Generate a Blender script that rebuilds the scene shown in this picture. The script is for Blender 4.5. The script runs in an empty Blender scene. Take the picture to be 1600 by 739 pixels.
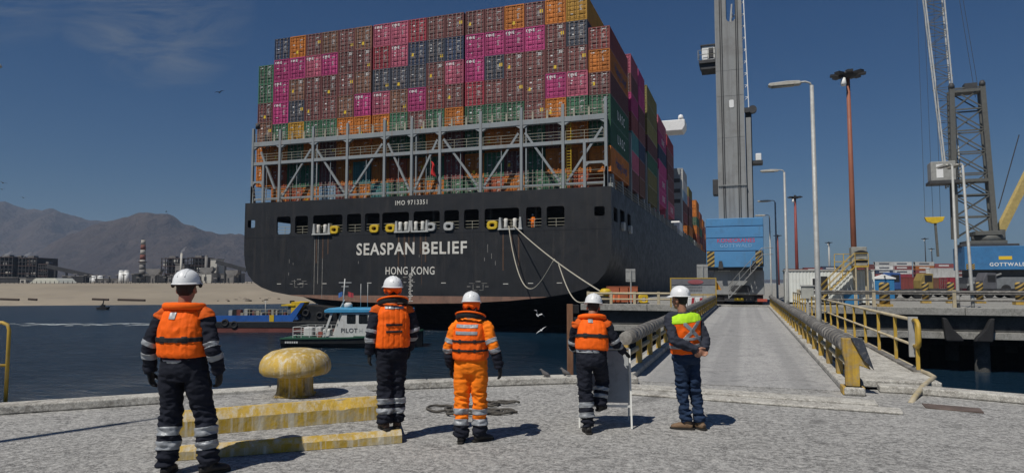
import bpy, bmesh, math, random
from mathutils import Vector, Matrix, noise as mnoise
R_ = math.radians
rnd = random.Random(7)
SC = bpy.context.scene
COL = SC.collection

# ------------------------------------------------------------------ camera
# World Y runs along the ship's axis and the approach bridge, X to starboard, z=0 is the quay.
FPX, CX, CY, HORIZ = 1044.0, 800.0, 369.5, 440.0
YAW = R_(19.27)
PITCH = math.atan((HORIZ - CY) / FPX)
CAMH = 1.78
cam_d = bpy.data.cameras.new('camera')
cam = bpy.data.objects.new('camera', cam_d)
COL.objects.link(cam)
cam.location = (0, 0, CAMH)
cam.rotation_euler = (R_(90) + PITCH, 0, YAW)
cam_d.sensor_width = 36.0
cam_d.lens = 36.0 * FPX / 1600.0
cam_d.clip_start = 0.1
cam_d.clip_end = 20000
SC.camera = cam

# ------------------------------------------------------------------ sky, sun, exposure
SUN_EL = R_(56)
SHX, SHY = 0.36, 0.933            # direction in which shadows fall
SUN_AZ = math.atan2(-SHX, -SHY)
SKY_STRENGTH, SUN_STRENGTH, EXPOSURE = 0.05, 5.0, -0.32
W = bpy.data.worlds.new('World')
SC.world = W
W.use_nodes = True
nt = W.node_tree
nt.nodes.clear()
wo = nt.nodes.new('ShaderNodeOutputWorld')
bg = nt.nodes.new('ShaderNodeBackground')
sky = nt.nodes.new('ShaderNodeTexSky')
sky.sky_type = 'NISHITA'
sky.sun_disc = False
sky.sun_elevation = SUN_EL
sky.sun_rotation = SUN_AZ
sky.altitude = 0
sky.air_density = 1.25
sky.dust_density = 0.35
sky.ozone_density = 5.0
bg.inputs['Strength'].default_value = SKY_STRENGTH
hs = nt.nodes.new('ShaderNodeHueSaturation')
hs.inputs['Saturation'].default_value = 1.1
tint = nt.nodes.new('ShaderNodeMix'); tint.data_type = 'RGBA'; tint.blend_type = 'MULTIPLY'; tint.inputs[0].default_value = 1.0
tint.inputs[7].default_value = (0.40, 0.605, 0.85, 1)
nt.links.new(sky.outputs[0], tint.inputs[6])
nt.links.new(tint.outputs[2], hs.inputs['Color'])
# thin cirrus, high up all round the sky
tc = nt.nodes.new('ShaderNodeTexCoord')
sep = nt.nodes.new('ShaderNodeSeparateXYZ')
nt.links.new(tc.outputs['Generated'], sep.inputs[0])
def wm(op, a, b=None):
    n = nt.nodes.new('ShaderNodeMath'); n.operation = op
    for i, q in enumerate((a, b)):
        if q is None: continue
        if isinstance(q, (int, float)): n.inputs[i].default_value = q
        else: nt.links.new(q, n.inputs[i])
    return n.outputs[0]
zc = wm('MAXIMUM', sep.outputs[2], 0.05)
cx_ = wm('DIVIDE', sep.outputs[0], zc)
cy_ = wm('DIVIDE', sep.outputs[1], zc)
comb = nt.nodes.new('ShaderNodeCombineXYZ')
nt.links.new(wm('MULTIPLY', cx_, 0.55), comb.inputs[0])
nt.links.new(wm('MULTIPLY', cy_, 1.1), comb.inputs[1])
n1 = nt.nodes.new('ShaderNodeTexNoise'); n1.inputs['Scale'].default_value = 2.2; n1.inputs['Detail'].default_value = 9
n1.inputs['Roughness'].default_value = 0.62; n1.inputs['Distortion'].default_value = 0.8
nt.links.new(comb.outputs[0], n1.inputs['Vector'])
patches = None          # banks of cirrus: (azimuth from +Y towards -X, elevation, radius) in degrees
for az_, el_, r_ in ((60, 24, 9), (48, 21, 7), (120, 40, 20), (-80, 35, 14), (-150, 30, 18), (200, 55, 15)):
    a_, e_ = math.radians(az_), math.radians(el_)
    dt = nt.nodes.new('ShaderNodeVectorMath'); dt.operation = 'DOT_PRODUCT'
    nt.links.new(tc.outputs['Generated'], dt.inputs[0])
    dt.inputs[1].default_value = (-math.sin(a_) * math.cos(e_), math.cos(a_) * math.cos(e_), math.sin(e_))
    cr_ = math.cos(math.radians(r_))
    q_ = wm('MAXIMUM', wm('DIVIDE', wm('SUBTRACT', dt.outputs['Value'], cr_), 1 - cr_), 0.0)
    patches = q_ if patches is None else wm('MAXIMUM', patches, q_)
cl = wm('MULTIPLY', wm('MAXIMUM', wm('SUBTRACT', n1.outputs['Fac'], 0.42), 0.0), patches)
clf = wm('MINIMUM', wm('MULTIPLY', cl, 3.6), 0.5)
mixc = nt.nodes.new('ShaderNodeMix'); mixc.data_type = 'RGBA'
nt.links.new(clf, mixc.inputs[0])
nt.links.new(hs.outputs[0], mixc.inputs[6])
mixc.inputs[7].default_value = (4.0, 4.6, 5.4, 1)
nt.links.new(mixc.outputs[2], bg.inputs['Color'])
nt.links.new(bg.outputs[0], wo.inputs['Surface'])

sl = bpy.data.lights.new('sun', 'SUN')
sl.energy = SUN_STRENGTH
sl.angle = R_(0.5)
sl.color = (1.0, 0.955, 0.88)
sun = bpy.data.objects.new('sun', sl)
COL.objects.link(sun)
sd = Vector((SHX * math.cos(SUN_EL), SHY * math.cos(SUN_EL), -math.sin(SUN_EL)))
sun.rotation_euler = sd.to_track_quat('-Z', 'Y').to_euler()
sun.location = (0, -30, 40)

SC.view_settings.view_transform = 'Standard'
SC.view_settings.look = 'None'
SC.view_settings.exposure = EXPOSURE
SC.view_settings.gamma = 1.0
SC.view_settings.use_curve_mapping = False
SC.render.engine = 'CYCLES'
SC.cycles.use_denoising = True
SC.cycles.max_bounces = 6
SC.cycles.diffuse_bounces = 3
SC.cycles.volume_bounces = 0

# ------------------------------------------------------------------ layout helpers
_cy, _sy = math.cos(YAW), math.sin(YAW)
CR = Vector((_cy, _sy, 0))        # camera right
CF = Vector((-_sy, _cy, 0))       # camera forward on the ground
def ray(px, py):
    x, u = (px - CX) / FPX, (CY - py) / FPX
    c, s = math.cos(PITCH), math.sin(PITCH)
    return CR * x + CF * (c - u * s) + Vector((0, 0, 1)) * (s + u * c)
def atz(px, py, z=0.0):
    d = ray(px, py)
    t = (z - CAMH) / d.z
    return Vector((d.x * t, d.y * t, z))
def aty(px, py, Y):
    d = ray(px, py); t = Y / d.y
    return Vector((d.x * t, Y, CAMH + d.z * t))
def atx(px, py, X):
    d = ray(px, py); t = X / d.x
    return Vector((X, d.y * t, CAMH + d.z * t))
def atf(px, py, F):
    """point seen at a pixel, F metres ahead of the viewer"""
    d = ray(px, py); t = F / (d.dot(CF))
    return Vector((d.x * t, d.y * t, CAMH + d.z * t))
def rf(r, f, z=0.0):
    p = CR * r + CF * f
    return Vector((p.x, p.y, z))

# ------------------------------------------------------------------ materials
MATS = {}
def mat(name, col, rough=0.65, metal=0.0, var=0.18, scale=2.0, bump=0.0, bscale=30.0, dirt=None, damt=0.5, streak=None, samt=0.6, sscale=1.2, spec=0.4, stretch=(1, 1, 1), emit=None, per_obj=0.0, dscale=None, cover=0.0):
    """procedural paint, metal, cloth or stone: colour variation, patches of dirt, vertical run marks, fine relief"""
    if name in MATS: return MATS[name]
    m = bpy.data.materials.new(name); m.use_nodes = True
    t = m.node_tree; N = t.nodes; L = t.links
    b = N['Principled BSDF']
    b.inputs['Roughness'].default_value = rough
    b.inputs['Metallic'].default_value = metal
    b.inputs['Specular IOR Level'].default_value = spec
    tc = N.new('ShaderNodeTexCoord')
    mp = N.new('ShaderNodeMapping'); mp.inputs['Scale'].default_value = stretch
    L.new(tc.outputs['Object'], mp.inputs[0])
    oi = N.new('ShaderNodeObjectInfo')
    ad = N.new('ShaderNodeVectorMath'); ad.operation = 'MULTIPLY_ADD'
    L.new(oi.outputs['Random'], ad.inputs[0]); ad.inputs[1].default_value = (37.0, 11.0, 23.0)
    L.new(mp.outputs[0], ad.inputs[2])
    vec = ad.outputs[0]
    def nz(sc, det=5, rg=0.6, v=None):
        n = N.new('ShaderNodeTexNoise'); n.inputs['Scale'].default_value = sc; n.inputs['Detail'].default_value = det
        n.inputs['Roughness'].default_value = rg; L.new(v or vec, n.inputs['Vector']); return n.outputs['Fac']
    def mr(x, a, b_, c, d):
        n = N.new('ShaderNodeMapRange'); L.new(x, n.inputs[0])
        for i, q in enumerate((a, b_, c, d)): n.inputs[i + 1].default_value = q
        return n.outputs[0]
    def mix(f, a, b_, mode='MIX'):
        n = N.new('ShaderNodeMix'); n.data_type = 'RGBA'; n.blend_type = mode
        if isinstance(f, (int, float)): n.inputs[0].default_value = f
        else: L.new(f, n.inputs[0])
        for i, q in ((6, a), (7, b_)):
            if isinstance(q, (tuple, list)): n.inputs[i].default_value = tuple(q[:3]) + (1,)
            else: L.new(q, n.inputs[i])
        return n.outputs[2]
    lo = tuple(max(0, c * (1 - var)) for c in col); hi = tuple(min(1, c * (1 + var)) for c in col)
    c = mix(mr(nz(scale), 0.3, 0.7, 0, 1), lo, hi)
    if per_obj:
        k = mr(oi.outputs['Random'], 0, 1, 1 - per_obj, 1 + per_obj)
        vm = N.new('ShaderNodeVectorMath'); vm.operation = 'SCALE'; L.new(c, vm.inputs[0]); L.new(k, vm.inputs['Scale']); c = vm.outputs[0]
    if dirt:
        c = mix(mr(nz(dscale or scale * 2.7, 8, 0.7), 0.52 - cover, 0.68 - cover, 0, damt), c, dirt)
    if streak:
        ms = N.new('ShaderNodeMapping'); ms.inputs['Scale'].default_value = (sscale, sscale, sscale * 0.05)
        L.new(vec, ms.inputs[0])
        c = mix(mr(nz(3.0, 6, 0.65, ms.outputs[0]), 0.55 - cover, 0.72 - cover, 0, samt), c, streak)
    L.new(c, b.inputs['Base Color'])
    L.new(mr(nz(scale * 3), 0.3, 0.7, max(0.05, rough - 0.1), min(1, rough + 0.12)), b.inputs['Roughness'])
    if bump:
        bp = N.new('ShaderNodeBump'); bp.inputs['Strength'].default_value = bump; bp.inputs['Distance'].default_value = 0.02
        L.new(nz(bscale, 6), bp.inputs['Height']); L.new(bp.outputs[0], b.inputs['Normal'])
    MATS[name] = m
    return m

def node_helpers(m):
    t = m.node_tree; N = t.nodes; L = t.links
    def noise(sc, det=5, rg=0.6, v=None, dist=0.0):
        n = N.new('ShaderNodeTexNoise'); n.inputs['Scale'].default_value = sc; n.inputs['Detail'].default_value = det
        n.inputs['Roughness'].default_value = rg; n.inputs['Distortion'].default_value = dist
        if v: L.new(v, n.inputs['Vector'])
        return n.outputs['Fac']
    def mrange(x, a, b_, c, d):
        n = N.new('ShaderNodeMapRange'); L.new(x, n.inputs[0])
        for i, q in enumerate((a, b_, c, d)): n.inputs[i + 1].default_value = q
        return n.outputs[0]
    def mix(f, a, b_, mode='MIX'):
        n = N.new('ShaderNodeMix'); n.data_type = 'RGBA'; n.blend_type = mode
        if isinstance(f, (int, float)): n.inputs[0].default_value = f
        else: L.new(f, n.inputs[0])
        for i, q in ((6, a), (7, b_)):
            if isinstance(q, (tuple, list)): n.inputs[i].default_value = tuple(q[:3]) + (1,)
            else: L.new(q, n.inputs[i])
        return n.outputs[2]
    def mapping(scale, src):
        n = N.new('ShaderNodeMapping'); n.inputs['Scale'].default_value = scale; L.new(src, n.inputs[0]); return n.outputs[0]
    return N, L, noise, mrange, mix, mapping

# ------------------------------------------------------------------ mesh helpers
class MB:
    """collects faces; build() links them as ONE mesh object"""
    def __init__(s): s.v = []; s.f = []; s.m = []; s.s = []
    def add(s, vs, fs, mi=0, sm=False):
        o = len(s.v); s.v.extend([tuple(p) for p in vs])
        for f in fs: s.f.append([o + i for i in f]); s.m.append(mi); s.s.append(sm)
        return s
    def box(s, x0, x1, y0, y1, z0, z1, mi=0):
        return s.add([(x0, y0, z0), (x1, y0, z0), (x1, y1, z0), (x0, y1, z0), (x0, y0, z1), (x1, y0, z1), (x1, y1, z1), (x0, y1, z1)],
                     [(0, 3, 2, 1), (4, 5, 6, 7), (0, 1, 5, 4), (1, 2, 6, 5), (2, 3, 7, 6), (3, 0, 4, 7)], mi)
    def bar(s, p0, p1, w, h=None, mi=0, up=(0, 0, 1)):
        p0, p1 = Vector(p0), Vector(p1); h = h or w
        d = (p1 - p0).normalized(); u = Vector(up)
        if abs(d.dot(u)) > 0.98: u = Vector((0, 1, 0))
        a = d.cross(u).normalized() * (w / 2); b = a.cross(d).normalized() * (h / 2)
        q = [p0 - a - b, p0 + a - b, p0 + a + b, p0 - a + b, p1 - a - b, p1 + a - b, p1 + a + b, p1 - a + b]
        return s.add(q, [(0, 1, 2, 3), (7, 6, 5, 4), (0, 4, 5, 1), (1, 5, 6, 2), (2, 6, 7, 3), (3, 7, 4, 0)], mi)
    def tube(s, pts, r, n=8, mi=0, closed=False, sm=True):
        pts = [Vector(p) for p in pts]; k = len(pts)
        rs = r if isinstance(r, (list, tuple)) else [r] * k
        vs = []; prev = None
        for i, p in enumerate(pts):
            a = pts[i - 1] if (i > 0 or closed) else p; b = pts[(i + 1) % k] if (i < k - 1 or closed) else p
            d = (b - a)
            d = d.normalized() if d.length > 1e-9 else Vector((0, 0, 1))
            if prev is None:
                u = Vector((0, 0, 1)) if abs(d.z) < 0.9 else Vector((0, 1, 0))
                u = (u - d * u.dot(d)).normalized()
            else:
                u = prev - d * prev.dot(d)
                u = u.normalized() if u.length > 1e-6 else Vector((1, 0, 0))
            prev = u; w = d.cross(u)
            for j in range(n):
                t = 2 * math.pi * j / n
                vs.append(p + (u * math.cos(t) + w * math.sin(t)) * rs[i])
        fs = []
        for i in range(k if closed else k - 1):
            for j in range(n):
                a, b = i * n + j, i * n + (j + 1) % n; c, d_ = ((i + 1) % k) * n + (j + 1) % n, ((i + 1) % k) * n + j
                fs.append((a, b, c, d_))
        s.add(vs, fs, mi, sm)
        if not closed:
            o = len(s.v) - len(vs)
            s.f.append([o + j for j in range(n)][::-1]); s.m.append(mi); s.s.append(False)
            s.f.append([o + (k - 1) * n + j for j in range(n)]); s.m.append(mi); s.s.append(False)
        return s
    def lathe(s, prof, n=24, c=(0, 0, 0), mi=0, sm=True):
        vs = []; k = len(prof)
        for r, z in prof:
            for j in range(n):
                t = 2 * math.pi * j / n; vs.append((c[0] + r * math.cos(t), c[1] + r * math.sin(t), c[2] + z))
        fs = [(i * n + j, i * n + (j + 1) % n, (i + 1) * n + (j + 1) % n, (i + 1) * n + j) for i in range(k - 1) for j in range(n)]
        s.add(vs, fs, mi, sm)
        o = len(s.v) - len(vs)
        s.f.append([o + j for j in range(n)][::-1]); s.m.append(mi); s.s.append(False)
        s.f.append([o + (k - 1) * n + j for j in range(n)]); s.m.append(mi); s.s.append(False)
        return s
    def prism(s, poly, lo, hi, axis='z', mi=0):
        """extrude a 2-D polygon along an axis: z -> (x,y), y -> (x,z), x -> (y,z)"""
        def pt(a, b, h): return {'z': (a, b, h), 'y': (a, h, b), 'x': (h, a, b)}[axis]
        n = len(poly); vs = [pt(a, b, lo) for a, b in poly] + [pt(a, b, hi) for a, b in poly]
        fs = [tuple(range(n))[::-1], tuple(range(n, 2 * n))] + [(i, (i + 1) % n, n + (i + 1) % n, n + i) for i in range(n)]
        return s.add(vs, fs, mi)
    def sphere(s, c, r, n=12, k=8, sc=(1, 1, 1), mi=0):
        prof = [(max(1e-4, math.sin(math.pi * i / k)), -math.cos(math.pi * i / k)) for i in range(k + 1)]
        o = len(s.v); s.lathe(prof, n, (0, 0, 0), mi)
        for i in range(o, len(s.v)):
            x, y, z = s.v[i]; s.v[i] = (c[0] + x * r * sc[0], c[1] + y * r * sc[1], c[2] + z * r * sc[2])
        return s
    def mesh(s, name, mats=None):
        me = bpy.data.meshes.new(name)
        me.from_pydata(s.v, [], s.f)
        me.polygons.foreach_set('material_index', s.m)
        me.polygons.foreach_set('use_smooth', s.s)
        for m in (mats or []): me.materials.append(m)
        bm = bmesh.new(); bm.from_mesh(me); bmesh.ops.recalc_face_normals(bm, faces=bm.faces); bm.to_mesh(me); bm.free()
        me.update()
        return me
    def build(s, name, mats, parent=None, loc=None, rot=None, bevel=0.0, seg=2):
        if not isinstance(mats, (list, tuple)): mats = [mats]
        return place(s.mesh(name, mats), name, parent, loc, rot, bevel, seg)

def place(me, name, parent=None, loc=None, rot=None, bevel=0.0, seg=2, material=None):
    o = bpy.data.objects.new(name, me)
    COL.objects.link(o)
    if parent is not None: o.parent = parent
    if loc is not None: o.location = loc
    if rot is not None: o.rotation_euler = rot
    if bevel:
        b = o.modifiers.new('bevel', 'BEVEL'); b.width = bevel; b.segments = seg; b.limit_method = 'ANGLE'
    if material is not None:
        if not me.materials: me.materials.append(material)
        o.material_slots[0].link = 'OBJECT'; o.material_slots[0].material = material
    return o
def thing(name, label, cat, loc=(0, 0, 0), rotz=0.0, group=None):
    o = bpy.data.objects.new(name, None); o.empty_display_size = 0.3
    COL.objects.link(o); o.location = loc; o.rotation_euler = (0, 0, rotz)
    return tag(o, label, cat, group)
def tag(o, label=None, cat=None, group=None, kind=None):
    if label: o['label'] = label
    if cat: o['category'] = cat
    if group: o['group'] = group
    if kind: o['kind'] = kind
    return o
def copy_tree(o, parent=None):
    c = o.copy(); COL.objects.link(c); c.parent = parent
    for ch in list(o.children): copy_tree(ch, c)
    return c
_text = {}
def text_mesh(body, size=1.0, bold=0.0, depth=0.0, spacing=1.0):
    key = (body, size, bold, depth, spacing)
    if key in _text: return _text[key]
    cu = bpy.data.curves.new('lettering', 'FONT'); cu.body = body; cu.size = size; cu.offset = bold; cu.extrude = depth
    cu.align_x = 'CENTER'; cu.align_y = 'CENTER'; cu.resolution_u = 3; cu.space_character = spacing
    o = bpy.data.objects.new('lettering', cu); COL.objects.link(o)
    dg = bpy.context.evaluated_depsgraph_get()
    me = bpy.data.meshes.new_from_object(o.evaluated_get(dg)); bpy.data.objects.remove(o)
    me.materials.clear()
    _text[key] = me
    return me
def lettering(body, size, m, parent, loc, rot=(R_(90), 0, 0), bold=0.0, name='lettering', depth=0.004, spacing=1.0, sx=1.0):
    o = place(text_mesh(body, size, bold, depth, spacing), name, parent, loc, rot, material=m)
    o.scale = (sx, 1, 1)
    return o
def holed_panel(outer, holes, axis, at, thick):
    """flat plate with openings: outer and holes are 2-D loops in the plane, returns an MB"""
    bm = bmesh.new(); edges = []
    for loop in [outer] + holes:
        vs = [bm.verts.new((a, b, 0)) for a, b in loop]
        for i in range(len(vs)): edges.append(bm.edges.new((vs[i], vs[(i + 1) % len(vs)])))
    bmesh.ops.triangle_fill(bm, use_beauty=True, edges=edges)
    bmesh.ops.dissolve_limit(bm, angle_limit=0.01, verts=bm.verts, edges=[e for e in bm.edges if len(e.link_faces) == 2])
    ret = bmesh.ops.extrude_face_region(bm, geom=list(bm.faces))
    for v in [g for g in ret['geom'] if isinstance(g, bmesh.types.BMVert)]: v.co.z = thick
    bm.verts.index_update()
    mb = MB()
    if axis == 'y': vs = [(v.co.x, at + v.co.z, v.co.y) for v in bm.verts]
    else: vs = [(at + v.co.z, v.co.x, v.co.y) for v in bm.verts]
    mb.add(vs, [[v.index for v in f.verts] for f in bm.faces])
    bm.free()
    return mb
def rrect(x0, x1, z0, z1, r, n=4):
    pts = []
    for cx, cz, a0 in ((x1 - r, z1 - r, 0), (x0 + r, z1 - r, 90), (x0 + r, z0 + r, 180), (x1 - r, z0 + r, 270)):
        for i in range(n + 1):
            a = R_(a0 + 90 * i / n); pts.append((cx + r * math.cos(a), cz + r * math.sin(a)))
    return pts

# ================================================================== THE SETTING
def concrete(name, base, light, dark, guano=0.5, bump=0.35, scale=1.0, track=False):
    m = bpy.data.materials.new(name); m.use_nodes = True
    N, L, noise, mr, mix, mapping = node_helpers(m)
    b = N['Principled BSDF']; b.inputs['Roughness'].default_value = 0.9; b.inputs['Specular IOR Level'].default_value = 0.2
    tc = N.new('ShaderNodeTexCoord'); v = mapping((scale, scale, scale), tc.outputs['Object'])
    big = noise(0.35, 4, 0.6, v, 0.6); mid = noise(2.3, 8, 0.7, v, 0.4); fine = noise(14, 7, 0.74, v, 0.2); speck = noise(46, 3, 0.7, v)
    c = mix(mr(mid, 0.38, 0.60, 0, 1), dark, base)
    c = mix(mr(big, 0.38, 0.62, 0, 0.55), c, dark)
    c = mix(mr(fine, 0.44, 0.61, 0, guano), c, light)
    c = mix(mr(speck, 0.52, 0.64, 0, 0.85), c, light)
    c = mix(mr(noise(31, 4, 0.7, v), 0.6, 0.72, 0, 0.65), c, tuple(q * 0.45 for q in dark))
    if track:      # tyre-polished lanes along the bridge
        tv = mapping((1.15, .012, 1), tc.outputs['Object'])
        c = mix(mr(noise(1.6, 2, .5, tv), .42, .58, 0, .55), c, dark)
    # grimy worn patches and drips
    c = mix(mr(noise(0.9, 7, 0.72, v, 1.5), 0.56, 0.66, 0, 0.5), c, tuple(q * 0.7 for q in dark))
    c = mix(mr(noise(.55, 5, .6, v, 2.2), .60, .70, 0, .55), c, tuple(q * .55 for q in dark))     # old oil and water stains
    vo = N.new('ShaderNodeTexVoronoi'); vo.feature = 'DISTANCE_TO_EDGE'; vo.inputs['Scale'].default_value = .42
    wv = N.new('ShaderNodeVectorMath'); wv.operation = 'MULTIPLY_ADD'; nn = N.new('ShaderNodeTexNoise'); nn.inputs['Scale'].default_value = 1.7; nn.inputs['Detail'].default_value = 6; L.new(v, nn.inputs['Vector'])
    L.new(nn.outputs['Color'], wv.inputs[0]); wv.inputs[1].default_value = (.9, .9, .9); L.new(v, wv.inputs[2]); L.new(wv.outputs[0], vo.inputs['Vector'])
    c = mix(mr(vo.outputs['Distance'], 0.002, .007, .3, 0), c, tuple(q * .4 for q in dark))     # hairline cracks
    L.new(c, b.inputs['Base Color'])
    bp = N.new('ShaderNodeBump'); bp.inputs['Strength'].default_value = bump; bp.inputs['Distance'].default_value = 0.03
    ad = N.new('ShaderNodeMath'); ad.operation = 'ADD'; L.new(fine, ad.inputs[0]); L.new(mid, ad.inputs[1])
    L.new(ad.outputs[0], bp.inputs['Height']); L.new(bp.outputs[0], b.inputs['Normal'])
    MATS[name] = m
    return m
M_quay = concrete('quay_concrete', (0.30, 0.293, 0.278), (0.58, 0.567, 0.535), (0.152, 0.149, 0.143), 0.75, 1.0)
M_road = concrete('bridge_concrete', (0.35, 0.343, 0.33), (0.53, 0.52, 0.50), (0.235, 0.233, 0.23), 0.55, 0.5, 1.0, True)
M_kerb = concrete('kerb_concrete', (0.46, 0.44, 0.39), (0.66, 0.64, 0.58), (0.22, 0.205, 0.18), 0.6, 0.5)
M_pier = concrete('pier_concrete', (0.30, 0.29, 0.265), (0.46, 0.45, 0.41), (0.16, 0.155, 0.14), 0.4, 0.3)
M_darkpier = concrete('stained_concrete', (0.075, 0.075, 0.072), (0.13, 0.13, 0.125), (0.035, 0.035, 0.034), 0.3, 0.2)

# ---- sea
def make_sea():
    m = bpy.data.materials.new('sea_water'); m.use_nodes = True
    N, L, noise, mr, mix, mapping = node_helpers(m)
    b = N['Principled BSDF']
    tc = N.new('ShaderNodeTexCoord')
    b.inputs['Roughness'].default_value = 0.26; b.inputs['IOR'].default_value = 1.33; b.inputs['Specular IOR Level'].default_value = 0.5
    rot = N.new('ShaderNodeMapping'); rot.inputs['Rotation'].default_value = (0, 0, -YAW); rot.inputs['Scale'].default_value = (0.55, 1.3, 1)
    L.new(tc.outputs['Object'], rot.inputs[0]); v = rot.outputs[0]
    a = noise(0.22, 4, 0.6, v, 0.8); c = noise(0.8, 6, 0.65, v, 1.0); d = noise(0.05, 3, 0.5, v)
    L.new(mix(mr(d, 0.35, 0.65, 0, 1), (0.006, 0.021, 0.040), (0.009, 0.028, 0.052)), b.inputs['Base Color'])
    s1 = N.new('ShaderNodeMath'); s1.operation = 'MULTIPLY_ADD'; L.new(a, s1.inputs[0]); s1.inputs[1].default_value = 1.6; L.new(c, s1.inputs[2])
    bp = N.new('ShaderNodeBump'); bp.inputs['Distance'].default_value = 2.2
    sx = N.new('ShaderNodeSeparateXYZ'); L.new(tc.outputs['Object'], sx.inputs[0])
    L.new(mr(sx.outputs[0], -42.0, -16.0, 0.26, 0.06), b.inputs['Roughness'])
    L.new(mr(sx.outputs[0], -42.0, -16.0, 1.0, 0.04), bp.inputs['Strength'])   # sheltered water beside the pier lies calmer
    L.new(s1.outputs[0], bp.inputs['Height']); L.new(bp.outputs[0], b.inputs['Normal'])
    mb = MB(); S = 900
    mb.add([(-S, -60, 0), (S, -60, 0), (S, 2 * S, 0), (-S, 2 * S, 0)], [(0, 1, 2, 3)])
    tag(mb.build('sea', m, loc=(0, 0, -4.0)), kind='structure')
make_sea()
# pale wake line left by a launch out on the water
wk = MB()
for i in range(46):
    p = atz(20 + i * 4.8 + rnd.uniform(-3, 3), 506.5 + rnd.uniform(-1.6, 2.2), -3.97); q = rnd.uniform(.1, .55)
    w_ = rnd.uniform(.4, 1.5)
    a_ = p - CR * w_; b_ = p + CR * w_
    wk.add([a_, p - CF * q, b_, p + CF * q * 1.4], [(0, 1, 2, 3)])
for i, w_ in enumerate(wk.v): wk.v[i] = (w_[0], w_[1], -3.97 + (i % 7) * .002)
M_foam = mat('foam', (0.42, 0.46, 0.47), 0.8, var=0.4, scale=2)
tag(wk.build('wake_foam', M_foam), 'pale line of wake foam across the open water', 'foam', kind='stuff')

# ---- quay apron with its rounded head
EDGE = [(-30, -12), (-18, -1.0), (-13.5, 3.2), (-9.86, 6.35), (-7.23, 8.95), (-5.2, 10.45), (-3.1, 11.75), (-1.9, 12.15), (2.0, 12.55), (2.55, 12.52), (3.91, 12.05), (7.5, 10.4), (14, 6.5), (30, -5)]
mb = MB()
mb.prism([(30, -40), (-30, -40)][::-1] + [], 0, 0) if False else None
poly = [(30.0, -40.0)] + list(reversed(EDGE)) + [(-30.0, -40.0)]
mb.prism(poly, -5.0, 0.0)
quay = tag(mb.build('quay', M_quay), kind='structure')
def offset_line(pts, d):
    out = []
    for i, p in enumerate(pts):
        a = Vector(pts[max(0, i - 1)]); b = Vector(pts[min(len(pts) - 1, i + 1)])
        t = (b - a).normalized(); out.append((p[0] - t.y * d, p[1] + t.x * d))
    return out
def kerb_run(idx0, idx1, h=0.115, w=0.32):
    line = [Vector((p[0], p[1], 0)) for p in EDGE[idx0:idx1 + 1]]
    pts = []
    for a, b in zip(line, line[1:]):
        n = max(1, int((b - a).length / 1.9))
        for k in range(n): pts.append(a.lerp(b, k / n))
    pts.append(line[-1])
    flat = [(p.x, p.y) for p in pts]
    for a, b in zip(flat, flat[1:]):
        d = (Vector(b) - Vector(a)).normalized(); nrm = Vector((-d.y, d.x))
        g = 0.006
        q0, q1 = Vector(a) + d * g, Vector(b) - d * g
        m_ = MB(); hh = h + rnd.uniform(-.008, .008)
        m_.prism([tuple(q0 - nrm * w), tuple(q1 - nrm * w), tuple(q1 + nrm * .03), tuple(q0 + nrm * .03)], 0.004, hh)
        m_.build('kerb_stone', M_kerb, quay, bevel=0.02)
kerb_run(2, 7); kerb_run(8, 12)
# worn concrete lip at the foot of the approach bridge
m_ = MB(); m_.prism([(-2.35, 10.72), (1.95, 10.30), (1.98, 10.66), (-2.33, 11.1)], 0.004, 0.035)
m_.build('threshold_strip', M_kerb, quay, bevel=0.01)
m_ = MB(); m_.prism([(-2.3, 11.13), (1.72, 10.72), (1.75, 11.12), (-2.3, 11.55)], 0.004, 0.06)
m_.build('threshold_strip', M_kerb, quay, bevel=0.015)
M_steelplate = mat('rusty_plate', (0.16, 0.12, 0.10), 0.7, 0.3, 0.3, 5, 0.3)
m_ = MB(); m_.prism([(2.35, 10.95), (3.0, 10.78), (3.05, 11.12), (2.38, 11.3)], 0.004, 0.018)
m_.build('cover_plate', M_steelplate, quay)

# raised bollard plinth: upper block, lower step, worn yellow nosings
M_nosing = mat('worn_yellow_paint', (0.50, 0.33, 0.035), 0.75, var=0.25, scale=2.0, bump=0.3, bscale=25, dirt=(0.42, 0.37, 0.25), damt=0.85, dscale=4.5, streak=(0.58, 0.54, 0.43), samt=0.9, sscale=5, cover=.07)
plinth = thing('bollard_plinth', 'stepped concrete plinth with worn yellow edges under the mushroom bollard', 'plinth', (0, 0, 0))
S1, S2 = 0.13, 0.39
def zpt(px, py, z): p = atz(px, py, z); return (p.x, p.y)
# lower step outline (front edge, right end) and upper block outline
lo_f0, lo_f1 = Vector(zpt(262, 700, S1)), Vector(zpt(628, 673, S1))
up_f0, up_f1 = Vector(zpt(270, 645, S2)), Vector(zpt(597, 620, S2))
dl = (lo_f1 - lo_f0).normalized(); du = (up_f1 - up_f0).normalized(); nu = Vector((-du.y, du.x))
low = MB(); nl = Vector((-dl.y, dl.x)); low.prism([tuple(lo_f0 + nl * .035), tuple(lo_f1 + nl * .035), tuple(lo_f1 + Vector((-.62, .95))), tuple(lo_f0 + nu * 1.25)], 0.004, S1); low.prism([tuple(lo_f0), tuple(lo_f1), tuple(lo_f1 + nl * .034), tuple(lo_f0 + nl * .034)], 0.004, S1 - .06)
low.build('lower_step', M_quay, plinth)
upm = MB(); upm.prism([tuple(up_f0 + nu * .05), tuple(up_f1 + nu * .05), tuple(up_f1 + nu * 1.0), tuple(up_f0 + nu * 1.0)], 0.006, S2); upm.prism([tuple(up_f0), tuple(up_f1), tuple(up_f1 + nu * .049), tuple(up_f0 + nu * .049)], 0.006, S2 - .12)
upm.build('upper_block', M_quay, plinth)
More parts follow.
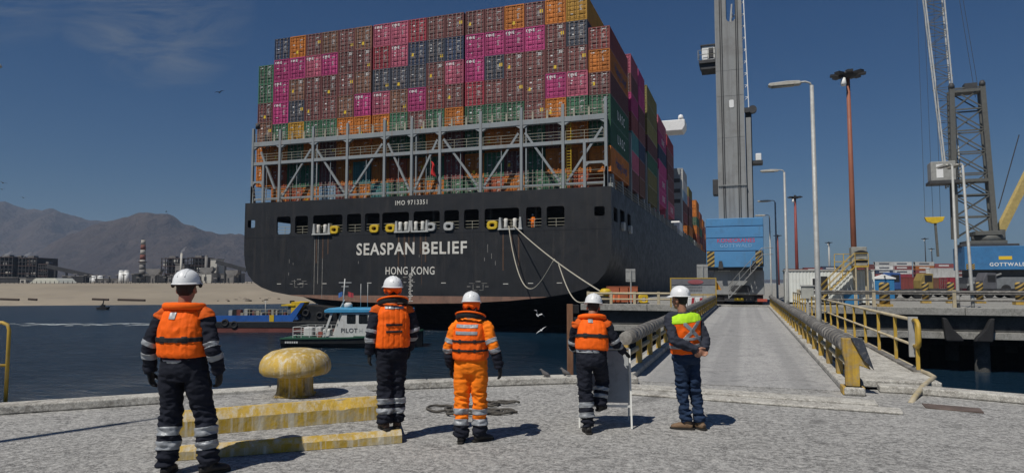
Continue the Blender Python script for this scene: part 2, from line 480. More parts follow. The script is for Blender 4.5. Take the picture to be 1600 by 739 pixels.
M_nosetop = mat('bleached_yellow_paint', (0.50, 0.33, 0.055), 0.85, var=0.25, scale=3.0, bump=0.4, bscale=25, dirt=(0.52, 0.49, 0.42), damt=0.7, dscale=5, streak=(0.58, 0.55, 0.47), samt=0.75, sscale=5, cover=.05)
def nosing(a, b, z0, z1, zm, inset, lip):
    """painted edge with chipped, uneven arrises: upright face, bleached chamfer, a lip on top"""
    d = (b - a).normalized(); n = Vector((-d.y, d.x)); L = (b - a).length; K = int(L / .045)
    face, top = MB(), MB(); vf, vt = [], []
    for i in range(K + 1):
        p = a + d * (L * i / K); s = i * .045
        j = lambda q, am: am * (mnoise.noise((s * 5 + q, q, 1.3)) + .6 * mnoise.noise((s * 17, q, 4.1)))
        chip = max(0, mnoise.noise((s * 3.1, 7.7 + z1, 2.2)) - .3) * .035
        def P(off, z): return (p.x + n.x * off, p.y + n.y * off, z)
        vf += [P(-.014 + j(1, .004), z0), P(-.014 + j(2, .006), zm + j(3, .006) - chip)]
        vt += [P(-.0135 + j(2, .006), zm + j(3, .006) - chip), P(inset + j(4, .005) + chip * .6, z1 + .004 + j(5, .003) - chip * .3), P(inset + lip + j(6, .02), z1 + .005)]
    face.add(vf, [(2 * i, 2 * i + 2, 2 * i + 3, 2 * i + 1) for i in range(K)])
    top.add(vt, [(3 * i + q, 3 * i + 3 + q, 3 * i + 4 + q, 3 * i + 1 + q) for i in range(K) for q in (0, 1)])
    face.build('yellow_face', M_nosing, plinth); top.build('bleached_edge', M_nosetop, plinth)
nosing(lo_f0, lo_f1, 0.004, S1, S1 - .045, .03, .05); nosing(up_f0, up_f1, S1 + .002, S2, S2 - .10, .045, .06)

# ---- approach bridge
bridge = thing('approach_bridge', 'long straight concrete approach bridge running out to the pier', 'bridge', (0, 0, 0))
bridge['kind'] = 'structure'
BX0, BX1, BY0, BY1 = -1.95, 1.42, 12.6, 50.0
m_ = MB(); m_.box(BX0 - .55, BX1 + .35, BY0, BY1, -0.7, -0.005); m_.build('deck_slab', M_road, bridge)
for k in range(3):
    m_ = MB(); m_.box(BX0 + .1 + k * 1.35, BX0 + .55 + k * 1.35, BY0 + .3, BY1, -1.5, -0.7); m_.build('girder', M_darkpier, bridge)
n = 8; L_ = (BY1 - BY0 + 0.9) / n
for k in range(n):
    m_ = MB(); y0 = BY0 - .45 + k * L_
    m_.box(BX0, BX1, y0 + .006, y0 + L_ - .006, 0.0, 0.016 if k else 0.02); m_.build('deck_panel', M_road, bridge, bevel=0.004)
m_ = MB(); m_.box(BX1, BX1 + .30, 11.75, BY1, 0.0, .13); m_.build('kerb', M_kerb, bridge, bevel=.03)
m_ = MB(); m_.box(BX0 - .30, BX0, 12.2, BY1, 0.0, .13); m_.build('kerb', M_kerb, bridge, bevel=.03)
# walkway slabs right of the road
wx0, wx1 = BX1 + .42, 3.05
for k in range(9):
    y0 = 13.0 + k * 4.12
    m_ = MB(); m_.box(wx0, wx1, y0 + .01, y0 + 4.11, -.03, .10); m_.build('walkway_slab', M_kerb, bridge, bevel=.02)
for k in range(9):
    m_ = MB(); m_.box(wx0 - .4, wx1, 14 + k * 4.2, 14.3 + k * 4.2, -.5, -.035); m_.build('bracket', M_darkpier, bridge)
for y in (20, 32, 44):
    for x in (-1.7, 1.5):
        m_ = MB(); m_.tube([(x, y, -7), (x, y, -1.5)], .4, 16); m_.build('pile', M_darkpier, bridge)
# red painted mooring pile seen below the railing
m_ = MB(); m_.tube([(3.9, 20.5, -6), (3.9, 20.5, -.55)], .36, 18)
M_redpile = mat('red_white_pile', (0.30, 0.045, 0.035), 0.7, var=.3, scale=2, dirt=(0.42, 0.39, 0.35), damt=.95, dscale=1.1)
tag(m_.build('mooring_pile', M_redpile), 'round red and white pile in the water behind the yellow railing', 'pile')

# ---- pier
pier = thing('pier', 'concrete container pier carrying cranes and stacks', 'pier'); pier['kind'] = 'structure'
PY = 50.0
m_ = MB(); m_.box(-11.9, 420, PY + .32, 900, -.34, -.012); m_.build('deck_slab', M_pier, pier)
for k in range(22):
    x0 = -11.9 + k * 5.0
    m_ = MB(); m_.box(x0 + .015, x0 + 4.985, PY - .25, PY + .3, -.36, .12); m_.build('edge_beam', M_pier, pier, bevel=.03)
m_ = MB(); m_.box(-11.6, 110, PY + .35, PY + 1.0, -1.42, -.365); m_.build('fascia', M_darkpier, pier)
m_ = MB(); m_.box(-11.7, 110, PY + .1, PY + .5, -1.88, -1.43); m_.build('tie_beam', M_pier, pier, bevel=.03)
for k in range(14):
    for y in (PY + 1.2, PY + 8, PY + 16):
        m_ = MB(); x = -10.5 + k * 6.2
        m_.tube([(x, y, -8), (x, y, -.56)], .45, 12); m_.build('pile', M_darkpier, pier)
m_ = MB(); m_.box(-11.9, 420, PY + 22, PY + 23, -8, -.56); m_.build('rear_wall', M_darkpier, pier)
M_rubber = mat('black_rubber', (0.018, 0.018, 0.019), 0.8, bump=.2)
for sgn_, px_ in ((1, 1485), (-1, 1541)):
    x = aty(px_, 505, PY - .2).x; m_ = MB()
    m_.prism([(x + sgn_ * a_, z_) for a_, z_ in ((-.45, -.5), (-.2, -.55), (.1, -1.2), (.6, -1.75), (.7, -2.0), (-.3, -2.0))], PY - .35, PY + .08, 'y')
    m_.build('fender', M_rubber, pier, bevel=.08)

# ---- shore, plain and mountains (left background)
M_sand = mat('beach_sand', (0.27, 0.228, 0.17), 0.95, var=.16, scale=.03, dirt=(0.20, 0.175, 0.14), damt=.6, dscale=.11, bump=.3, bscale=.8, stretch=(1, 1, 1))
shore_line = [(-420, -20), (-300, 50), (-200, 98), (-170, 110.5), (-140, 129), (-119, 142), (-108, 152), (-100, 200), (-97, 330), (-95, 700)]
prof = [(-12, -6.0), (0, -4.1), (3, -3.6), (9, -3.0), (22, -2.2), (45, -.9), (62, .1), (68, .85), (90, 1.0), (240, 1.0), (700, 1.0), (3500, 2.0)]
wdir = Vector((-.74, .67))
vs = []; fs = []
dense = []
for (a, b) in zip(shore_line, shore_line[1:]):
    for k in range(8): dense.append(Vector(a).lerp(Vector(b), k / 8))
dense.append(Vector(shore_line[-1]))
for i, p in enumerate(dense):
    for d, z in prof:
        jx = mnoise.noise((i * .35, d * .11, 3.1)) * (2.0 if 0 < d < 70 else 0)
        q = p + wdir * (d + jx)
        vs.append((q.x, q.y, z + (mnoise.noise((i * .5, d * .2, 0)) * .35 if 5 < d < 66 else 0)))
k = len(prof)
for i in range(len(dense) - 1):
    for j in range(k - 1): fs.append((i * k + j, i * k + j + 1, (i + 1) * k + j + 1, (i + 1) * k + j))
mb = MB(); mb.add(vs, fs, 0, True)
tag(mb.build('beach', M_sand), kind='structure')

fn_ = thing('beach_fence', 'long thin dark fence along the top of the far beach', 'fence')
for i in range(64):
    pp = atf(-20 + i * 7.0, 444, 262); m_ = MB(); m_.bar((pp.x, pp.y, .6), (pp.x, pp.y, 2.0), .16); m_.build('post', M_darkpier, fn_)
a_, b_ = atf(-20, 444, 262), atf(421, 444, 262)
for z in (1.3, 1.9):
    m_ = MB(); m_.bar((a_.x, a_.y, z), (b_.x, b_.y, z), .07); m_.build('rail', M_darkpier, fn_)
rk = MB(); r8 = random.Random(8)
for i in range(260):
    px_, F_ = r8.uniform(-10, 440), r8.choice((r8.uniform(176, 186), r8.uniform(186, 250)))
    q = rf((px_ - CX) / FPX * F_, F_); w_ = Vector((q.x, q.y))
    t_ = (F_ - 172) / 80; z = -3.6 + 4.0 * min(1, t_); s = r8.uniform(.12, .5)
    rk.sphere((q.x, q.y, z + .1), s, 5, 3, (r8.uniform(.8, 2.2), 1, .6))
o = rk.build('beach_debris', mat('debris', (0.10, 0.085, 0.07), .95)); tag(o, 'small dark stones and wrack strewn over the far beach', 'debris', kind='stuff')

def make_hills():
    m = bpy.data.materials.new('desert_hill'); m.use_nodes = True
    N, L, noise, mr, mix, mapping = node_helpers(m)
    b = N['Principled BSDF']; b.inputs['Roughness'].default_value = 1.0; b.inputs['Specular IOR Level'].default_value = 0.0
    tc = N.new('ShaderNodeTexCoord'); v = tc.outputs['Object']
    c = mix(mr(noise(.0016, 6, .6, v, .6), .35, .65, 0, 1), (0.052, 0.042, 0.040), (0.098, 0.075, 0.063))
    c = mix(mr(noise(.006, 7, .65, v, 1.0), .52, .70, 0, .55), c, (0.15, 0.118, 0.098))
    c = mix(mr(noise(.02, 5, .65, v), .5, .7, 0, .4), c, (0.036, 0.031, 0.032))
    L.new(c, b.inputs['Base Color'])
    bp = N.new('ShaderNodeBump'); bp.inputs['Strength'].default_value = 1.0; bp.inputs['Distance'].default_value = 55
    L.new(noise(.012, 8, .65, v), bp.inputs['Height']); L.new(bp.outputs[0], b.inputs['Normal'])
    def hills(name, env, F0, F1, nu, nv, seed, rough=.2, peak=.8):
        def H(px):
            for (a, ya), (c_, yc) in zip(env, env[1:]):
                if a <= px <= c_:
                    t = (px - a) / (c_ - a); t = t * t * (3 - 2 * t); return (440 - ya) * (1 - t) + (440 - yc) * t
            return 0
        vs = []; fs = []
        p0, p1 = env[0][0], env[-1][0]
        for i in range(nu):
            px = p0 + (p1 - p0) * i / (nu - 1)
            for j in range(nv):
                t = j / (nv - 1); F = F0 + (F1 - F0) * t
                s = min(1, t / peak); up = s * s * (3 - 2 * s) * .35 + s ** 1.6 * .65
                if t > peak: up = max(0, 1 - ((t - peak) / (1 - peak)) ** 1.5 * .7)
                Fp = F0 + (F1 - F0) * peak
                hz = H(px) / FPX * Fp * up
                x = (px - CX) / FPX * F
                n_ = mnoise.multi_fractal((x * .0013 + seed, F * .0009, seed), 1.0, 2.1, 6) if False else 0
                rg = 1 - abs(mnoise.noise((x * .0022 + seed, F * .0014, 1.7))) * 2
                rg2 = 1 - abs(mnoise.noise((x * .0062 + seed, F * .0034, 4.7))) * 2
                rg3 = mnoise.noise((x * .02, F * .012, 8.7))
                env_n = math.sin(math.pi * min(1, t / peak)) if t < peak else 0
                hz *= 1 + rough * env_n * (rg * .9 + rg2 * .55)
                gl = abs(mnoise.noise((x * .0085 + seed, F * .0022, 2.9))); gl2 = abs(mnoise.noise((x * .023 + seed, F * .006, 6.1)))
                hz -= env_n * (1 - min(1, gl * 3.2)) * .13 * hz + env_n * (1 - min(1, gl2 * 3.0)) * .05 * hz
                hz += rg3 * 13 * min(1, hz / 60)
                p = rf(x, F, max(0, hz) - 3)
                vs.append(p)
        for i in range(nu - 1):
            for j in range(nv - 1): fs.append((i * nv + j, (i + 1) * nv + j, (i + 1) * nv + j + 1, i * nv + j + 1))
        mb = MB(); mb.add(vs, fs, 0, True)
        return tag(mb.build(name, m), kind='structure')
    hills('far_mountains', [(-900, 330), (-300, 300), (-80, 306), (0, 317), (40, 325), (75, 327), (110, 338), (150, 345), (200, 350), (300, 372), (420, 385), (600, 405)], 2600, 4400, 260, 80, 3.3, .32)
    hills('near_mountains', [(-500, 436), (-120, 425), (40, 400), (110, 365), (160, 346), (195, 335), (222, 330), (258, 333), (290, 349), (320, 361), (350, 366), (400, 370), (470, 380), (600, 400), (760, 430)], 2000, 3100, 280, 90, 9.1, .32)
    hills('low_hills', [(900, 438), (1100, 434), (1250, 436), (1380, 427), (1450, 421), (1520, 426), (1600, 430), (1800, 424), (2300, 420)], 3000, 4200, 120, 30, 5.5, .2)
make_hills()

# ================================================================== CONTAINER SHIP
SX, SY = -37.5, 70.5            # stern centre; local x athwart, y forward, z absolute
HB = 24.1
M_hull = mat('black_hull_paint', (0.019, 0.020, 0.0225), 0.55, var=.22, scale=.35, streak=(0.060, 0.052, 0.046), samt=.4, sscale=.6, dirt=(0.030, 0.029, 0.030), damt=.6, dscale=.6, bump=.4, bscale=.9, spec=.35)
M_boot = mat('boot_top_paint', (0.22, 0.125, 0.09), 0.8, var=.2, scale=.6, dirt=(0.10, 0.075, 0.06), damt=.7, streak=(0.30, 0.20, 0.14), samt=.5, sscale=1.0)
M_inside = mat('mooring_deck_paint', (0.06, 0.058, 0.058), .8, var=.3, scale=1)
M_grey = mat('ship_grey_paint', (0.255, 0.28, 0.29), .6, var=.1, scale=.5, streak=(0.23, 0.13, 0.07), samt=.55, sscale=.8, dirt=(0.22, 0.2, 0.18), damt=.4)
M_cream = mat('rail_paint', (0.34, 0.32, 0.25), .6, var=.15, scale=1)
M_white = mat('white_paint', (0.78, 0.78, 0.76), .5, var=.06, scale=.7, dirt=(0.5, 0.45, 0.38), damt=.3)
M_letter = mat('letter_white', (0.66, 0.64, 0.58), .6, var=.1, scale=1.5, streak=(0.38, 0.2, 0.09), samt=.7, sscale=.75)
M_yellow = mat('safety_yellow', (0.62, 0.42, 0.02), .5, var=.12, scale=2, dirt=(0.3, 0.2, 0.06), damt=.4)
M_scuff = mat('faded_mark', (0.26, 0.25, 0.23), .8, var=.3, scale=3)
M_rustrun = mat('rust_run', (0.085, 0.05, 0.033), .8, var=.4, scale=2)
ship = thing('container_ship', 'huge black container ship seen from the stern, lettered with its name and Hong Kong', 'ship', (SX, SY, 0))

zl = 6.6                          # below this the transom edge rounds in
low_prof = [(24.1, 6.6), (24.05, 5.2), (23.85, 3.9), (23.35, 2.7), (22.5, 1.75), (21.2, 1.05), (19.4, .5), (16.5, 0.05), (12.5, -.35), (7, -.68), (0, -.8)]
outline = [(-x, z) for x, z in low_prof] + [(x, z) for x, z in reversed(low_prof[:-1])]
full = [(-HB, 11.98)] + outline + [(HB, 11.98)]
def ox(px): return aty(px, 350, SY).x - SX
opens = []
for a, b in ((432.5, 454), (461, 481), (489, 535), (542, 564), (570, 593), (597, 639), (646, 687), (694, 717), (725, 748), (757, 811), (822, 846), (854, 882)):
    opens.append((ox(a), ox(b)))
ZA, ZB = 7.8, 10.05
holes = [rrect(a, b, ZA, ZB, .28) for a, b in opens]
holes.append(rrect(ox(387), ox(398.5), 8.75, 9.75, .2)); holes.append(rrect(ox(928.5), ox(945), 8.82, 9.85, .2))
# split transom at the boot-top line
ZBT = 0.12
xb = [p for p in low_prof]
def x_at(z):
    for (x0, z0), (x1, z1) in zip(xb, xb[1:]):
        if z0 >= z >= z1: return x0 + (x1 - x0) * (z0 - z) / (z0 - z1)
xbt = x_at(ZBT)
upper = [(-HB, 11.98)] + [(-x, z) for x, z in low_prof if z > ZBT] + [(-xbt, ZBT), (xbt, ZBT)] + [(x, z) for x, z in reversed(low_prof) if z > ZBT] + [(HB, 11.98)]
lower = [(-xbt, ZBT)] + [(-x, z) for x, z in low_prof if z < ZBT] + [(x, z) for x, z in reversed(low_prof[:-1]) if z < ZBT] + [(xbt, ZBT)]
holed_panel(upper, holes, 'y', 0.0, .22).build('transom', M_hull, ship)
holed_panel(lower, [], 'y', 0.0, .22).build('boot_top', M_boot, ship)
# weld line and panel seams standing a little proud
m_ = MB(); m_.box(-HB, HB, -.018, .002, 7.42, 7.47); m_.build('rubbing_seam', M_hull, ship)
for x in (-17.5, -9.3, -.4, 8.2, 16.6):
    m_ = MB(); m_.box(x, x + .05, -.012, .002, .3, 7.4); m_.build('plate_seam', M_hull, ship)
# side shells: aft side plates with openings, then the long hull
def side_plate(sgn):
    hs_ = [rrect(1.2, 3.6, 8.35, 9.9, .25), rrect(5.2, 8.2, 7.9, 10.05, .28), rrect(10.2, 12.6, 7.9, 10.05, .28)]
    if sgn < 0: hs_ = [rrect(1.0, 4.4, 8.0, 9.95, .25), rrect(5.4, 9.4, 7.8, 10.05, .28)]
    p = holed_panel([(.22, 6.6), (14, 6.6), (14, 11.98), (.22, 11.98)], hs_, 'x', HB - .2 if sgn > 0 else -HB, .2)
    p.build('side_plating', M_hull, ship)
side_plate(1); side_plate(-1)
def station(y):
    """half section from the deck edge to the keel line, 14 points"""
    t = min(1, y / 34.0); t2 = t * t * (3 - 2 * t)
    mids = [(24.1, 6.6), (24.1, 4), (24.1, 1), (24.1, -2), (24.1, -4), (24.0, -6), (23.6, -7.2), (22.6, -8), (20, -8.6), (12, -8.9), (0, -9)]
    if y > 285:
        q = (y - 285) / 52.0; w = max(0.02, 1 - q ** 1.7)
        mids = [(x * (w if z < 3 else max(w, .25 + .75 * w)), z) for x, z in mids]
    return [(a + (c - a) * t2, b + (d - b) * (t2 if i else 1)) for i, ((a, b), (c, d)) in enumerate(zip(low_prof, mids))]
ys = [.22, 2, 4, 7, 10, 14, 19, 25, 34, 60, 110, 170, 230, 285, 300, 315, 328, 337]
vs = []; fs = []; n = len(low_prof)
for y in ys:
    hp = station(y)
    for x, z in hp: vs.append((x, y, z))
for i in range(len(ys) - 1):
    for j in range(n - 1): fs.append((i * n + j, i * n + j + 1, (i + 1) * n + j + 1, (i + 1) * n + j))
mb = MB(); mb.add(vs, fs, 0, True); mb.add([(-x, y, z) for x, y, z in vs], fs, 0, True)
mb.build('hull_bottom', M_hull, ship)
mb = MB()
yy = [14] + [y for y in ys if y > 14]
for sg in (1, -1):
    vs = []
    for y in yy:
        w = HB
        if y > 285: w = HB * max(.05, 1 - ((y - 285) / 52.0) ** 2.6)
        b_ = station(y)[0][0]
        top = 11.98 if y < 300 else 12 + (y - 300) * .08
        vs += [(sg * b_, y, 6.6), (sg * w, y, top)]
    mb.add(vs, [(2 * i, 2 * i + 1, 2 * i + 3, 2 * i + 2) for i in range(len(yy) - 1)])
mb.build('side_shell', M_hull, ship)
# mooring deck behind the openings, weather deck above
m_ = MB(); m_.box(-HB + .2, HB - .2, .22, 14, 7.3, 7.55); m_.build('mooring_deck', M_inside, ship)
m_ = MB(); m_.box(-HB + .2, HB - .2, 13.8, 14, 7.55, 10.6); m_.box(-16, 17, 8.6, 8.8, 7.55, 10.6); m_.build('bulkhead', M_inside, ship)
m_ = MB(); m_.box(-HB + .2, HB - .2, .22, 300, 10.62, 10.85); m_.build('weather_deck', M_inside, ship)
for x in (-21, -15.5, -7, 2.2, 9.5, 15.0):
    m_ = MB(); m_.box(x, x + .25, 1.6, 1.85, 7.55, 10.62); m_.build('pillar', M_inside, ship)
# railings inside the openings
for a, b in opens:
    m_ = MB()
    for z in (8.02, 8.36, 8.74): m_.bar((a - .1, .3, z), (b + .1, .3, z), .045)
    k = max(1, int((b - a) / 1.2))
    for i in range(1, k + 1): m_.bar((a + (b - a) * i / (k + 1), .3, 7.6), (a + (b - a) * i / (k + 1), .3, 8.74), .05)
    m_.build('opening_rail', M_cream, ship)
# fairleads: horned panama leads (yellow / grey) and roller fairleads
def panama(px, m):
    x = ox(px); mb = holed_panel(rrect(-.62, .62, 0, .98, .36), [rrect(-.3, .3, .28, .68, .19)], 'y', -.22, .5)
    mb.build('panama_lead', m, ship, loc=(x, 0, 7.66), bevel=.06)
M_pgrey = mat('fairlead_grey', (0.42, 0.43, 0.42), .6, var=.1, scale=2, dirt=(0.3, 0.2, 0.12), damt=.5)
for px, m in ((523, M_yellow), (585.5, M_yellow), (610.5, M_yellow), (673.5, M_pgrey), (701.5, M_pgrey), (769.5, M_yellow)): panama(px, m)
def roller_lead(px, w_px):
    x = ox(px); w = w_px / 2
    m_ = MB()
    m_.prism([(-w - .25, 0), (-w + .15, 0), (-w + .05, 1.35), (-w - .15, 1.35)], -.3, .35, 'y'); m_.prism([(w - .15, 0), (w + .25, 0), (w + .15, 1.35), (w - .05, 1.35)], -.3, .35, 'y')
    m_.box(-w - .3, w + .3, -.35, .4, -.05, .12)
    o = m_.build('roller_fairlead', M_pgrey, ship, loc=(x, 0, 7.6), bevel=.03)
    for q in (-.33, .33):
        r = MB(); r.lathe([(.2, .1), (.24, .35), (.2, .75), (.24, 1.15), (.16, 1.25)], 14); r.build('roller', M_letter, o, loc=(q * w * 1.4, -.12, 0))
    m2 = MB(); 
    for q in (-.5, .05, .5): m2.box(q * w * 1.6 - .06, q * w * 1.6 + .1, -.02, -.008, -4.2 + rnd.uniform(-1, 2.5), -.05)
    m2.build('rust_streak', M_rustrun, o)
for px, w in ((504, 2.1), (631, 1.7), (656, 1.9), (798, 2.3)): roller_lead(px, w)
# starboard side fittings in the shade
for y in (6.0, 11.0):
    m_ = MB(); m_.prism(rrect(y, y + 1.2, 7.65, 8.65, .3), HB - .1, HB + .3, 'x'); m_.build('side_fairlead', M_pgrey, ship, bevel=.05)
# lettering on the transom
def sx_(px, py): p = aty(px, py, SY); return p.x - SX, p.z
for wd, pa_, pb__ in (('SEASPAN', 557.5, 648), ('BELIEF', 659.5, 729)):
    xa_, xb2 = sx_(pa_, 390)[0], sx_(pb__, 390)[0]
    t = lettering(wd, 1.95, M_letter, ship, ((xa_ + xb2) / 2, -.02, 5.62), bold=.04, name='ship_name', spacing=1.12)
    t.scale = ((xb2 - xa_) / t.dimensions.x, 1.02, 1)
for wd, pa_, pb__ in (('HONG', 602.5, 637), ('KONG', 643, 679)):
    xa_, xb2 = sx_(pa_, 424)[0], sx_(pb__, 424)[0]
    t = lettering(wd, 1.3, M_letter, ship, ((xa_ + xb2) / 2, -.02, 3.02), bold=.012, name='home_port', spacing=1.1)
    t.scale = ((xb2 - xa_) / t.dimensions.x, 1.0, 1)
x0, z0 = sx_(643, 317)
t = lettering('IMO 9713351', .78, M_letter, ship, (x0, -.02, 11.12), bold=.008, name='imo_number', spacing=1.2)
t.scale = (4.25 / t.dimensions.x, 1, 1)
# draught scale, load marks and tug marks
m_ = MB(); xd, _ = sx_(641, 450)
for i in range(17):
    z = -.55 + i * .2; w = .22 if i % 2 else .14
    m_.box(xd - w, xd - w + .3, -.012, -.004, z, z + .1)
    m_.box(xd + .02, xd + .06, -.012, -.004, z, z + .2)
    if i % 3 == 0: m_.box(xd + .1, xd + .34, -.012, -.004, z + .02, z + .12)
m_.build('draught_marks', M_letter, ship)
for px, py in ((467, 443), (747, 447), (633, 440)):
    x, z = sx_(px, py); m_ = MB()
    def hb(a, b, c, d, m_=m_, x=x, z=z): m_.box(x + a * .85, x + b * .85, -.012, -.004, z + c * .8, z + c * .8 + (d - c) * .7)
    hb(-.75, -.69, -.6, .4); hb(.69, .75, -.6, .4); hb(-1.3, -.5, .38, .44); hb(.5, 1.3, .38, .44); hb(-.75, -.2, -.6, -.54); hb(.2, .75, -.6, -.54)
    hb(-.35, .35, .6, .74); hb(-.25, .25, -.15, 0); hb(1.0, 1.5, -.1, 0); hb(-1.6, -1.1, -.1, 0)
    m_.build('tug_mark', M_scuff, ship)
for px, py in ((436, 443.5), (471, 443), (507, 443), (577, 442), (693, 442), (790, 443.5), (829, 442.5), (874, 442)):
    x, z = sx_(px, py); m_ = MB(); m_.box(x - .3, x + .3, -.012, -.004, z - .03, z + .04); m_.build('hull_mark', M_letter, ship)
# scuffs: pale scratches on the plating
for px, py, h in ((452, 408, .5), (458, 412, .3), (451, 428, .4), (460, 440, .5), (762, 388, .9), (768, 400, .6), (774, 411, .5), (655, 400, .3), (560, 410, .3), (757, 405, .4)):
    x, z = sx_(px, py); m_ = MB(); m_.box(x - .025, x + .025, -.008, -.004, z - h / 2, z + h / 2); m_.build('paint_scuff', M_scuff, ship)
for px, z0_, z1_ in ((504, -.3, 7.5), (491.5, 0.2, 7.5), (659, 1.4, 7.4), (633, 2.0, 7.4), (497, 1.5, 7.5)):
    x, z = sx_(px, 400); m_ = MB(); m_.box(x - .03, x + .03, -.01, -.004, z0_, z1_); m_.build('run_mark', M_scuff if px < 510 else M_rustrun, ship)

# ------------------------------------------------------------------ lashing bridge at the stern
LY = 1.1
post_px = [393, 439, 490.5, 544, 602, 644.5, 688.5, 752, 815.5, 880.5, 947.5]
def lx(px, py=240): return aty(px, py, SY + LY).x - SX
PXS = [lx(p) for p in post_px]; PXS[0] = max(PXS[0], -HB + .25); PXS[-1] = min(PXS[-1], HB - .25)
ZT, ZM, ZD = 19.6, 17.25, 12.6
lash = MB(); lash.box(PXS[0], PXS[-1], LY - .25, LY + .3, ZT - .05, ZT + .55); lash = lash.build('lashing_bridge', M_grey, ship, bevel=.04)
m_ = MB(); m_.box(PXS[0], PXS[-1], LY - .22, LY + .3, ZM - .2, ZM + .22); m_.build('walkway_beam', M_grey, lash, bevel=.03)
m_ = MB(); m_.box(PXS[0], PXS[-1], LY - .14, LY + .14, ZD - .1, ZD + .1); m_.build('lower_beam', M_grey, lash)
m_ = MB(); m_.box(PXS[0], PXS[-1], LY + .3, LY + 1.3, ZT + .3, ZT + .36); m_.build('grating', M_grey, lash)
m_ = MB(); m_.box(PXS[0], PXS[-1], LY + .3, LY + 1.3, ZM, ZM + .06); m_.build('grating', M_grey, lash)
for i, x in enumerate(PXS):
    m_ = MB(); top = 22.0 if i in (0, 10) else 21.6
    m_.box(x - .16, x + .16, LY - .30, LY - .02, 10.85, top)
    m_.build('post', M_grey, lash, bevel=.02)
    if i in (5, 8, 2):
        m_ = MB(); m_.box(x + .45, x + .6, LY - .1, LY + .05, 10.85, ZT); m_.build('vent_pipe', M_grey, lash)
for px in (414, 914):
    x = lx(px); m_ = MB(); m_.box(x - .16, x + .16, LY - .3, LY - .02, 10.85, ZM - .2); m_.build('short_post', M_grey, lash, bevel=.02)
# haunches under the top beam at each post
for i, x in enumerate(PXS):
    for s in (-1, 1):
        if (i == 0 and s < 0) or (i == 10 and s > 0): continue
        m_ = MB(); m_.prism([(x + s * .17, ZT - .052), (x + s * .75, ZT - .052), (x + s * .17, ZT - .42)], LY - .2, LY + .2, 'y'); m_.build('gusset', M_grey, lash)
for i in range(10):
    a, b = PXS[i], PXS[i + 1]; m_ = MB()
    p0, p1 = ((a + .4, LY, ZT - .9), (b - .3, LY, ZD + .1)) if i % 2 == 0 else ((b - .4, LY, ZT - .9), (a + .3, LY, ZD + .1))
    if i == 0: p0, p1 = (a + 1.2, LY, ZM + .4 + 1.2), (b - .8, LY, ZD + 1.2)
    m_.bar(p0, p1, .24, .24, up=(0, 1, 0)); m_.build('brace', M_grey, lash)
# portals at both ends
for s, x0_, x1_ in ((-1, PXS[0] - .05, lx(414)), (1, lx(914), PXS[-1] + .05)):
    m_ = MB(); m_.prism([(x0_, 14.25), (x0_ + .5, 14.7), (x1_ - .5, 14.7), (x1_, 14.25), (x1_, 14.95), (x0_, 14.95)], LY - .28, LY + .1, 'y'); m_.build('portal_head', M_grey, lash)
    xx = PXS[0] - .05 if s < 0 else PXS[-1] + .05
    m_ = MB(); m_.prism([(xx - .45 * (s > 0) - .1, 10.9), (xx + .45 * (s < 0) + .1, 10.9), (xx + .12 , 14.3), (xx - .12, 14.3)], LY - .3, LY + .2, 'y'); m_.build('portal_leg', M_grey, lash)
def rail(x0, x1, z, y, hs_=(.35, .7, 1.05), step=1.5, parent=None, m=None, name='guard_rail', t=.036):
    m_ = MB()
    for h in hs_: m_.bar((x0, y, z + h), (x1, y, z + h), t)
    k = max(1, int((x1 - x0) / step))
    for i in range(k + 1): m_.bar((x0 + (x1 - x0) * i / k, y, z), (x0 + (x1 - x0) * i / k, y, z + hs_[-1]), t * 1.1)
    return m_.build(name, m or M_cream, parent)
for i in range(10):
    a, b = PXS[i] + .25, PXS[i + 1] - .25
    rail(a, b, ZT + .55, LY - .1, parent=lash); rail(a, b, ZM + .22, LY - .1, parent=lash)
    rail(a, b, ZD, LY - .25, (.45, .9, 1.4), parent=lash); rail(a, b, ZD - 1.7, LY - .2, (.5, 1.0, 1.5), parent=lash)
    m_ = MB(); x = (a + b) / 2 + .3; m_.box(x - .11, x + .11, LY + .9, LY + 1.05, ZT + .3, ZT + 1.75); m_.build('lashing_stanchion', M_cream, lash)
    m_ = MB(); x = a + .75; m_.box(x - .1, x + .1, LY + .9, LY + 1.05, ZT + .3, ZT + 1.75); m_.build('lashing_stanchion', M_cream, lash)
    m_ = MB(); x = (a + b) / 2; m_.bar((x, LY, ZD), (x, LY, ZM - .2), .07); m_.build('hanger', M_grey, lash)
for px, c in ((888, M_yellow), (648.5, M_grey)):
    x = lx(px); m_ = MB()
    for q in (-.25, .25): m_.bar((x + q, LY + .2, 11), (x + q, LY + .2, ZT), .06)
    for i in range(26): m_.bar((x - .25, LY + .2, 11.2 + i * .32), (x + .25, LY + .2, 11.2 + i * .32), .05)
    m_.build('ladder', c, lash)
# life ring post and mast lamp at the port corner
m_ = MB(); m_.tube([(PXS[0] + .5, LY, 22.0), (PXS[0] + .5, LY, 22.7)], .28, 10); m_.build('deck_lamp', M_inside, lash)
# ensign hanging from its staff
M_flag = mat('red_flag', (0.50, 0.02, 0.02), .8, var=.2, scale=2)
m_ = MB(); m_.bar((-.02 + lx(676), -.6 + LY, 12), (lx(679), -1.0 + LY, 16.4), .05); st = m_.build('flagstaff', M_cream, ship)
vs = []; fs = []
for i in range(9):
    for j in range(5):
        u, w = i / 8, j / 4
        vs.append((lx(679) + w * .5 + .1 * math.sin(u * 5 + w * 3), LY - .95 + .15 * math.sin(w * 7 + u * 2), 16.0 - u * 1.6 - w * .6 * (1 - u * .3)))
for i in range(8):
    for j in range(4): fs.append((i * 5 + j, i * 5 + j + 1, (i + 1) * 5 + j + 1, (i + 1) * 5 + j))
m_ = MB(); m_.add(vs, fs, 0, True); o = m_.build('ensign', M_flag, st); so = o.modifiers.new('thick', 'SOLIDIFY'); so.thickness = .02

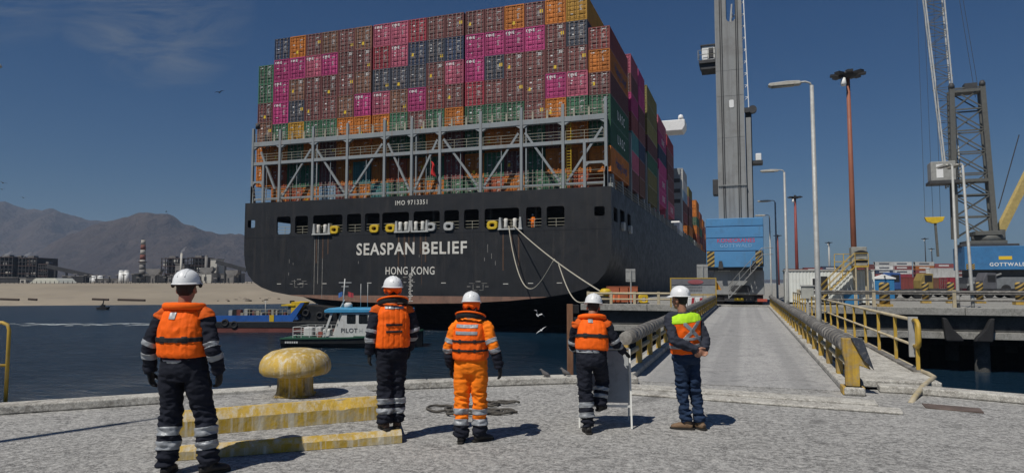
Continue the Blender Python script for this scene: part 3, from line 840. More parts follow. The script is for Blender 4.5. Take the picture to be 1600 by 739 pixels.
# pedestals along the starboard edge under the outboard stacks, side lashing posts
for k in range(26):
    y = 3.2 + k * 6.1
    m_ = MB(); m_.prism([(HB - 1.5, 10.85), (HB - .25, 10.85), (HB - .45, 13.85), (HB - 1.0, 13.85)], y, y + .9, 'y'); m_.build('pedestal', M_grey, ship, bevel=.02)
rail(0, 150, 11.98, 0, (.35, .7, 1.05), 1.5, ship, M_cream, 'deck_rail').location = (HB - .15, .5, 0)
o = [q for q in ship.children if q.name.startswith('deck_rail')][0]; o.rotation_euler = (0, 0, R_(90))
for y in (15.2, 29.6, 43.9, 57.9):
    m_ = MB()
    for x in (HB - .7, HB - 3.2): m_.box(x, x + .45, y, y + .5, 10.85, 21)
    m_.box(HB - 3.2, HB - .25, y - .1, y + .6, 16.6, 17.0); m_.box(HB - 3.2, HB - .25, y - .1, y + .6, 20.6, 21.0)
    m_.build('lashing_tower', M_grey, ship)
# accommodation block with its bridge wing
ay = 76.0
m_ = MB(); m_.box(-20, 20, ay, ay + 11, 10.85, 32); acc = m_.build('accommodation', M_white, ship)
m_ = MB(); m_.box(-HB, HB - 3, ay + 1, ay + 9, 32, 35.2); m_.build('wheelhouse', M_white, acc)
wp = aty(1040, 205, SY + ay + 2); 
m_ = MB(); m_.prism([(HB - 6, 34.6), (HB + 1.0, 34.6), (HB + 1.6, 35.6), (HB + 1.6, 37.0), (HB - 6, 37.0)], ay + 1, ay + 6, 'y'); m_.build('bridge_wing', M_white, acc, bevel=.15)
m_ = MB(); m_.lathe([(.55, 0), (.6, .5), (.45, 1.0), (.1, 1.2)], 14); m_.build('wing_light', M_white, acc, loc=(HB + .7, ay + 1.6, 37.0))
for k in range(7):
    m_ = MB(); z = 12.5 + k * 2.7; m_.box(20, 20.06, ay + 1, ay + 10, z, z + 1.0); m_.build('window_band', M_inside, acc)
m_ = MB(); m_.box(17, HB - .3, ay + 12, ay + 15, 10.85, 25.5); m_.box(18, HB - .6, ay + 12.4, ay + 14.6, 25.5, 28.2); lt = m_.build('lashing_house', M_grey, ship, bevel=.1)
for z in (20, 22.4, 24.8):
    m_ = MB(); m_.box(17.4, HB - .6, ay + 11.9, ay + 12, z, z + .9); m_.build('louvre', M_inside, lt)
m_ = MB(); m_.prism([(ay + 4, 10.8), (ay + 13, 10.8), (ay + 11.5, 15.2), (ay + 5, 15.2)], HB - 2.5, HB - .2, 'x'); m_.build('lifeboat_platform', M_white, ship, bevel=.1)

# ------------------------------------------------------------------ containers
CW, CH, CHS, CLEN = 2.438, 2.896, 2.591, 12.19
def cont_body(h, length, ribs=44):
    """corrugated box: front wall at y=0 is the door end, x centred"""
    mb = MB(); w = CW / 2; f = .12
    # end frame: posts and headers
    mb.box(-w, -w + f, 0, .14, 0, h); mb.box(w - f, w, 0, .14, 0, h)
    mb.box(-w + f, w - f, 0, .14, 0, .16); mb.box(-w + f, w - f, 0, .14, h - .13, h)
    mb.box(-w, w, length - .14, length, 0, h)
    # bottom and top side rails
    for s in (-1, 1):
        a, b = (w - .06, w) if s > 0 else (-w, -w + .06)
        mb.box(a, b, .14, length - .14, 0, .15); mb.box(a, b, .14, length - .14, h - .08, h)
        ys_ = []; n = ribs; L0, L1 = .14, length - .14; p = (L1 - L0) / n
        for i in range(n):
            y = L0 + i * p
            ys_ += [(y, 0), (y + p * .3, 0), (y + p * .5, 1), (y + p * .8, 1)]
        ys_.append((L1, 0))
        vs = []
        for y, d in ys_:
            x = s * (w - .005 - .045 * d); vs += [(x, y, .15), (x, y, h - .08)]
        mb.add(vs, [(2 * i, 2 * i + 1, 2 * i + 3, 2 * i + 2) for i in range(len(ys_) - 1)])
    mb.add([(-w, .14, h - .02), (w, .14, h - .02), (w, length - .14, h - .02), (-w, length - .14, h - .02)], [(0, 1, 2, 3)])
    mb.add([(-w, .14, .05), (w, .14, .05), (w, length - .14, .05), (-w, length - .14, .05)], [(0, 1, 2, 3)])
    return mb.mesh('container_shell')
def cont_door(h):
    """one leaf: five horizontal swages, gasket edge"""
    mb = MB(); w = .545; z0, z1 = .18, h - .15
    mb.box(-w, w, .085, .125, z0, z1)
    k = 5; p = (z1 - z0) / k
    for i in range(k):
        a = z0 + i * p; mb.prism([(.085, a + .04), (.05, a + .10), (.05, a + p - .10), (.085, a + p - .04)], -w + .05, w - .05, 'x')
    return mb.mesh('container_door')
def cont_bars(h):
    mb = MB()
    for x in (-.27, .27):
        mb.bar((x, .0, .1), (x, .0, h - .08), .05)
        for z in (.12, .5, h * .5, h - .55, h - .12): mb.box(x - .09, x + .09, -.02, .07, z - .04, z + .04)
    mb.box(-.3, .36, -.045, -.02, 1.02, 1.07); mb.box(-.3, .36, -.045, -.02, .86, .91)
    return mb.mesh('locking_bars')
BODY = {(h, l): cont_body(h, l, r) for h, l, r in ((CH, CLEN, 44), (CHS, CLEN, 44), (CHS, 6.06, 22))}
DOOR = {h: cont_door(h) for h in (CH, CHS)}
BARS = {h: cont_bars(h) for h in (CH, CHS)}
for d_ in (BODY, DOOR, BARS):
    for me in d_.values(): me.materials.append(None)
CC = {
    'N': (0.035, 0.055, 0.105), 'D': (0.058, 0.068, 0.092), 'O': (0.50, 0.165, 0.026), 'Y': (0.46, 0.245, 0.03), 'M': (0.165, 0.060, 0.056),
    'B': (0.20, 0.095, 0.062), 'P': (0.42, 0.048, 0.17), 'K': (0.42, 0.10, 0.155), 'R': (0.30, 0.034, 0.052), 'S': (0.24, 0.06, 0.055),
    'G': (0.045, 0.135, 0.075), 'T': (0.06, 0.19, 0.19), 'L': (0.22, 0.33, 0.44), 'V': (0.21, 0.18, 0.055), 'W': (0.55, 0.55, 0.53), 'Q': (0.36, 0.09, 0.04), 'U': (0.04, 0.10, 0.085)}
CN = {'N': 'navy blue', 'D': 'slate grey', 'O': 'orange', 'Y': 'amber', 'M': 'maroon', 'B': 'brown', 'P': 'magenta', 'K': 'rose pink', 'R': 'crimson', 'S': 'brick red', 'G': 'green', 'T': 'teal', 'L': 'pale blue', 'V': 'olive yellow', 'W': 'white', 'Q': 'rust orange', 'U': 'dark green'}
def cmat(k):
    return mat('container_' + CN[k].replace(' ', '_'), CC[k], .62, var=.14, scale=.8, dirt=tuple(c * .5 + .03 for c in CC[k]), damt=.45, streak=tuple(c * .35 + q for c, q in zip(CC[k], (.05, .022, .012))), samt=.6, sscale=1.6, cover=.03, per_obj=.28, spec=.3)
M_barsteel = mat('locking_bar_steel', (0.27, 0.22, 0.2), .55, .2, var=.2, scale=2)
M_cwhite = mat('container_print_white', (0.72, 0.72, 0.70), .6, var=.05)
M_cyellow = mat('container_sticker_yellow', (0.72, 0.48, 0.03), .6, var=.05)
def print_mesh(kind):
    mb = MB()
    def row(x, z, w, h): mb.box(x, x + w, -.004, 0, z, z + h)
    r = random.Random(hash(kind) % 100 if not isinstance(kind, int) else kind)
    x = .22
    row(x, 2.28, .34, .085); row(x + .4, 2.28, .25, .085); row(x, 2.14, .2, .07)
    for i in range(5): row(x + r.uniform(0, .1), 1.72 - i * .13, r.uniform(.15, .42), .045)
    for i in range(r.randint(0, 2)): row(-.95 + r.uniform(0, .5), r.uniform(.5, 2.0), r.uniform(.12, .3), r.uniform(.06, .16))
    if kind % 2: row(-.95, 2.2, .4, .1)
    return mb.mesh('markings')
PRINTS = [print_mesh(i) for i in range(9)]
STICK = []
for i in range(4):
    mb = MB(); xz = [(-.9, 1.1), (.6, .55), (-.3, .5), (.62, 1.5)][i]
    mb.box(xz[0], xz[0] + .38, -.014, -.008, xz[1], xz[1] + .40); STICK.append(mb.mesh('sticker'))
for me in PRINTS: me.materials.append(M_cwhite)
for me in STICK: me.materials.append(M_cyellow)
LOGO = {'TEX': text_mesh('TEX', .42, .012), 'ONE': text_mesh('ONE', .5, .02)}
n_cont = 0
def container(loc, key, h=CH, length=CLEN, doors=True, label='', group='', logo=None, yellow=None, side_text=None, side_col=None, rotz=0, white=True):
    global n_cont; n_cont += 1
    o = place(BODY[(h, length)], 'shipping_container', None, loc, (0, 0, rotz), material=cmat(key))
    tag(o, label, 'container', group)
    if doors:
        for s in (-1, 1):
            d = place(DOOR[h], 'door', o, (s * .56, 0, 0), material=cmat(key))
            place(BARS[h], 'locking_bars', d, (0, 0, 0), material=M_barsteel if key in 'GDNMBRS' else cmat(key))
        if white: place(PRINTS[(n_cont * 5 + n_cont // 9) % 9], 'markings', o, (0, .044, 0))['kind'] = 'stuff'
        if yellow is not None: place(STICK[yellow], 'sticker', o, (0, .05, 0))
        if logo: place(LOGO[logo], 'logo_print', o, (.55 if logo == 'TEX' else -.55, .04, h - .42), (R_(90), 0, 0), material=M_cwhite)
    if side_text:
        lettering(side_text, 1.55, side_col or M_cwhite, o, (CW / 2 + .012, length * .55, h * .5), (R_(90), 0, R_(90)), .01, 'side_lettering', spacing=1.5 if len(side_text) < 6 else 1.0)
    return o
grid = [  # tiers from the top, columns 1..17
 'NOMBMBKKRMMMMOMOY',
 'PPKPMMRKNDNPPPPMD',
 'PBMMMBDDDMKPDMMMM',
 'PDMMBPKBPSMRMMMPK',
 'GYGGOOOGMGOGGGMOG',
 'OGOMOOOGGOMGOOGMO',
 'QGGMOTOQOGSOGMGOO',
 'OQOLSOTGOOGGQOGGQ']
ord_ = ['leftmost', 'second', 'third', 'fourth', 'fifth', 'sixth', 'seventh', 'eighth', 'ninth', 'tenth', 'eleventh', 'twelfth', 'thirteenth', 'fourteenth', 'fifteenth', 'sixteenth', 'seventeenth', 'eighteenth', 'rightmost']
tiers = ['top', 'second', 'third', 'fourth', 'fifth', 'sixth', 'seventh', 'bottom']
XC0, PITCHX, CYF, ZTOP = -62.1 + 1.26, 2.520, 72.95, 34.5
for c in range(19):
    x = XC0 + c * PITCHX
    if c >= 7: x += .17
    if c >= 12: x += .17
    if c in (0, 18):
        keys = 'GGMBOO' if c == 0 else 'SOMGGO'
        hs_ = [CHS] * 3 + [CH] * 3; z = 30.55 if c == 18 else 31.05
        for t, k in enumerate(keys):
            h = hs_[t]; z -= h + .015
            st_, sc_ = None, None
            if c == 18: st_, sc_ = {1: ('Hapag-Lloyd', mat('print_blue', (0.03, 0.05, 0.14), .6)), 3: ('UASC', None), 4: ('UASC', None), 5: ('Hapag-Lloyd', mat('print_blue', (0.03, 0.05, 0.14), .6))}.get(t, (None, None))
            container((x + (.06 if c == 18 else 0), CYF, z), k, h, label=f'{CN[k]} container, {tiers[t]} from the top of the {"far left" if c == 0 else "far right"} stern stack' if t else f'{CN[k]} container on top of the {"low far left" if c == 0 else "lower far right"} stern stack',
                      group='containers stacked at the stern', yellow=(t + c) % 4 if k in 'MB' else None, side_text=st_, side_col=sc_)
        continue
    for t in range(8):
        k = grid[t][c - 1]; z = ZTOP - (t + 1) * (CH + .022)
        container((x, CYF, z), k, CH, label=f'{CN[k]} container, {tiers[t]} tier, {ord_[c]} stack of the stern wall', group='containers stacked at the stern',
                  logo='ONE' if k in 'PK' and t < 4 else ('TEX' if k in 'MBO' and (c * 3 + t) % 3 != 0 and t < 4 else None), yellow=(t * 3 + c) % 4 if (t * 5 + c) % 3 != 1 and k in 'MBDNO' else None)
# outboard stacks further forward
bays = [(87.9, 6.06, ['K', 'M', 'P', 'S', 'T', 'K', 'M'], 32.2), (94.6, 6.06, ['P', 'P', 'M', 'M', 'N', 'M', 'B'], 32.2), (103.3, CLEN, ['V', 'V', 'V', 'M', 'G', 'V', 'V'], 32.3),
        (117.2, CLEN, ['K', 'P', 'N', 'P', 'P', 'P', 'P'], 31.0), (131.1, CLEN, ['R', 'M', 'M', 'M', 'M', 'K', 'P'], 30.4)]
bn = ['just forward of the green lettered ones', 'in the second bay along the shaded side', 'in the olive stack on the shaded side', 'in the magenta stack on the shaded side', 'next to the white bridge wing']
XO = XC0 + 18 * PITCHX + .36
for (yb, ln, keys, ztop), nm in zip(bays, bn):
    for col in (0, 1):
        z = ztop - (0 if col == 0 else 2.59)
        for t, k in enumerate(keys):
            z -= CHS + .012
            if z < 13.2: break
            if col and t > 3: break
            kk = k if col == 0 else keys[(t + 3) % 7]
            container((XO - col * PITCHX, yb, z), kk, CHS, ln, True, f'{CN[kk]} container, {tiers[t]} of {"outboard" if col == 0 else "inboard"} stack {nm}', 'containers along the shaded side', white=False,
                      side_text='ONE' if k in 'PK' and col == 0 and t in (1, 2, 4, 5) and ln > 10 else None)
far = [(165, 'WWLMS', 29.2, 0), (182, 'VMMBOG', 27.0, 0), (197, 'OMVSTM', 25.0, 1), (211, 'OOGOQO', 26.8, 0), (226, 'QOGMOS', 24.6, 0), (241, 'OQSMOO', 23.5, 0), (257, 'MOQSMM', 22.0, 0)]
fn = ['white topped', 'olive topped', 'low orange', 'bright orange', 'rust orange', 'distant orange', 'farthest maroon']
for (yb, keys, ztop, off), nm in zip(far, fn):
    z = ztop
    for t, k in enumerate(keys):
        z -= CHS + .012
        container((XO - off * PITCHX, yb, z), k, CHS, CLEN, True, f'{CN[k]} container, {tiers[t]} of the {nm} stack near the bow', 'containers near the bow', white=False)

# ------------------------------------------------------------------ mooring lines
M_rope = mat('mooring_rope', (0.40, 0.37, 0.30), .9, var=.2, scale=8, bump=.4, bscale=60)
def sag(a, b, s, n=24):
    a, b = Vector(a), Vector(b); return [a.lerp(b, i / n) - Vector((0, 0, s * 4 * (i / n) * (1 - i / n))) for i in range(n + 1)]
def rope(pts, r, label, parent=None):
    m_ = MB(); m_.tube(pts, r, 8)
    return tag(m_.build('mooring_line', M_rope), label, 'rope', 'mooring lines at the stern')
hook = atz(940, 454, .55)
hook = aty(938, 455, PY + 1.2)
A1, A2 = aty(803, 353, SY - .35), aty(795, 353, SY - .35)
rope(sag(A1, hook, .35), .062, 'taut pale mooring line from the stern fairlead down to the yellow hook')
mid = A1.lerp(hook, .56) - Vector((0, 0, .25))
bt = aty(833, 436, SY - 9)
pts = []
for i in range(29):
    t = i / 28
    a = A2.lerp(mid, t); pts.append(a - Vector((0, 0, 5.0 * math.sin(math.pi * t ** .8) ** 1.0)))
rope(pts, .058, 'slack pale mooring line hanging in a deep loop below the stern fairlead')
m2 = A1.lerp(hook, .60) - Vector((0, 0, .28)); e2 = hook + Vector((-.9, .3, -.7))
rope([m2.lerp(e2, i / 14) - Vector((0, 0, 1.5 * math.sin(math.pi * i / 14))) for i in range(15)], .05, 'short drooping rope tail below the taut mooring line')

# ================================================================== BRIDGE FURNITURE
M_pipe = mat('weathered_pipe', (0.16, 0.15, 0.135), .7, .1, var=.3, scale=2, dirt=(0.42, 0.40, 0.36), damt=.75, dscale=4, bump=.3, bscale=20)
M_postyel = mat('post_yellow', (0.46, 0.29, 0.04), .65, var=.25, scale=3, dirt=(0.30, 0.25, 0.17), damt=.75, bump=.2, cover=.06, streak=(.2, .12, .05), samt=.5, sscale=6)
M_railyel = mat('railing_yellow', (0.48, 0.31, 0.045), .6, var=.18, scale=3, dirt=(0.45, 0.36, 0.2), damt=.55)
M_railgrey = mat('railing_bleached', (0.42, 0.36, 0.25), .7, var=.2, scale=3, dirt=(0.55, 0.42, 0.12), damt=.6)
M_galv = mat('galvanised_steel', (0.40, 0.40, 0.38), .6, .25, var=.15, scale=3, dirt=(0.28, 0.26, 0.23), damt=.5, bump=.1)
M_black = mat('black_paint', (0.02, 0.02, 0.022), .6, var=.2)
M_blackpost = mat('chipped_blue_black', (0.035, 0.042, 0.055), .6, var=.3, scale=6, dirt=(0.25, 0.24, 0.22), damt=.5)

def guard_rail(x, y0, y1, label, inward, near_post=True):
    g = thing('guard_rail', label, 'guard rail', (x, y0, 0), 0, 'guard rails along the approach bridge')
    L = y1 - y0
    m_ = MB(); n = 14
    pts = [(0, L * i / n, .74 + .012 * math.sin(i * 2.1)) for i in range(n + 1)]
    m_.tube(pts, .125, 12); m_.build('top_pipe', M_pipe, g)
    # sleeves: split hose wrapped round the pipe near the end
    for k in range(9):
        s = MB(); y = .35 + k * .42; s.tube([(0, y, .74), (0, y + .38, .74)], .138, 12); s.build('rubber_sleeve', M_pipe, g)
    m_ = MB(); m_.tube([(-inward * .03, .2, .42), (-inward * .03, L, .42)], .05, 8); m_.build('lower_pipe', M_railgrey, g)
    k = int(L / 1.55)
    for i in range(k + 1):
        y = L * i / k; m_ = MB()
        if i == 0 and near_post:
            m_.prism([(-.10, .13), (.10, .13), (.10, .46), (.26, .40), (.14, .70), (.12, .88), (-.14, .88), (-.13, .62), (-.10, .5)], -.08, .06, 'y')
            m_.build('end_post', M_postyel, g, loc=(0, y, 0), bevel=.01)
            b = MB(); b.prism([(-.02, .90), (.15, .90), (.30, .40), (.15, .55)], -.13, -.082, 'y'); b.build('end_plate', M_blackpost, g, loc=(0, y, 0), bevel=.01)
            f = MB(); f.box(-.16, .16, -.17, .17, .004, .13); f.build('end_block', M_postyel, g, loc=(0, y, 0), bevel=.01)
        else:
            m_.prism([(-.10, .12), (.10, .12), (.07, .62), (-.07, .62)], -.05, .05, 'x'); m_.build('post', M_postyel, g, loc=(0, y, 0))
    return g
guard_rail(BX1 + .14, 11.95, 49.5, 'weathered pipe guard rail on yellow posts along the right side of the bridge', -1)
guard_rail(BX0 - .16, 12.35, 49.5, 'weathered pipe guard rail on yellow posts along the left side of the bridge', 1, False)

def yellow_railing(x, y0, y1):
    g = thing('handrail', 'yellow pedestrian handrail with a looped end along the bridge walkway', 'handrail', (x, y0, .05))
    L = y1 - y0; k = int(L / 1.85)
    m_ = MB(); m_.tube([(0, .25, 1.0), (0, L, 1.0)], .035, 8); m_.build('top_rail', M_railgrey, g)
    m_ = MB(); m_.tube([(0, .25, .52), (0, L, .52)], .03, 8); m_.build('middle_rail', M_railgrey, g)
    m_ = MB(); m_.tube([(0, .3, 1.0), (0, .1, 1.0), (0, .0, .95), (0, -.04, .86), (0, -.04, .64), (0, 0, .55), (0, .1, .51), (0, .3, .51)], .04, 10); m_.build('end_loop', M_railyel, g)
    m_ = MB(); m_.box(-.08, .08, .38, .44, .3, 1.06); m_.build('end_board', M_galv, g)
    for i in range(k + 1):
        y = .12 + (L - .2) * i / k; m_ = MB(); m_.bar((0, y, 0), (0, y, .98), .06, .045); m_.build('post', M_railyel, g)
    ce = atz(1422, 629) - Vector((x, y0, .05)); m_ = MB(); m_.tube([(.06, L, .06), (.06, .1, .06), (.07, -.25, .07), (.07, -.7, .06), Vector((.07, -.7, 0)).lerp(ce, .55) + Vector((0, 0, .07)), Vector((.07, -.7, 0)).lerp(ce, .85) + Vector((0, 0, .02)), ce + Vector((0, 0, -.03))], .042, 10); m_.build('cable_conduit', M_railgrey, g)
    m_ = MB(); m_.box(-.1, .04, .05, L, -.01, .09); m_.build('toe_board', M_pipe, g)
yellow_railing(3.0, 14.3, 49.4)

# lamp posts
def lamp_post(h=9.4, arm=1.45):
    g = thing('lamp_post', '', 'lamp post', (0, 0, 0), 0, 'lamp posts beside the bridge and pier')
    m_ = MB(); m_.tube([(0, 0, 0), (0, 0, .5), (0, 0, h)], [.11, .105, .07], 14); m_.build('pole', M_galv, g)
    m_ = MB(); m_.box(-.2, .2, -.2, .2, 0, .03)
    for a in (-.15, .15):
        for b in (-.15, .15): m_.box(a - .025, a + .025, b - .025, b + .025, .03, .07)
    m_.build('base_plate', M_galv, g)
    m_ = MB(); m_.tube([(0, 0, h - .05), (-.06, 0, h + .1), (-.22, 0, h + .17), (-.45, 0, h + .17)], .04, 8); m_.build('arm', M_galv, g)
    hd = MB(); hd.prism([(-.36, h + .12), (-.45, h + .21), (-.9, h + .235), (-arm - .1, h + .20), (-arm - .16, h + .12), (-arm - .05, h + .07), (-.45, h + .07)], -.17, .17, 'y')
    hd = hd.build('lamp_head', mat('lamp_housing', (0.44, 0.42, 0.37), .6, var=.15, scale=4, dirt=(.25, .2, .15), damt=.5), g, bevel=.02)
    m_ = MB(); m_.box(-arm - .02, -.65, -.13, .13, h + .045, h + .068); m_.build('lens', mat('lamp_lens', (0.16, 0.15, 0.12), .2, var=.1), hd)
    return g
lp0 = lamp_post()
lamps = [((2.6, 28.2, .05), 'tall grey lamp post nearest the viewer on the bridge walkway'), ((2.72, 50.6, .1), 'grey lamp post standing where the bridge meets the pier'),
         ((2.8, 68.7, 0), 'grey lamp post beyond the pier edge, third along the bridge line'), ((2.75, 83.6, 0), 'farthest small grey lamp post behind the blue crane housing')]
for i, (p, lb) in enumerate(lamps):
    o = lp0 if i == 0 else copy_tree(lp0)
    o.location = p; o['label'] = lb
o = copy_tree(lp0); o.location = rf(-9.0, 3.75); o.rotation_euler = (0, 0, R_(-111)); o['label'] = 'grey lamp post behind the viewer whose thin shadow crosses the quay at left'
o = copy_tree(lp0); p = rf(-9.93, 10.55, 0); o.location = (p.x, p.y, -4.25); o.rotation_euler = (0, 0, R_(180) + YAW); o['label'] = 'lamp post at the left frame edge with only its head showing'
p = aty(1497, 466, PY + .9); o = copy_tree(lp0); o.location = (p.x, p.y, 0); o.rotation_euler = (0, 0, R_(-75)); o['label'] = 'grey lamp post on the pier edge, left of the pair before the far blue crane'
p = aty(1520, 470, PY + .4); o = copy_tree(lp0); o.location = (p.x, p.y, 0); o.rotation_euler = (0, R_(-2.5), R_(-75)); o['label'] = 'grey lamp post on the pier edge, right of the pair before the far blue crane'

# high masts
M_orange = mat('mast_orange', (0.29, 0.105, 0.062), .6, var=.15, scale=.5, dirt=(0.25, 0.09, 0.05), damt=.4)
M_redmast = mat('mast_red', (0.26, 0.055, 0.045), .6, var=.15, scale=.5)
def high_mast(px, top_y, F, d, m, label, base_y=None, white=False):
    p = atf(px, 445, F); top = atf(px, top_y, F).z
    g = thing('floodlight_mast', label, 'light mast', (p.x, p.y, 0), 0, 'high floodlight masts in the yard')
    m_ = MB(); m_.tube([(0, 0, 0), (0, 0, top * .5), (0, 0, top - .6)], [d * .6, d * .5, d * .36], 14); m_.build('mast', m, g)
    m_ = MB(); m_.lathe([(.3, -1.0), (1.0, -.9), (1.3, -.55), (1.3, -.35), (.4, -.2), (.3, .2)], 16, (0, 0, top)); hd = m_.build('head_frame', M_black, g)
    for k in range(8):
        a = k * math.pi / 4; f = MB(); f.box(1.2, 2.25, -.38, .38, top - .62, top - .32); f.build('floodlight', M_black, hd, rot=(0, 0, a))
    f = MB(); f.lathe([(.28, -2.2), (.4, -1.9), (.26, -1.1)], 12, (-.7, -.8, top)); f.build('camera_dome', M_white, g)
high_mast(1336, 112, 92, .66, M_orange, 'tall orange floodlight mast behind the white cabin')
high_mast(1246, 306, 215, .95, M_redmast, 'thin red floodlight mast between the lamp posts')
high_mast(1217, 367, 380, 1.0, M_redmast, 'small far red floodlight mast beside the lamp posts')
high_mast(1297, 378, 430, 1.4, M_galv, 'far pale floodlight mast above the white cabin roof')
high_mast(1448, 372, 460, .7, M_black, 'far thin dark mast over the yard stacks')
high_mast(1458, 388, 520, .9, M_black, 'far short dark mast over the yard stacks')

# ================================================================== PIER FURNITURE
def pier_rail(x0, x1, y, label, hs_=(.52, .92), m=M_pipe, step=4.4):
    g = thing('pier_railing', label, 'railing', (x0, y, .12))
    for h in hs_:
        m_ = MB(); m_.tube([(0, 0, h), (x1 - x0, 0, h)], .09 if h == hs_[-1] else .06, 8); m_.build('rail', m, g)
    k = max(1, round((x1 - x0) / step))
    for i in range(k + 1):
        m_ = MB(); m_.box(-.1, .1, -.07, .07, 0, hs_[-1] + .14); m_.build('post', M_railgrey, g, loc=((x1 - x0) * i / k, 0, 0))
pier_rail(3.4, 45, PY + .25, 'heavy dark pipe railing along the pier edge right of the bridge', (.45, .86, .99))
pier_rail(-11.4, -2.6, PY + .25, 'low pipe railing along the pier edge left of the bridge', (.35, .78), M_railgrey, 1.8)

def stripe_mat():
    m = bpy.data.materials.new('hazard_stripes'); m.use_nodes = True
    N, L, noise, mr, mix, mapping = node_helpers(m); b = N['Principled BSDF']; b.inputs['Roughness'].default_value = .6
    tc = N.new('ShaderNodeTexCoord'); mp = N.new('ShaderNodeMapping'); mp.inputs['Rotation'].default_value = (0, R_(35), 0); L.new(tc.outputs['Object'], mp.inputs[0])
    w = N.new('ShaderNodeTexWave'); w.bands_direction = 'Z'; w.inputs['Scale'].default_value = 1.15; w.inputs['Distortion'].default_value = 0
    L.new(mp.outputs[0], w.inputs['Vector'])
    L.new(mix(mr(w.outputs['Fac'], .48, .52, 0, 1), (0.025, 0.024, 0.022), (0.40, 0.27, 0.07)), b.inputs['Base Color'])
    return m
M_hazard = stripe_mat()
for px, F, w, lb in ((1382, 47, .34, 'thick black and yellow striped post beside the blue toilet cabin'), (1446, 56, .26, 'black and yellow striped post before the tan yard stacks'), (1486, 56, .26, 'black and yellow striped post before the red yard boxes'),
                     (1531, 56, .26, 'black and yellow striped post below the far blue crane'), (1594, 52, .32, 'black and yellow striped post at the right frame edge')):
    p = atf(px, 460, F); m_ = MB(); m_.lathe([(w, 0), (w, 1.55), (w * .92, 1.68), (w * .6, 1.74)], 16)
    o = m_.build('striped_bollard', M_hazard, loc=(p.x, p.y, 0)); tag(o, lb, 'bollard', 'striped posts along the pier')
    m_ = MB(); m_.box(-w * 1.3, w * 1.3, -w * 1.3, w * 1.3, 0, .22); m_.build('footing', M_postyel, o)

# white office cabin with yellow stairs
cab = thing('office_cabin', 'white container office cabin with a small window behind the bridge railing', 'cabin', (2.95, 58.0, 0))
M_cabwhite = mat('cabin_white', (0.68, 0.70, 0.66), .55, var=.06, scale=.6, dirt=(0.5, 0.48, 0.42), damt=.35, streak=(.45, .43, .38), samt=.4, sscale=2)
m_ = MB(); L0, H0, D0 = 6.4, 2.62, 2.44
# rib-panelled walls
n = 26; vs = []
for i in range(n):
    x = L0 * i / n; p = L0 / n
    for dx, d in ((0, 0), (.3, 0), (.5, .03), (.8, .03)): vs.append((x + p * dx, d))
vs.append((L0, 0))
pts = []
for x, d in vs: pts += [(x, d, .15), (x, d, H0)]
m_.add(pts, [(2 * i, 2 * i + 1, 2 * i + 3, 2 * i + 2) for i in range(len(vs) - 1)])
m_.box(0, L0, .05, D0, .15, H0 - .02); m_.build('wall', M_cabwhite, cab)
m_ = MB(); m_.box(-.06, L0 + .06, -.06, D0 + .06, H0, H0 + .1); m_.build('roof', M_galv, cab, bevel=.02)
for x in (0, L0 - .12):
    m_ = MB(); m_.box(x, x + .12, -.03, .02, .1, H0); m_.build('corner_post', M_cabwhite, cab)
m_ = MB(); m_.box(1.95, 2.55, -.05, .0, 1.1, 2.1); w_ = m_.build('window_frame', M_white, cab); 
m_ = MB(); m_.box(2.02, 2.48, -.058, -.052, 1.17, 2.03); m_.build('pane', M_black, w_)
m_ = MB(); m_.box(2.62, 3.1, -.04, .0, .2, 2.2); m_.build('door', M_black, cab)
for i in range(2):
    m_ = MB(); m_.box(.4 + i * 5.4, .7 + i * 5.4, 0.1, D0, 0, .15); m_.build('foot', M_black, cab)
st = thing('steel_stairs', 'yellow steel stairs climbing to a railed platform in front of the white cabin', 'stairs', (0, 56.6, 0))
p0, p1 = aty(1277, 462, 56.6), aty(1335, 417.5, 56.6); px1 = aty(1357, 417, 56.6).x
zt = p1.z
for dy in (0, .9):
    m_ = MB(); m_.bar((p0.x, dy, .1), (p1.x, dy, zt), .05, .22, up=(0, 1, 0)); m_.build('stringer', M_railyel, st)
k = 11
for i in range(1, k):
    x = p0.x + (p1.x - p0.x) * i / k; z = .1 + (zt - .1) * i / k
    m_ = MB(); m_.box(x - .13, x + .13, .03, .87, z, z + .04); m_.build('tread', M_galv, st)
m_ = MB(); m_.box(p1.x - .02, px1, -.05, .95, zt, zt + .12); m_.build('platform', M_railyel, st)
for x in (p1.x + .08, px1 - .08):
    for dy in (0, .9):
        m_ = MB(); m_.box(x - .05, x + .05, dy - .05, dy + .05, 0, zt); m_.build('leg', M_railgrey, st)
m_ = MB(); m_.box(p1.x + .08, px1 - .08, -.03, .03, .95, 1.1); m_.build('cross_bar', M_railgrey, st)
for h in (.55, 1.05):
    m_ = MB(); m_.tube([(p0.x, 0, .1 + h), (p1.x, 0, zt + h), (px1, 0, zt + h)], .025, 6); m_.tube([(p0.x - .9, .9, zt + h - .05), (p1.x, .9, zt + h), (px1, .9, zt + h)] if 0 else [(p0.x, .9, .1 + h), (p1.x, .9, zt + h), (px1, .9, zt + h)], .025, 6); m_.build('stair_rail', M_railyel, st)
for i in range(5):
    x = p0.x + (px1 - p0.x) * i / 4; z = min(zt, .1 + (zt - .1) * (x - p0.x) / (p1.x - p0.x))
    m_ = MB(); m_.bar((x, 0, z), (x, 0, z + 1.05), .05); m_.build('baluster', M_railyel, st)
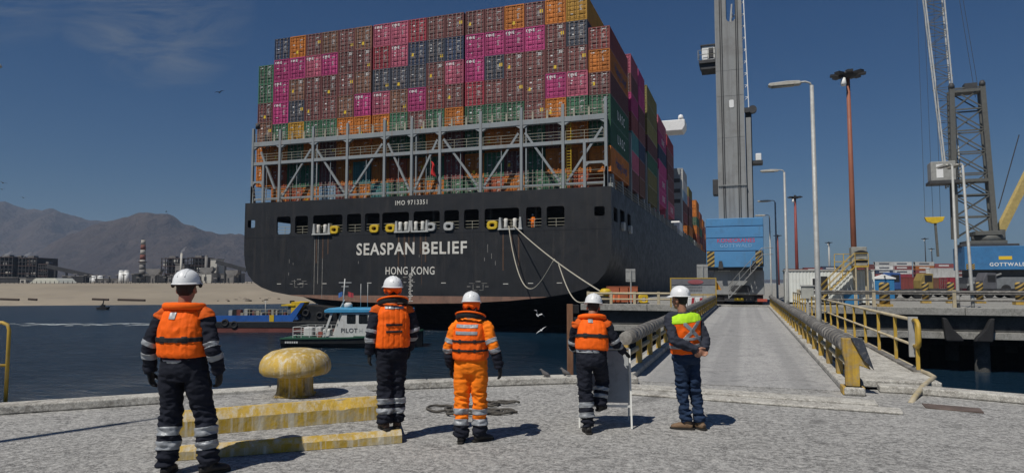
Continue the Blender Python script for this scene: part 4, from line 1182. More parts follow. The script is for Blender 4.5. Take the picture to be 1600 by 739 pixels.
# upper landing on the cabin roof, grey kiosk
p2, p3 = aty(1304, 415, 58.6), aty(1333, 415, 58.6)
m_ = MB()
for h in (.6, 1.2):
    m_.tube([(p2.x, 2.0, 2.75 + h), (p3.x, 2.0, 2.75 + h)], .03, 6)
for x in (p2.x, (p2.x + p3.x) / 2, p3.x): m_.bar((x, 2.0, 2.75), (x, 2.0, 3.95), .06)
m_.build('landing_rail', M_railyel, st)
m_ = MB(); m_.box(p1.x - .15, px1 - .05, .1, 1.3, zt + .12, zt + 1.55); kk = m_.build('kiosk', mat('kiosk_grey', (0.28, 0.28, 0.25), .7), st, bevel=.04)
for z in (.5, 1.15):
    m_ = MB(); m_.prism([(p1.x + .05 + .9 * i / 8, zt + z + .14 * math.sin(math.pi * i / 8)) for i in range(9)] + [(p1.x + .95, zt + z - .12), (p1.x + .05, zt + z - .12)], .06, .1, 'y'); m_.build('reel', M_black, kk)
# small electrical box on a post by the handrail
p = aty(1262, 470, 36); g = thing('electrical_box', 'grey electrical box on a post beside the bridge handrail', 'box', (p.x, 36, 0))
m_ = MB(); m_.bar((0, 0, 0), (0, 0, 1.0), .09); m_.build('post', M_galv, g)
m_ = MB(); m_.box(-.28, .28, -.15, .15, .95, 1.55); b_ = m_.build('cabinet', mat('box_grey', (0.38, 0.38, 0.34), .6), g, bevel=.02)
m_ = MB(); m_.box(-.32, .32, -.2, .2, 1.55, 1.61); m_.build('rain_cap', M_galv, b_)
# blue portable toilet with white gable roof
p = atf(1381, 463, 66); g = thing('portable_toilet', 'blue portable toilet cabin with a white pitched roof on the pier', 'toilet', (p.x, p.y, 0))
M_blue = mat('plastic_blue', (0.03, 0.17, 0.36), .5, var=.1)
m_ = MB(); m_.box(-.85, .85, -.6, .6, .1, 2.05); bd = m_.build('body', M_blue, g, bevel=.03)
m_ = MB(); m_.prism([(-.98, 2.05), (.98, 2.05), (.98, 2.14), (0, 2.5), (-.98, 2.14)], -.7, .7, 'y'); rf_ = m_.build('roof', M_white, g)
m_ = MB(); m_.lathe([(.07, 0), (.07, .2)], 10); m_.build('vent', M_black, rf_, loc=(0, -.72, 2.3), rot=(R_(90), 0, 0))
m_ = MB(); m_.box(-.4, .4, -.63, -.6, .2, 1.95); m_.build('door', mat('plastic_blue_dark', (0.025, 0.13, 0.29), .5), g)

# signs and mooring gear at the left end of the pier
def sign_post(px, y_top, y_bot, w_px, F, label, pole_top):
    p = atf(px, y_bot, F); zt, zb = atf(px, y_top, F).z, atf(px, y_bot, F).z; w = w_px / FPX * F
    g = thing('sign_board', label, 'sign', (p.x, p.y, 0), YAW)
    m_ = MB(); m_.bar((0, 0, 0), (0, 0, zt - .05), .09); m_.build('post', M_galv, g)
    m_ = MB(); m_.box(-w / 2, w / 2, .05, .07, zb, zt); m_.build('panel', M_galv, g)
    m_ = MB(); m_.box(-w / 2, w / 2, .03, .05, zb + .15, zb + .2); m_.box(-w / 2, w / 2, .03, .05, zt - .2, zt - .15); m_.build('batten', M_galv, g)
sign_post(985.5, 420, 440, 15, 53.5, 'back of a plain grey sign on a post in front of the ship side', 420)
sign_post(1098, 413, 440, 17, 48, 'back of a grey sign on a post beside the grey crane base', 413)
F_ = 47.0
pa, pb = atf(1049, 460, F_), atf(1118, 460, F_); zt, zb = atf(1049, 435.5, F_).z, atf(1049, 459.5, F_).z
w = (pb - pa).length
g = thing('notice_board', 'yellow framed grey notice board with an oval emblem at the bridge end', 'sign', ((pa.x + pb.x) / 2, (pa.y + pb.y) / 2, 0), YAW)
m_ = MB(); m_.box(-w / 2, w / 2, 0, .04, zb, zt); bo = m_.build('panel', mat('notice_grey', (0.30, 0.31, 0.31), .7, dirt=(.2, .2, .2)), g)
m_ = MB(); m_.box(-w / 2, w / 2, -.03, -.002, zt - .42, zt); m_.build('header', mat('notice_header', (0.17, 0.17, 0.18), .7), bo)
m_ = MB(); m_.lathe([(.01, 0), (.5, 0), (.5, .01)], 20); e = m_.build('oval_emblem', mat('emblem_red', (0.35, 0.10, 0.11), .7), bo, loc=(.15, -.045, zt - .22), rot=(R_(90), 0, 0)); e.scale = (1.1, .32, 1)
for i in range(2):
    m_ = MB(); r = random.Random(i)
    x = -.65
    while x < .6: q = r.uniform(.06, .16); m_.box(x, x + q * .7, -.01, -.003, zb + .18 + i * .22, zb + .34 + i * .22); x += q
    m_.build('worn_print', mat('worn_print', (0.16, 0.16, 0.17), .8), bo)
m_ = MB(); f = .07
m_.box(-w / 2 - f, w / 2 + f, -.04, .06, zt, zt + f); m_.box(-w / 2 - f, w / 2 + f, -.04, .06, zb - f, zb); m_.build('frame_rail', M_railyel, g)
for s in (-1, 1):
    m_ = MB(); m_.box(s * w / 2 - (f if s < 0 else 0), s * w / 2 + (f if s > 0 else 0), -.04, .06, 0, zt); m_.build('frame_post', M_railyel, g)
p = atf(1117, 445, 47.5); g = thing('warning_sign', 'small yellow warning triangle beside the notice board', 'sign', (p.x + .05, p.y - .3, 0), YAW)
m_ = MB(); m_.prism([(-.42, p.z - .35), (.42, p.z - .35), (0, p.z + .4)], 0, .02, 'y'); tr = m_.build('triangle', mat('warning_orange', (0.62, 0.26, 0.02), .6), g)
m_ = MB(); m_.prism([(-.04, p.z - .1), (.06, p.z - .1), (.1, p.z + .12), (0, p.z + .12)], -.01, -.002, 'y'); m_.box(-.04, .05, -.01, -.002, p.z - .22, p.z - .15); m_.build('pictogram', M_black, tr)
m_ = MB(); m_.bar((0, .05, 0), (0, .05, p.z), .05); m_.build('post', M_galv, g)
# red and white barrier blocks
for k in range(3):
    pa = atf(1068 + k * 12.5, 467, 44); g = thing('barrier_block', ['red and white barrier block, left one below the notice board', 'red and white barrier block, middle one below the notice board', 'red and white barrier block, right one below the notice board'][k], 'barrier', (pa.x, pa.y, 0), YAW, 'barrier blocks on the pier')
    m_ = MB(); m_.prism([(-.25, 0), (.25, 0), (.22, .75), (-.22, .75)], 0, .35, 'y'); m_.build('body', M_white, g, bevel=.03)
    m_ = MB(); m_.prism([(-.05, .02), (.1, .02), (.2, .73), (.02, .73)], -.01, .36, 'y'); m_.build('red_band', mat('barrier_red', (0.42, 0.04, 0.05), .6), g)
# orange crates behind the left railing
M_crate = mat('crate_orange', (0.42, 0.12, 0.055), .7, var=.15)
for k, (px0, px1) in enumerate(((950, 968), (968.6, 982), (982.6, 997))):
    a, b = atf(px0, 460, 54.5), atf(px1, 460, 54.5); w = (b - a).length; zt = atf(970, 447.5, 54.5).z
    g = thing('orange_crate', ['orange crate beside the yellow mooring hook, leftmost of three', 'orange crate, middle of three on the pier before the ship', 'orange crate, rightmost of three on the pier before the ship'][k], 'crate', (a.x, a.y, 0), YAW, 'orange crates on the pier')
    m_ = MB(); m_.box(.02, w - .02, 0, 1.0, .12, zt - .06); m_.build('body', M_crate, g, bevel=.02)
    m_ = MB(); m_.box(0, w - .01, -.02, 1.02, zt - .06, zt); m_.build('lid', M_crate, g)
    m_ = MB(); m_.box(.1, .3, 0, 1, 0, .12); m_.box(w - .3, w - .1, 0, 1, 0, .12); m_.build('skid', M_black, g)
for px in (959.5, 967.5):
    p = atf(px, 472, 51.5); g = thing('traffic_cone', 'orange traffic cone, %s of two under the pier railing' % ('left' if px < 962 else 'right'), 'cone', (p.x, p.y, 0.12), 0, 'traffic cones')
    m_ = MB(); m_.lathe([(.2, .04), (.13, .3), (.05, .68), (.03, .7)], 14); m_.build('cone', mat('cone_orange', (0.55, 0.12, 0.03), .6), g)
    m_ = MB(); m_.box(-.24, .24, -.24, .24, 0, .04); m_.build('base', M_black, g)
p = atf(946, 455, 51.6); g = thing('mooring_hook', 'yellow quick release mooring hook holding the stern line', 'mooring hook', (p.x, p.y, .12), YAW)
m_ = MB(); m_.box(-.35, .35, -.3, .3, 0, .5); m_.build('pedestal', M_black, g, bevel=.04)
m_ = MB(); m_.lathe([(.22, .5), (.3, .6), (.42, .72), (.45, .95), (.3, 1.1), (.1, 1.14)], 18); m_.build('capstan', M_yellow, g)
m_ = MB(); m_.tube([(-.1, -.2, .6), (-.5, -.25, .62), (-.85, -.2, .5), (-.8, -.1, .3), (-.5, -.1, .3)], .09, 8); m_.build('hook', M_railgrey, g)
p = atf(1005, 470, 51.3); g = thing('cleat_guard', 'small yellow bollard guard on the pier left of the bridge', 'guard', (p.x, p.y, .12), YAW)
m_ = holed_panel(rrect(-.35, .35, 0, .7, .2), [rrect(-.12, .2, .15, .45, .1)], 'y', -.2, .4); m_.build('body', M_yellow, g, bevel=.04)
m_ = MB(); m_.box(-.42, .42, -.28, .28, -.02, .05); m_.build('base', M_black, g)

# ================================================================== HARBOUR CRANE (near)
M_cgrey = mat('crane_grey', (0.27, 0.275, 0.27), .55, var=.07, scale=.25, streak=(0.15, 0.145, 0.14), samt=.65, sscale=.8, dirt=(0.17, 0.16, 0.15), damt=.5, cover=.03)
M_cblue = mat('crane_blue', (0.085, 0.25, 0.47), .5, var=.1, scale=.4, dirt=(0.08, 0.16, 0.27), damt=.5, streak=(0.10, 0.15, 0.2), samt=.4, sscale=1)
M_cdark = mat('crane_dark_steel', (0.05, 0.05, 0.052), .6, var=.2)
cr = thing('harbour_crane', 'grey mobile harbour crane with a blue machinery housing standing on the bridge line', 'crane', (-.75, 58.4, 0))
def cpx(px, py, Y=55.2): p = aty(px, py, Y); return p.x + .75, p.z
# chassis
xl, _ = cpx(1116, 470); xr, _ = cpx(1195, 470)
m_ = MB(); m_.prism([(xl, .75), (xr, .75), (xr, 2.6), (xr - .4, 2.95), (xl + .2, 2.95), (xl, 2.5)], -3.1, 5.5, 'y'); ch = m_.build('chassis', M_cgrey, cr, bevel=.06)
m_ = MB(); m_.prism(rrect(xl + 1.25, xr - 1.0, .95, 1.5, .26), -3.13, -3.09, 'y'); m_.build('recess', M_cdark, ch)
m_ = MB(); m_.box(xl + .1, xr - .1, -2.9, 5.4, .25, .74); m_.build('undercarriage', M_cdark, cr)
for s in (0, 1, 2, 3):
    for sx__ in (xl + .45, xr - .45):
        m_ = MB(); m_.tube([(sx__ - .3, -2.4 + s * 1.9, .55), (sx__ + .3, -2.4 + s * 1.9, .55)], .55, 18); wh = m_.build('wheel', M_rubber, cr)
m_ = MB(); m_.box(xl + 1.5, xl + 2.2, -3.3, -2.95, .3, .5); m_.build('tow_bracket', M_yellow, cr)
m_ = MB(); m_.box(xl + 3.2, xl + 3.9, -3.3, -2.95, .25, .45); m_.build('tail_light_bar', mat('tail_red', (0.4, 0.08, 0.05), .5), cr)
lettering('G HMK 280 E', .14, M_cwhite, ch, (xl + .85, -3.12, 2.62), name='chassis_print') if False else None
m_ = MB()
for i in range(9): m_.box(xl + .35 + i * .1, xl + .41 + i * .1, -3.115, -3.11, 2.6, 2.68)
m_.build('chassis_print', M_cwhite, ch)['kind'] = 'stuff'
# service stairs up the chassis
m_ = MB(); a, b = (xl + 1.1, -3.35, .5), (xl + 3.6, -3.35, 3.35)
m_.bar(a, b, .06, .18, up=(0, 1, 0)); m_.build('stair_stringer', M_cgrey, cr)
m_ = MB(); m_.bar((a[0], -4.0, a[2]), (b[0], -4.0, b[2]), .06, .18, up=(0, 1, 0)); m_.build('stair_stringer', M_cgrey, cr)
for i in range(10):
    t_ = (i + .5) / 10; m_ = MB(); x = a[0] + (b[0] - a[0]) * t_; z = a[2] + (b[2] - a[2]) * t_; m_.box(x - .12, x + .12, -3.98, -3.37, z, z + .03); m_.build('tread', M_cgrey, cr)
m_ = MB()
for h in (.5, 1.0): m_.tube([(a[0], -4.0, a[2] + h), (b[0], -4.0, b[2] + h), (b[0] + .8, -4.0, b[2] + h)], .025, 6)
for t_ in (0, .33, .66, 1): m_.bar((a[0] + (b[0] - a[0]) * t_, -4.0, a[2] + (b[2] - a[2]) * t_), (a[0] + (b[0] - a[0]) * t_, -4.0, a[2] + 1.0 + (b[2] - a[2]) * t_), .04)
m_.build('stair_rail', M_cgrey, cr)
# slewing housing (counterweight box)
hx0, hz0 = cpx(1103.5, 418, 54.6); hx1, _ = cpx(1194.5, 418, 54.6); _, hz1 = cpx(1150, 340, 54.6)
_, hzt = cpx(1150, 340.5, 54.6)
m_ = MB(); zb, zt = hz0, hzt
m_.prism([(hx0 + .04, zb), (hx1 - .04, zb), (hx1, zt - .75), (hx1 - .02, zt), (hx0 + .02, zt), (hx0, zt - .75)], -3.7, 3.4, 'y'); hs_o = m_.build('machinery_housing', M_cblue, cr, bevel=.08)
# back plates with dark joints between them
seams = [zb + (zt - zb) * q for q in (.0, .33, .595, .83, 1.0)]
for z0_, z1_ in zip(seams, seams[1:]):
    m_ = MB(); m_.box(hx0 + .03, hx1 - .03, -3.78, -3.69, z0_ + .03, z1_ - .03); m_.build('counterweight_plate', M_cblue, hs_o, bevel=.015)
m_ = MB(); m_.box(hx0 + .1, hx1 - .1, -3.6, 3.2, zb - .22, zb - .002); m_.build('slew_base', M_cdark, cr)
for s in (0, 1):
    x = hx0 + .08 if s == 0 else hx1 - .08 - .55
    m_ = MB(); m_.box(x, x + .55, -3.80, -3.785, zb + .06, zb + 1.25); m_.build('hazard_panel', M_hazard, hs_o)
    x = hx0 + .9 + 2.45 * s; m_ = MB(); m_.prism([(x, zb - .1), (x + .38, zb - .1), (x + .3, zb + .5), (x + .08, zb + .5)], -3.95, -3.79, 'y'); m_.build('lug', M_cdark, hs_o)
xm = (hx0 + hx1) / 2
lettering('KONECRANES', .42, mat('decal_red', (0.55, 0.08, 0.16), .5), hs_o, (xm + .1, -3.79, zb + 2.07), bold=.004, spacing=1.05)
lettering('GOTTWALD', .38, mat('decal_pale', (0.24, 0.42, 0.64), .5), hs_o, (xm + .1, -3.79, zb + 1.67), bold=.004, spacing=1.15)
# tower
tx0, _ = cpx(1123.5, 330, 57.4); tx1, _ = cpx(1179, 330, 57.4); TH = 31.0; zt0 = zt
sx0, sx1 = tx0 - .02, tx0 + (tx1 - tx0) * .80
hole_z0 = aty(1145, 34, 57.2).z; hc = aty(1141.5, 20, 57.2).x + .75
pan = holed_panel([(sx0, zt), (sx1, zt), (sx1 - .12, TH), (sx0 - .02, TH)], [rrect(hc - .38, hc + .38, hole_z0, TH - .8, .37)], 'y', -1.2, .12)
pan.build('tower', M_cgrey, cr)
pan = holed_panel([(sx0, zt), (sx1, zt), (sx1 - .12, TH), (sx0 - .02, TH)], [rrect(hc - .38, hc + .38, hole_z0, TH - .8, .37)], 'y', 1.1, .12)
pan.build('tower_front', M_cgrey, cr)
for s in (0, 1):
    m_ = MB(); x = sx0 if s == 0 else sx1 - .1
    d = -.02 if s == 0 else -.12
    m_.prism([(x, zt), (x + .1, zt), (x + .1 + d, TH), (x + d, TH)], -1.08, 1.1, 'y'); m_.build('tower_side', M_cgrey, cr)
m_ = MB(); m_.box(sx1, tx1 - .05, -.75, .95, zt, aty(1150, 170, 57.4).z); m_.build('tower_trunk', M_cdark, cr)
m_ = MB(); m_.box(sx1 + .05, tx1 - .12, -.95, -.75, zt + .1, aty(1150, 185, 57.4).z); m_.build('trunk_cover', M_cgrey, cr)
for q in (.19, .25, .72, .78):
    x = sx0 + (sx1 - sx0) * q; m_ = MB(); m_.bar((x + (q - .5) * .2, -1.26, TH - 2), (x, -1.26, zt), .05); m_.build('hoist_rope', M_cdark, cr)
m_ = MB(); zz = aty(1150, 290, 57.4).z
for i in range(18): m_.box(sx0 + .05 + i * (sx1 - sx0) / 18, sx0 + .12 + i * (sx1 - sx0) / 18, -1.32, -1.2, zz - .05, zz + .06)
m_.box(sx0, sx1, -1.22, -1.2, zz - .08, zz + .1)
m_.build('tower_flange', M_cgrey, cr)
for py in (110, 150, 215):
    m_ = MB(); z = aty(1150, py, 57.4).z; m_.box(sx0 + .01, sx1 - .06, -1.215, -1.2, z, z + .04); m_.build('tower_seam', M_cgrey, cr)
x, z = cpx(1143, 162, 57.2); m_ = MB(); m_.prism(rrect(x - .18, x + .18, z - .35, z + .3, .1), -1.23, -1.2, 'y'); m_.build('inspection_cover', M_white, cr)
# ladder mast on the right side
lx0, lx1 = tx1 - .75, tx1 - .25
m_ = MB(); zl0, zl1 = aty(1172, 170, 57.4).z, TH
for x in (lx0 - .1, lx1): m_.bar((x, -.9, zl0), (x - .35, -.9, zl1), .07)
m_.build('ladder_rail', M_white, cr)
m_ = MB(); k = 30
for i in range(k):
    z0_, z1_ = zl0 + (zl1 - zl0) * i / k, zl0 + (zl1 - zl0) * (i + 1) / k; f0, f1 = -.35 * i / k, -.35 * (i + 1) / k
    m_.bar((lx0 - .1 + f0, -.9, z0_), (lx1 + f1, -.9, z1_) if i % 2 else (lx1 + f0, -.9, z0_ + .02), .04)
m_.build('ladder_lacing', M_white, cr)
def pulley(px, py, name):
    x, z = cpx(px, py, 57.0); m_ = MB(); m_.tube([(x, -1.25, z), (x, -.85, z)], .32, 16); m_.box(x - .9, x, -1.1, -.95, z - .2, z + .2); m_.build(name, M_cdark, cr)
pulley(1176, 170, 'sheave')
# cab on the left
bx0, bz0 = cpx(1090, 98, 56.5); bx1, bz1 = cpx(1120, 62, 56.5)
m_ = MB(); m_.box(bx0 + .05, sx0, -1.2, .9, bz0 + .12, bz0 + .38); m_.prism([(bx0 + .2, bz0 - .35), (sx0, bz0 - .35), (sx0, bz0 + .12), (bx0 + .1, bz0 + .12)], -1.0, .7, 'y'); cp = m_.build('cab_platform', M_cdark, cr)
m_ = MB(); m_.box(bx0 + .3, bx0 + 1.35, -1.0, .8, bz0 + .38, bz1 - .15); cb = m_.build('cab', M_white, cr, bevel=.05)
m_ = MB(); m_.box(bx0 + .2, bx0 + 1.45, -1.1, .9, bz1 - .15, bz1 - .05); m_.build('cab_roof', M_cdark, cb)
m_ = MB(); m_.box(bx0 + .85, bx0 + 1.25, -1.02, -1.0, bz0 + .5, bz1 - .35); m_.build('cab_window', M_cdark, cb)
m_ = MB(); m_.box(bx0 + .38, bx0 + .75, -1.05, -1.0, bz0 + .45, bz0 + .8); m_.build('air_conditioner', M_white, cb)
m_ = MB()
for h in (.45, .85): m_.tube([(bx0, -1.2, bz0 + .38 + h), (sx0, -1.2, bz0 + .38 + h)], .02, 6); m_.tube([(bx0, -1.2, bz0 + .38 + h), (bx0, .9, bz0 + .38 + h)], .02, 6)
for x in (bx0, bx0 + .8, bx0 + 1.6): m_.bar((x, -1.2, bz0 + .38), (x, -1.2, bz0 + 1.23), .035)
m_.build('cab_rail', M_cream, cp)
# small platforms by the tower foot
x, z = cpx(1118, 290, 57.2); m_ = MB(); m_.box(x - .25, sx0, -.6, .6, z - .7, z + .6); m_.build('switch_box', M_cdark, cr, bevel=.05)
x, z = cpx(1186, 247, 57.2); m_ = MB(); m_.box(tx1 - .15, x + .3, -.7, .5, z - .35, z - .1); a_ = m_.build('operator_step', M_cdark, cr)
m_ = MB(); m_.box(x - .25, x + .2, -.6, .4, z - .1, z + .5); m_.build('light_cluster', M_white, a_, bevel=.05)
# boom reaching out over the ship, seen edge on
m_ = MB()
for s in (-.7, .7):
    for dz in (0, 1.3): m_.bar((hc + s, 1.3, 16 + dz), (hc + s * .5, 40, 40 + dz), .2)
for i in range(14):
    t0, t1 = i / 14, (i + 1) / 14
    for s in (-.7, .7): m_.bar((hc + s * (1 - .5 * t0), 1.3 + 38.7 * t0, 16 + 24 * t0), (hc + s * (1 - .5 * t1), 1.3 + 38.7 * t1, 17.3 + 24 * t1), .1)
    m_.bar((hc - .7 * (1 - .5 * t0), 1.3 + 38.7 * t0, 16 + 24 * t0), (hc + .7 * (1 - .5 * t1), 1.3 + 38.7 * t1, 16 + 24 * t1), .1)
m_.build('boom', M_cgrey, cr)

# ================================================================== HARBOUR CRANE (far right)
F2 = 112.0
c2 = atf(1535, 440, F2)
M_tower2 = mat('crane_olive_grey', (0.105, 0.105, 0.095), .6, var=.15)
k2 = thing('harbour_crane', 'far harbour crane with a dark lattice tower, blue housing and pale lattice boom', 'crane', (c2.x, c2.y, 0), YAW - R_(22))
inv = Matrix.Rotation(-(YAW - R_(22)), 4, 'Z') @ Matrix.Translation((-c2.x, -c2.y, 0))
def q2(px, py, F=F2): return inv @ atf(px, py, F)
m_ = MB(); a, b = q2(1503, 422), q2(1600, 385); zb2, zt2 = a.z, q2(1540, 386).z
bx0, bx1 = q2(1503, 400).x, q2(1603, 400).x
m_.box(bx0, bx1, -3, 5, zb2, zt2); h2 = m_.build('machinery_housing', mat('crane_deep_blue', (0.045, 0.17, 0.36), .5, var=.12, scale=.4, dirt=(0.04, 0.10, 0.2), damt=.5), k2, bevel=.08)
lettering('GOTTWALD', .78, M_cwhite, h2, ((bx0 + bx1) / 2 + .9, -3.02, zb2 + .85), bold=.02, spacing=1.2)
m_ = MB(); m_.box(-.9 + (bx0 + bx1) / 2 + .6, .9 + (bx0 + bx1) / 2 + .6, -3.03, -3.0, zb2 + 1.65, zb2 + 2.2); m_.build('yellow_plate', M_cyellow, h2)
m_ = MB(); m_.box(bx0 + .15, bx0 + 1.35, -3.03, -3.0, zb2 + .1, zb2 + 1.0); m_.build('hazard_panel', M_hazard, h2)
m_ = MB(); m_.box(bx0 + 1, bx1 - 1, -2, 4, zb2 - 1.2, zb2); m_.build('slew_base', M_cdark, k2)
m_ = MB(); m_.box(bx0 + .5, bx1 - .5, -2.5, 6, .6, zb2 - 1.2); m_.build('chassis', mat('crane_mid_grey', (0.15, 0.16, 0.17), .6), k2, bevel=.1)
m_ = MB(); m_.bar((bx0 + .2, -2.6, 1.2), (bx0 + 5, -2.6, zb2 - .6), .25, .4, up=(0, 1, 0)); m_.build('stair', M_cgrey, k2)
for i in range(4):
    m_ = MB(); m_.tube([(bx0 + 1 + i * 2.3, -2.7, .65), (bx0 + 1 + i * 2.3, -2.0, .65)], .65, 14); m_.build('wheel', M_rubber, k2)
# turntable drum
dc = q2(1545, 372); m_ = MB(); m_.lathe([(2.2, zt2 + .9), (2.4, zt2 + 1.0), (2.4, zt2 + 1.8), (2.0, zt2 + 2.0)], 24, (q2(1545, 380).x, .8, 0)); m_.build('drum', M_tower2, k2)
for q_, (xa_, xb2, za_, zb_) in enumerate(((1500, 1582, .0, .45), (1508, 1566, .45, 1.0), (1522, 1560, 1.9, 2.6))):
    m_ = MB(); m_.box(q2(xa_, 380).x, q2(xb2, 380).x, -1.6, 3.0, zt2 + za_, zt2 + zb_); m_.build('machinery_deck', M_tower2 if q_ else M_cdark, k2, bevel=.06)
# tower legs (lattice)
tb = zt2 + 1.5; tt = q2(1510, 137).z
xl0, xr0, xl1, xr1 = q2(1496, 360).x, q2(1552, 360).x, q2(1489, 137).x, q2(1533, 137).x
TW = MB()
for (xa, xb_) in ((xl0, xl1), (xr0, xr1)):
    for yy_ in (-.2, 2.0):
        m_ = MB(); m_.bar((xa, yy_, tb), (xb_, yy_, tt), .75 if yy_ < 0 else .5); m_.build('tower_leg', M_tower2, k2)
def tl(t, s, y=-.2): 
    return Vector(((xl0 + (xl1 - xl0) * t) if s < 0 else (xr0 + (xr1 - xr0) * t), y, tb + (tt - tb) * t))
nb = 7
for i in range(nb):
    t0, t1 = i / nb, (i + 1) / nb
    for y in (-.2, 2.0):
        m_ = MB(); m_.bar(tl(t0, -1, y), tl(t1, 1, y), .18); m_.bar(tl(t0, 1, y), tl(t1, -1, y), .18); m_.bar(tl(t1, -1, y), tl(t1, 1, y), .22)
        m_.build('tower_lacing', M_tower2, k2)
for t in (.38, .98):
    m_ = MB(); a, b = tl(t, -1), tl(t, 1); m_.box(a.x, b.x, -.5, 2.2, a.z - .25, a.z + .25); m_.build('cross_beam', M_tower2, k2)
for s in (-1, 1):
    a = tl(1, s); m_ = MB(); m_.lathe([(.45, 0), (.5, .5), (.3, 1.0)], 12, (a.x, -.2, a.z)); m_.build('leg_cap', M_cdark, k2)
m_ = MB(); a = tl(.97, .0 + 1); m_.box(a.x - 2.6, a.x - .8, -.4, 1.2, a.z + .3, a.z + 1.5); m_.build('sheave_block', M_cdark, k2)
# boom
b0, b1 = q2(1497, 290), q2(1461, -60)
bd = Vector((-.1, 1.2, 0)); wv = q2(1483, 60).x - q2(1470, 60).x
m_ = MB(); nbm = 20
def bp(t, s, y): 
    base = b0.lerp(b1, t); return Vector((base.x + s * (1.0 + .5 * min(1, t * 2)) , 1.0 + y, base.z))
for s in (-1, 1):
    for y in (0, 1.6): m_.bar(bp(0, s, y), bp(1, s, y), .22)
m_.build('boom', mat('boom_pale', (0.45, 0.46, 0.45), .6), k2)
m_ = MB()
for i in range(nbm):
    t0, t1 = i / nbm, (i + 1) / nbm
    for y in (0, 1.6): m_.bar(bp(t0, -1 if i % 2 else 1, y), bp(t1, 1 if i % 2 else -1, y), .1); m_.bar(bp(t1, -1, y), bp(t1, 1, y), .09)
m_.build('boom_lacing', M_tower2, k2)
# cab
a, b = q2(1456, 285), q2(1487, 251); m_ = MB(); m_.box(a.x + .2, b.x + .6, -1.4, 1.6, a.z + .4, b.z); cb2 = m_.build('cab', mat('cab_grey', (0.30, 0.30, 0.28), .6), k2, bevel=.1)
m_ = MB(); m_.box(a.x - .1, b.x + 1, -1.8, 1.8, a.z - .1, a.z + .4); m_.build('cab_platform', M_cdark, k2)
m_ = MB(); m_.box(a.x + 1.0, a.x + 2.0, -1.44, -1.4, a.z + .9, b.z - .5); m_.build('cab_window', M_white, cb2)
# hoist ropes and hook block
for px0, px1 in ((1437, 1452), (1447, 1464), (1462, 1475)):
    m_ = MB(); a, b = q2(px0, -60), q2(px1, 338); m_.bar((a.x, .5, a.z), (b.x, .5, b.z), .05); m_.build('hoist_rope', M_cdark, k2)
a = q2(1466, 340); m_ = MB(); m_.prism([(a.x - 1.5, a.z + .35), (a.x - 1.2, a.z - .4), (a.x - .3, a.z - .75), (a.x + .3, a.z - .75), (a.x + 1.2, a.z - .4), (a.x + 1.5, a.z + .35)], .1, .9, 'y'); hb_ = m_.build('hook_block', M_yellow, k2, bevel=.06)
m_ = MB(); z0_ = q2(1467, 400).z; m_.bar((a.x + .1, .5, a.z - .7), (a.x + .3, .5, z0_), .35); m_.build('rotator_shaft', M_tower2, hb_)
m_ = MB(); 
for px0, px1 in ((1495, 1527), (1500, 1533)): a, b = q2(px0, -60), q2(px1, 150); m_.bar((a.x, 1.4, a.z), (b.x, 1.4, b.z), .06)
m_.build('luffing_rope', M_cdark, k2)
# reach stacker boom at the right edge
a, b = atf(1562, 352, 118), atf(1625, 235, 118)
g = thing('yellow_boom', 'thick yellow crane boom slanting up at the right edge behind the blue housing', 'crane', (a.x, a.y, 0))
m_ = MB(); m_.bar((0, 0, a.z - 1), (b.x - a.x, b.y - a.y, b.z), .9, 1.3); m_.build('boom', mat('boom_yellow', (0.46, 0.35, 0.13), .6), g)
m_ = MB(); m_.bar((-.5, 0, 0), (0, 0, a.z - .8), 1.2, 1.6); m_.build('pedestal', M_tower2, g)
m_ = MB(); m_.bar((0, .2, a.z + 3), (b.x - a.x - 3, b.y - a.y, b.z + 3), .12); m_.build('ram', M_cdark, g)

# ================================================================== YARD STACKS
yr = random.Random(11)
ycols = [('WWNSRMB', 1366, 1390, 409), ('WSWRWSM', 1393.5, 1420, 409), ('WOSSKMM', 1428.5, 1456, 409), ('SRWRMSB', 1459, 1486, 412), ('SMSRSBM', 1488, 1512, 417), ('MSBSRM', 1335, 1362, 413), ('NSMBR', 1283, 1310, 416), ('SBMWS', 1255, 1281, 418), ('BSMO', 1225, 1251, 420)]
cn_ = ['first', 'second', 'third', 'fourth', 'fifth', 'rear', 'low navy topped', 'low brick topped', 'lowest']
F3 = 430
for (keys, x0, x1, yt), nm in zip(ycols, cn_):
    z = atf(x0, yt, F3).z; pc = atf(x0, 430, F3)
    for t, k in enumerate(keys):
        z -= CHS + .02
        if z < -.5: break
        o = container((pc.x, pc.y, z), k, CHS, CLEN, False, f'{CN[k]} container, {tiers[t]} of the {nm} stack in the far yard', 'containers in the far yard', rotz=YAW - R_(90))
        o.location = Vector((pc.x, pc.y, z)) + CR * .2
        m_ = None
        if k in 'WSN' or t % 3 == 1:
            lo_ = MB(); lo_.box(-CW / 2 - .03, -CW / 2 - .01, 3.0, 9.5, .9, 1.7); 
            s_ = MB(); s_.box(CW / 2 + .01, CW / 2 + .03, 2.5, 9.0, .95, 1.75); s_.build('side_print', cmat('D' if k == 'W' else 'W'), o)
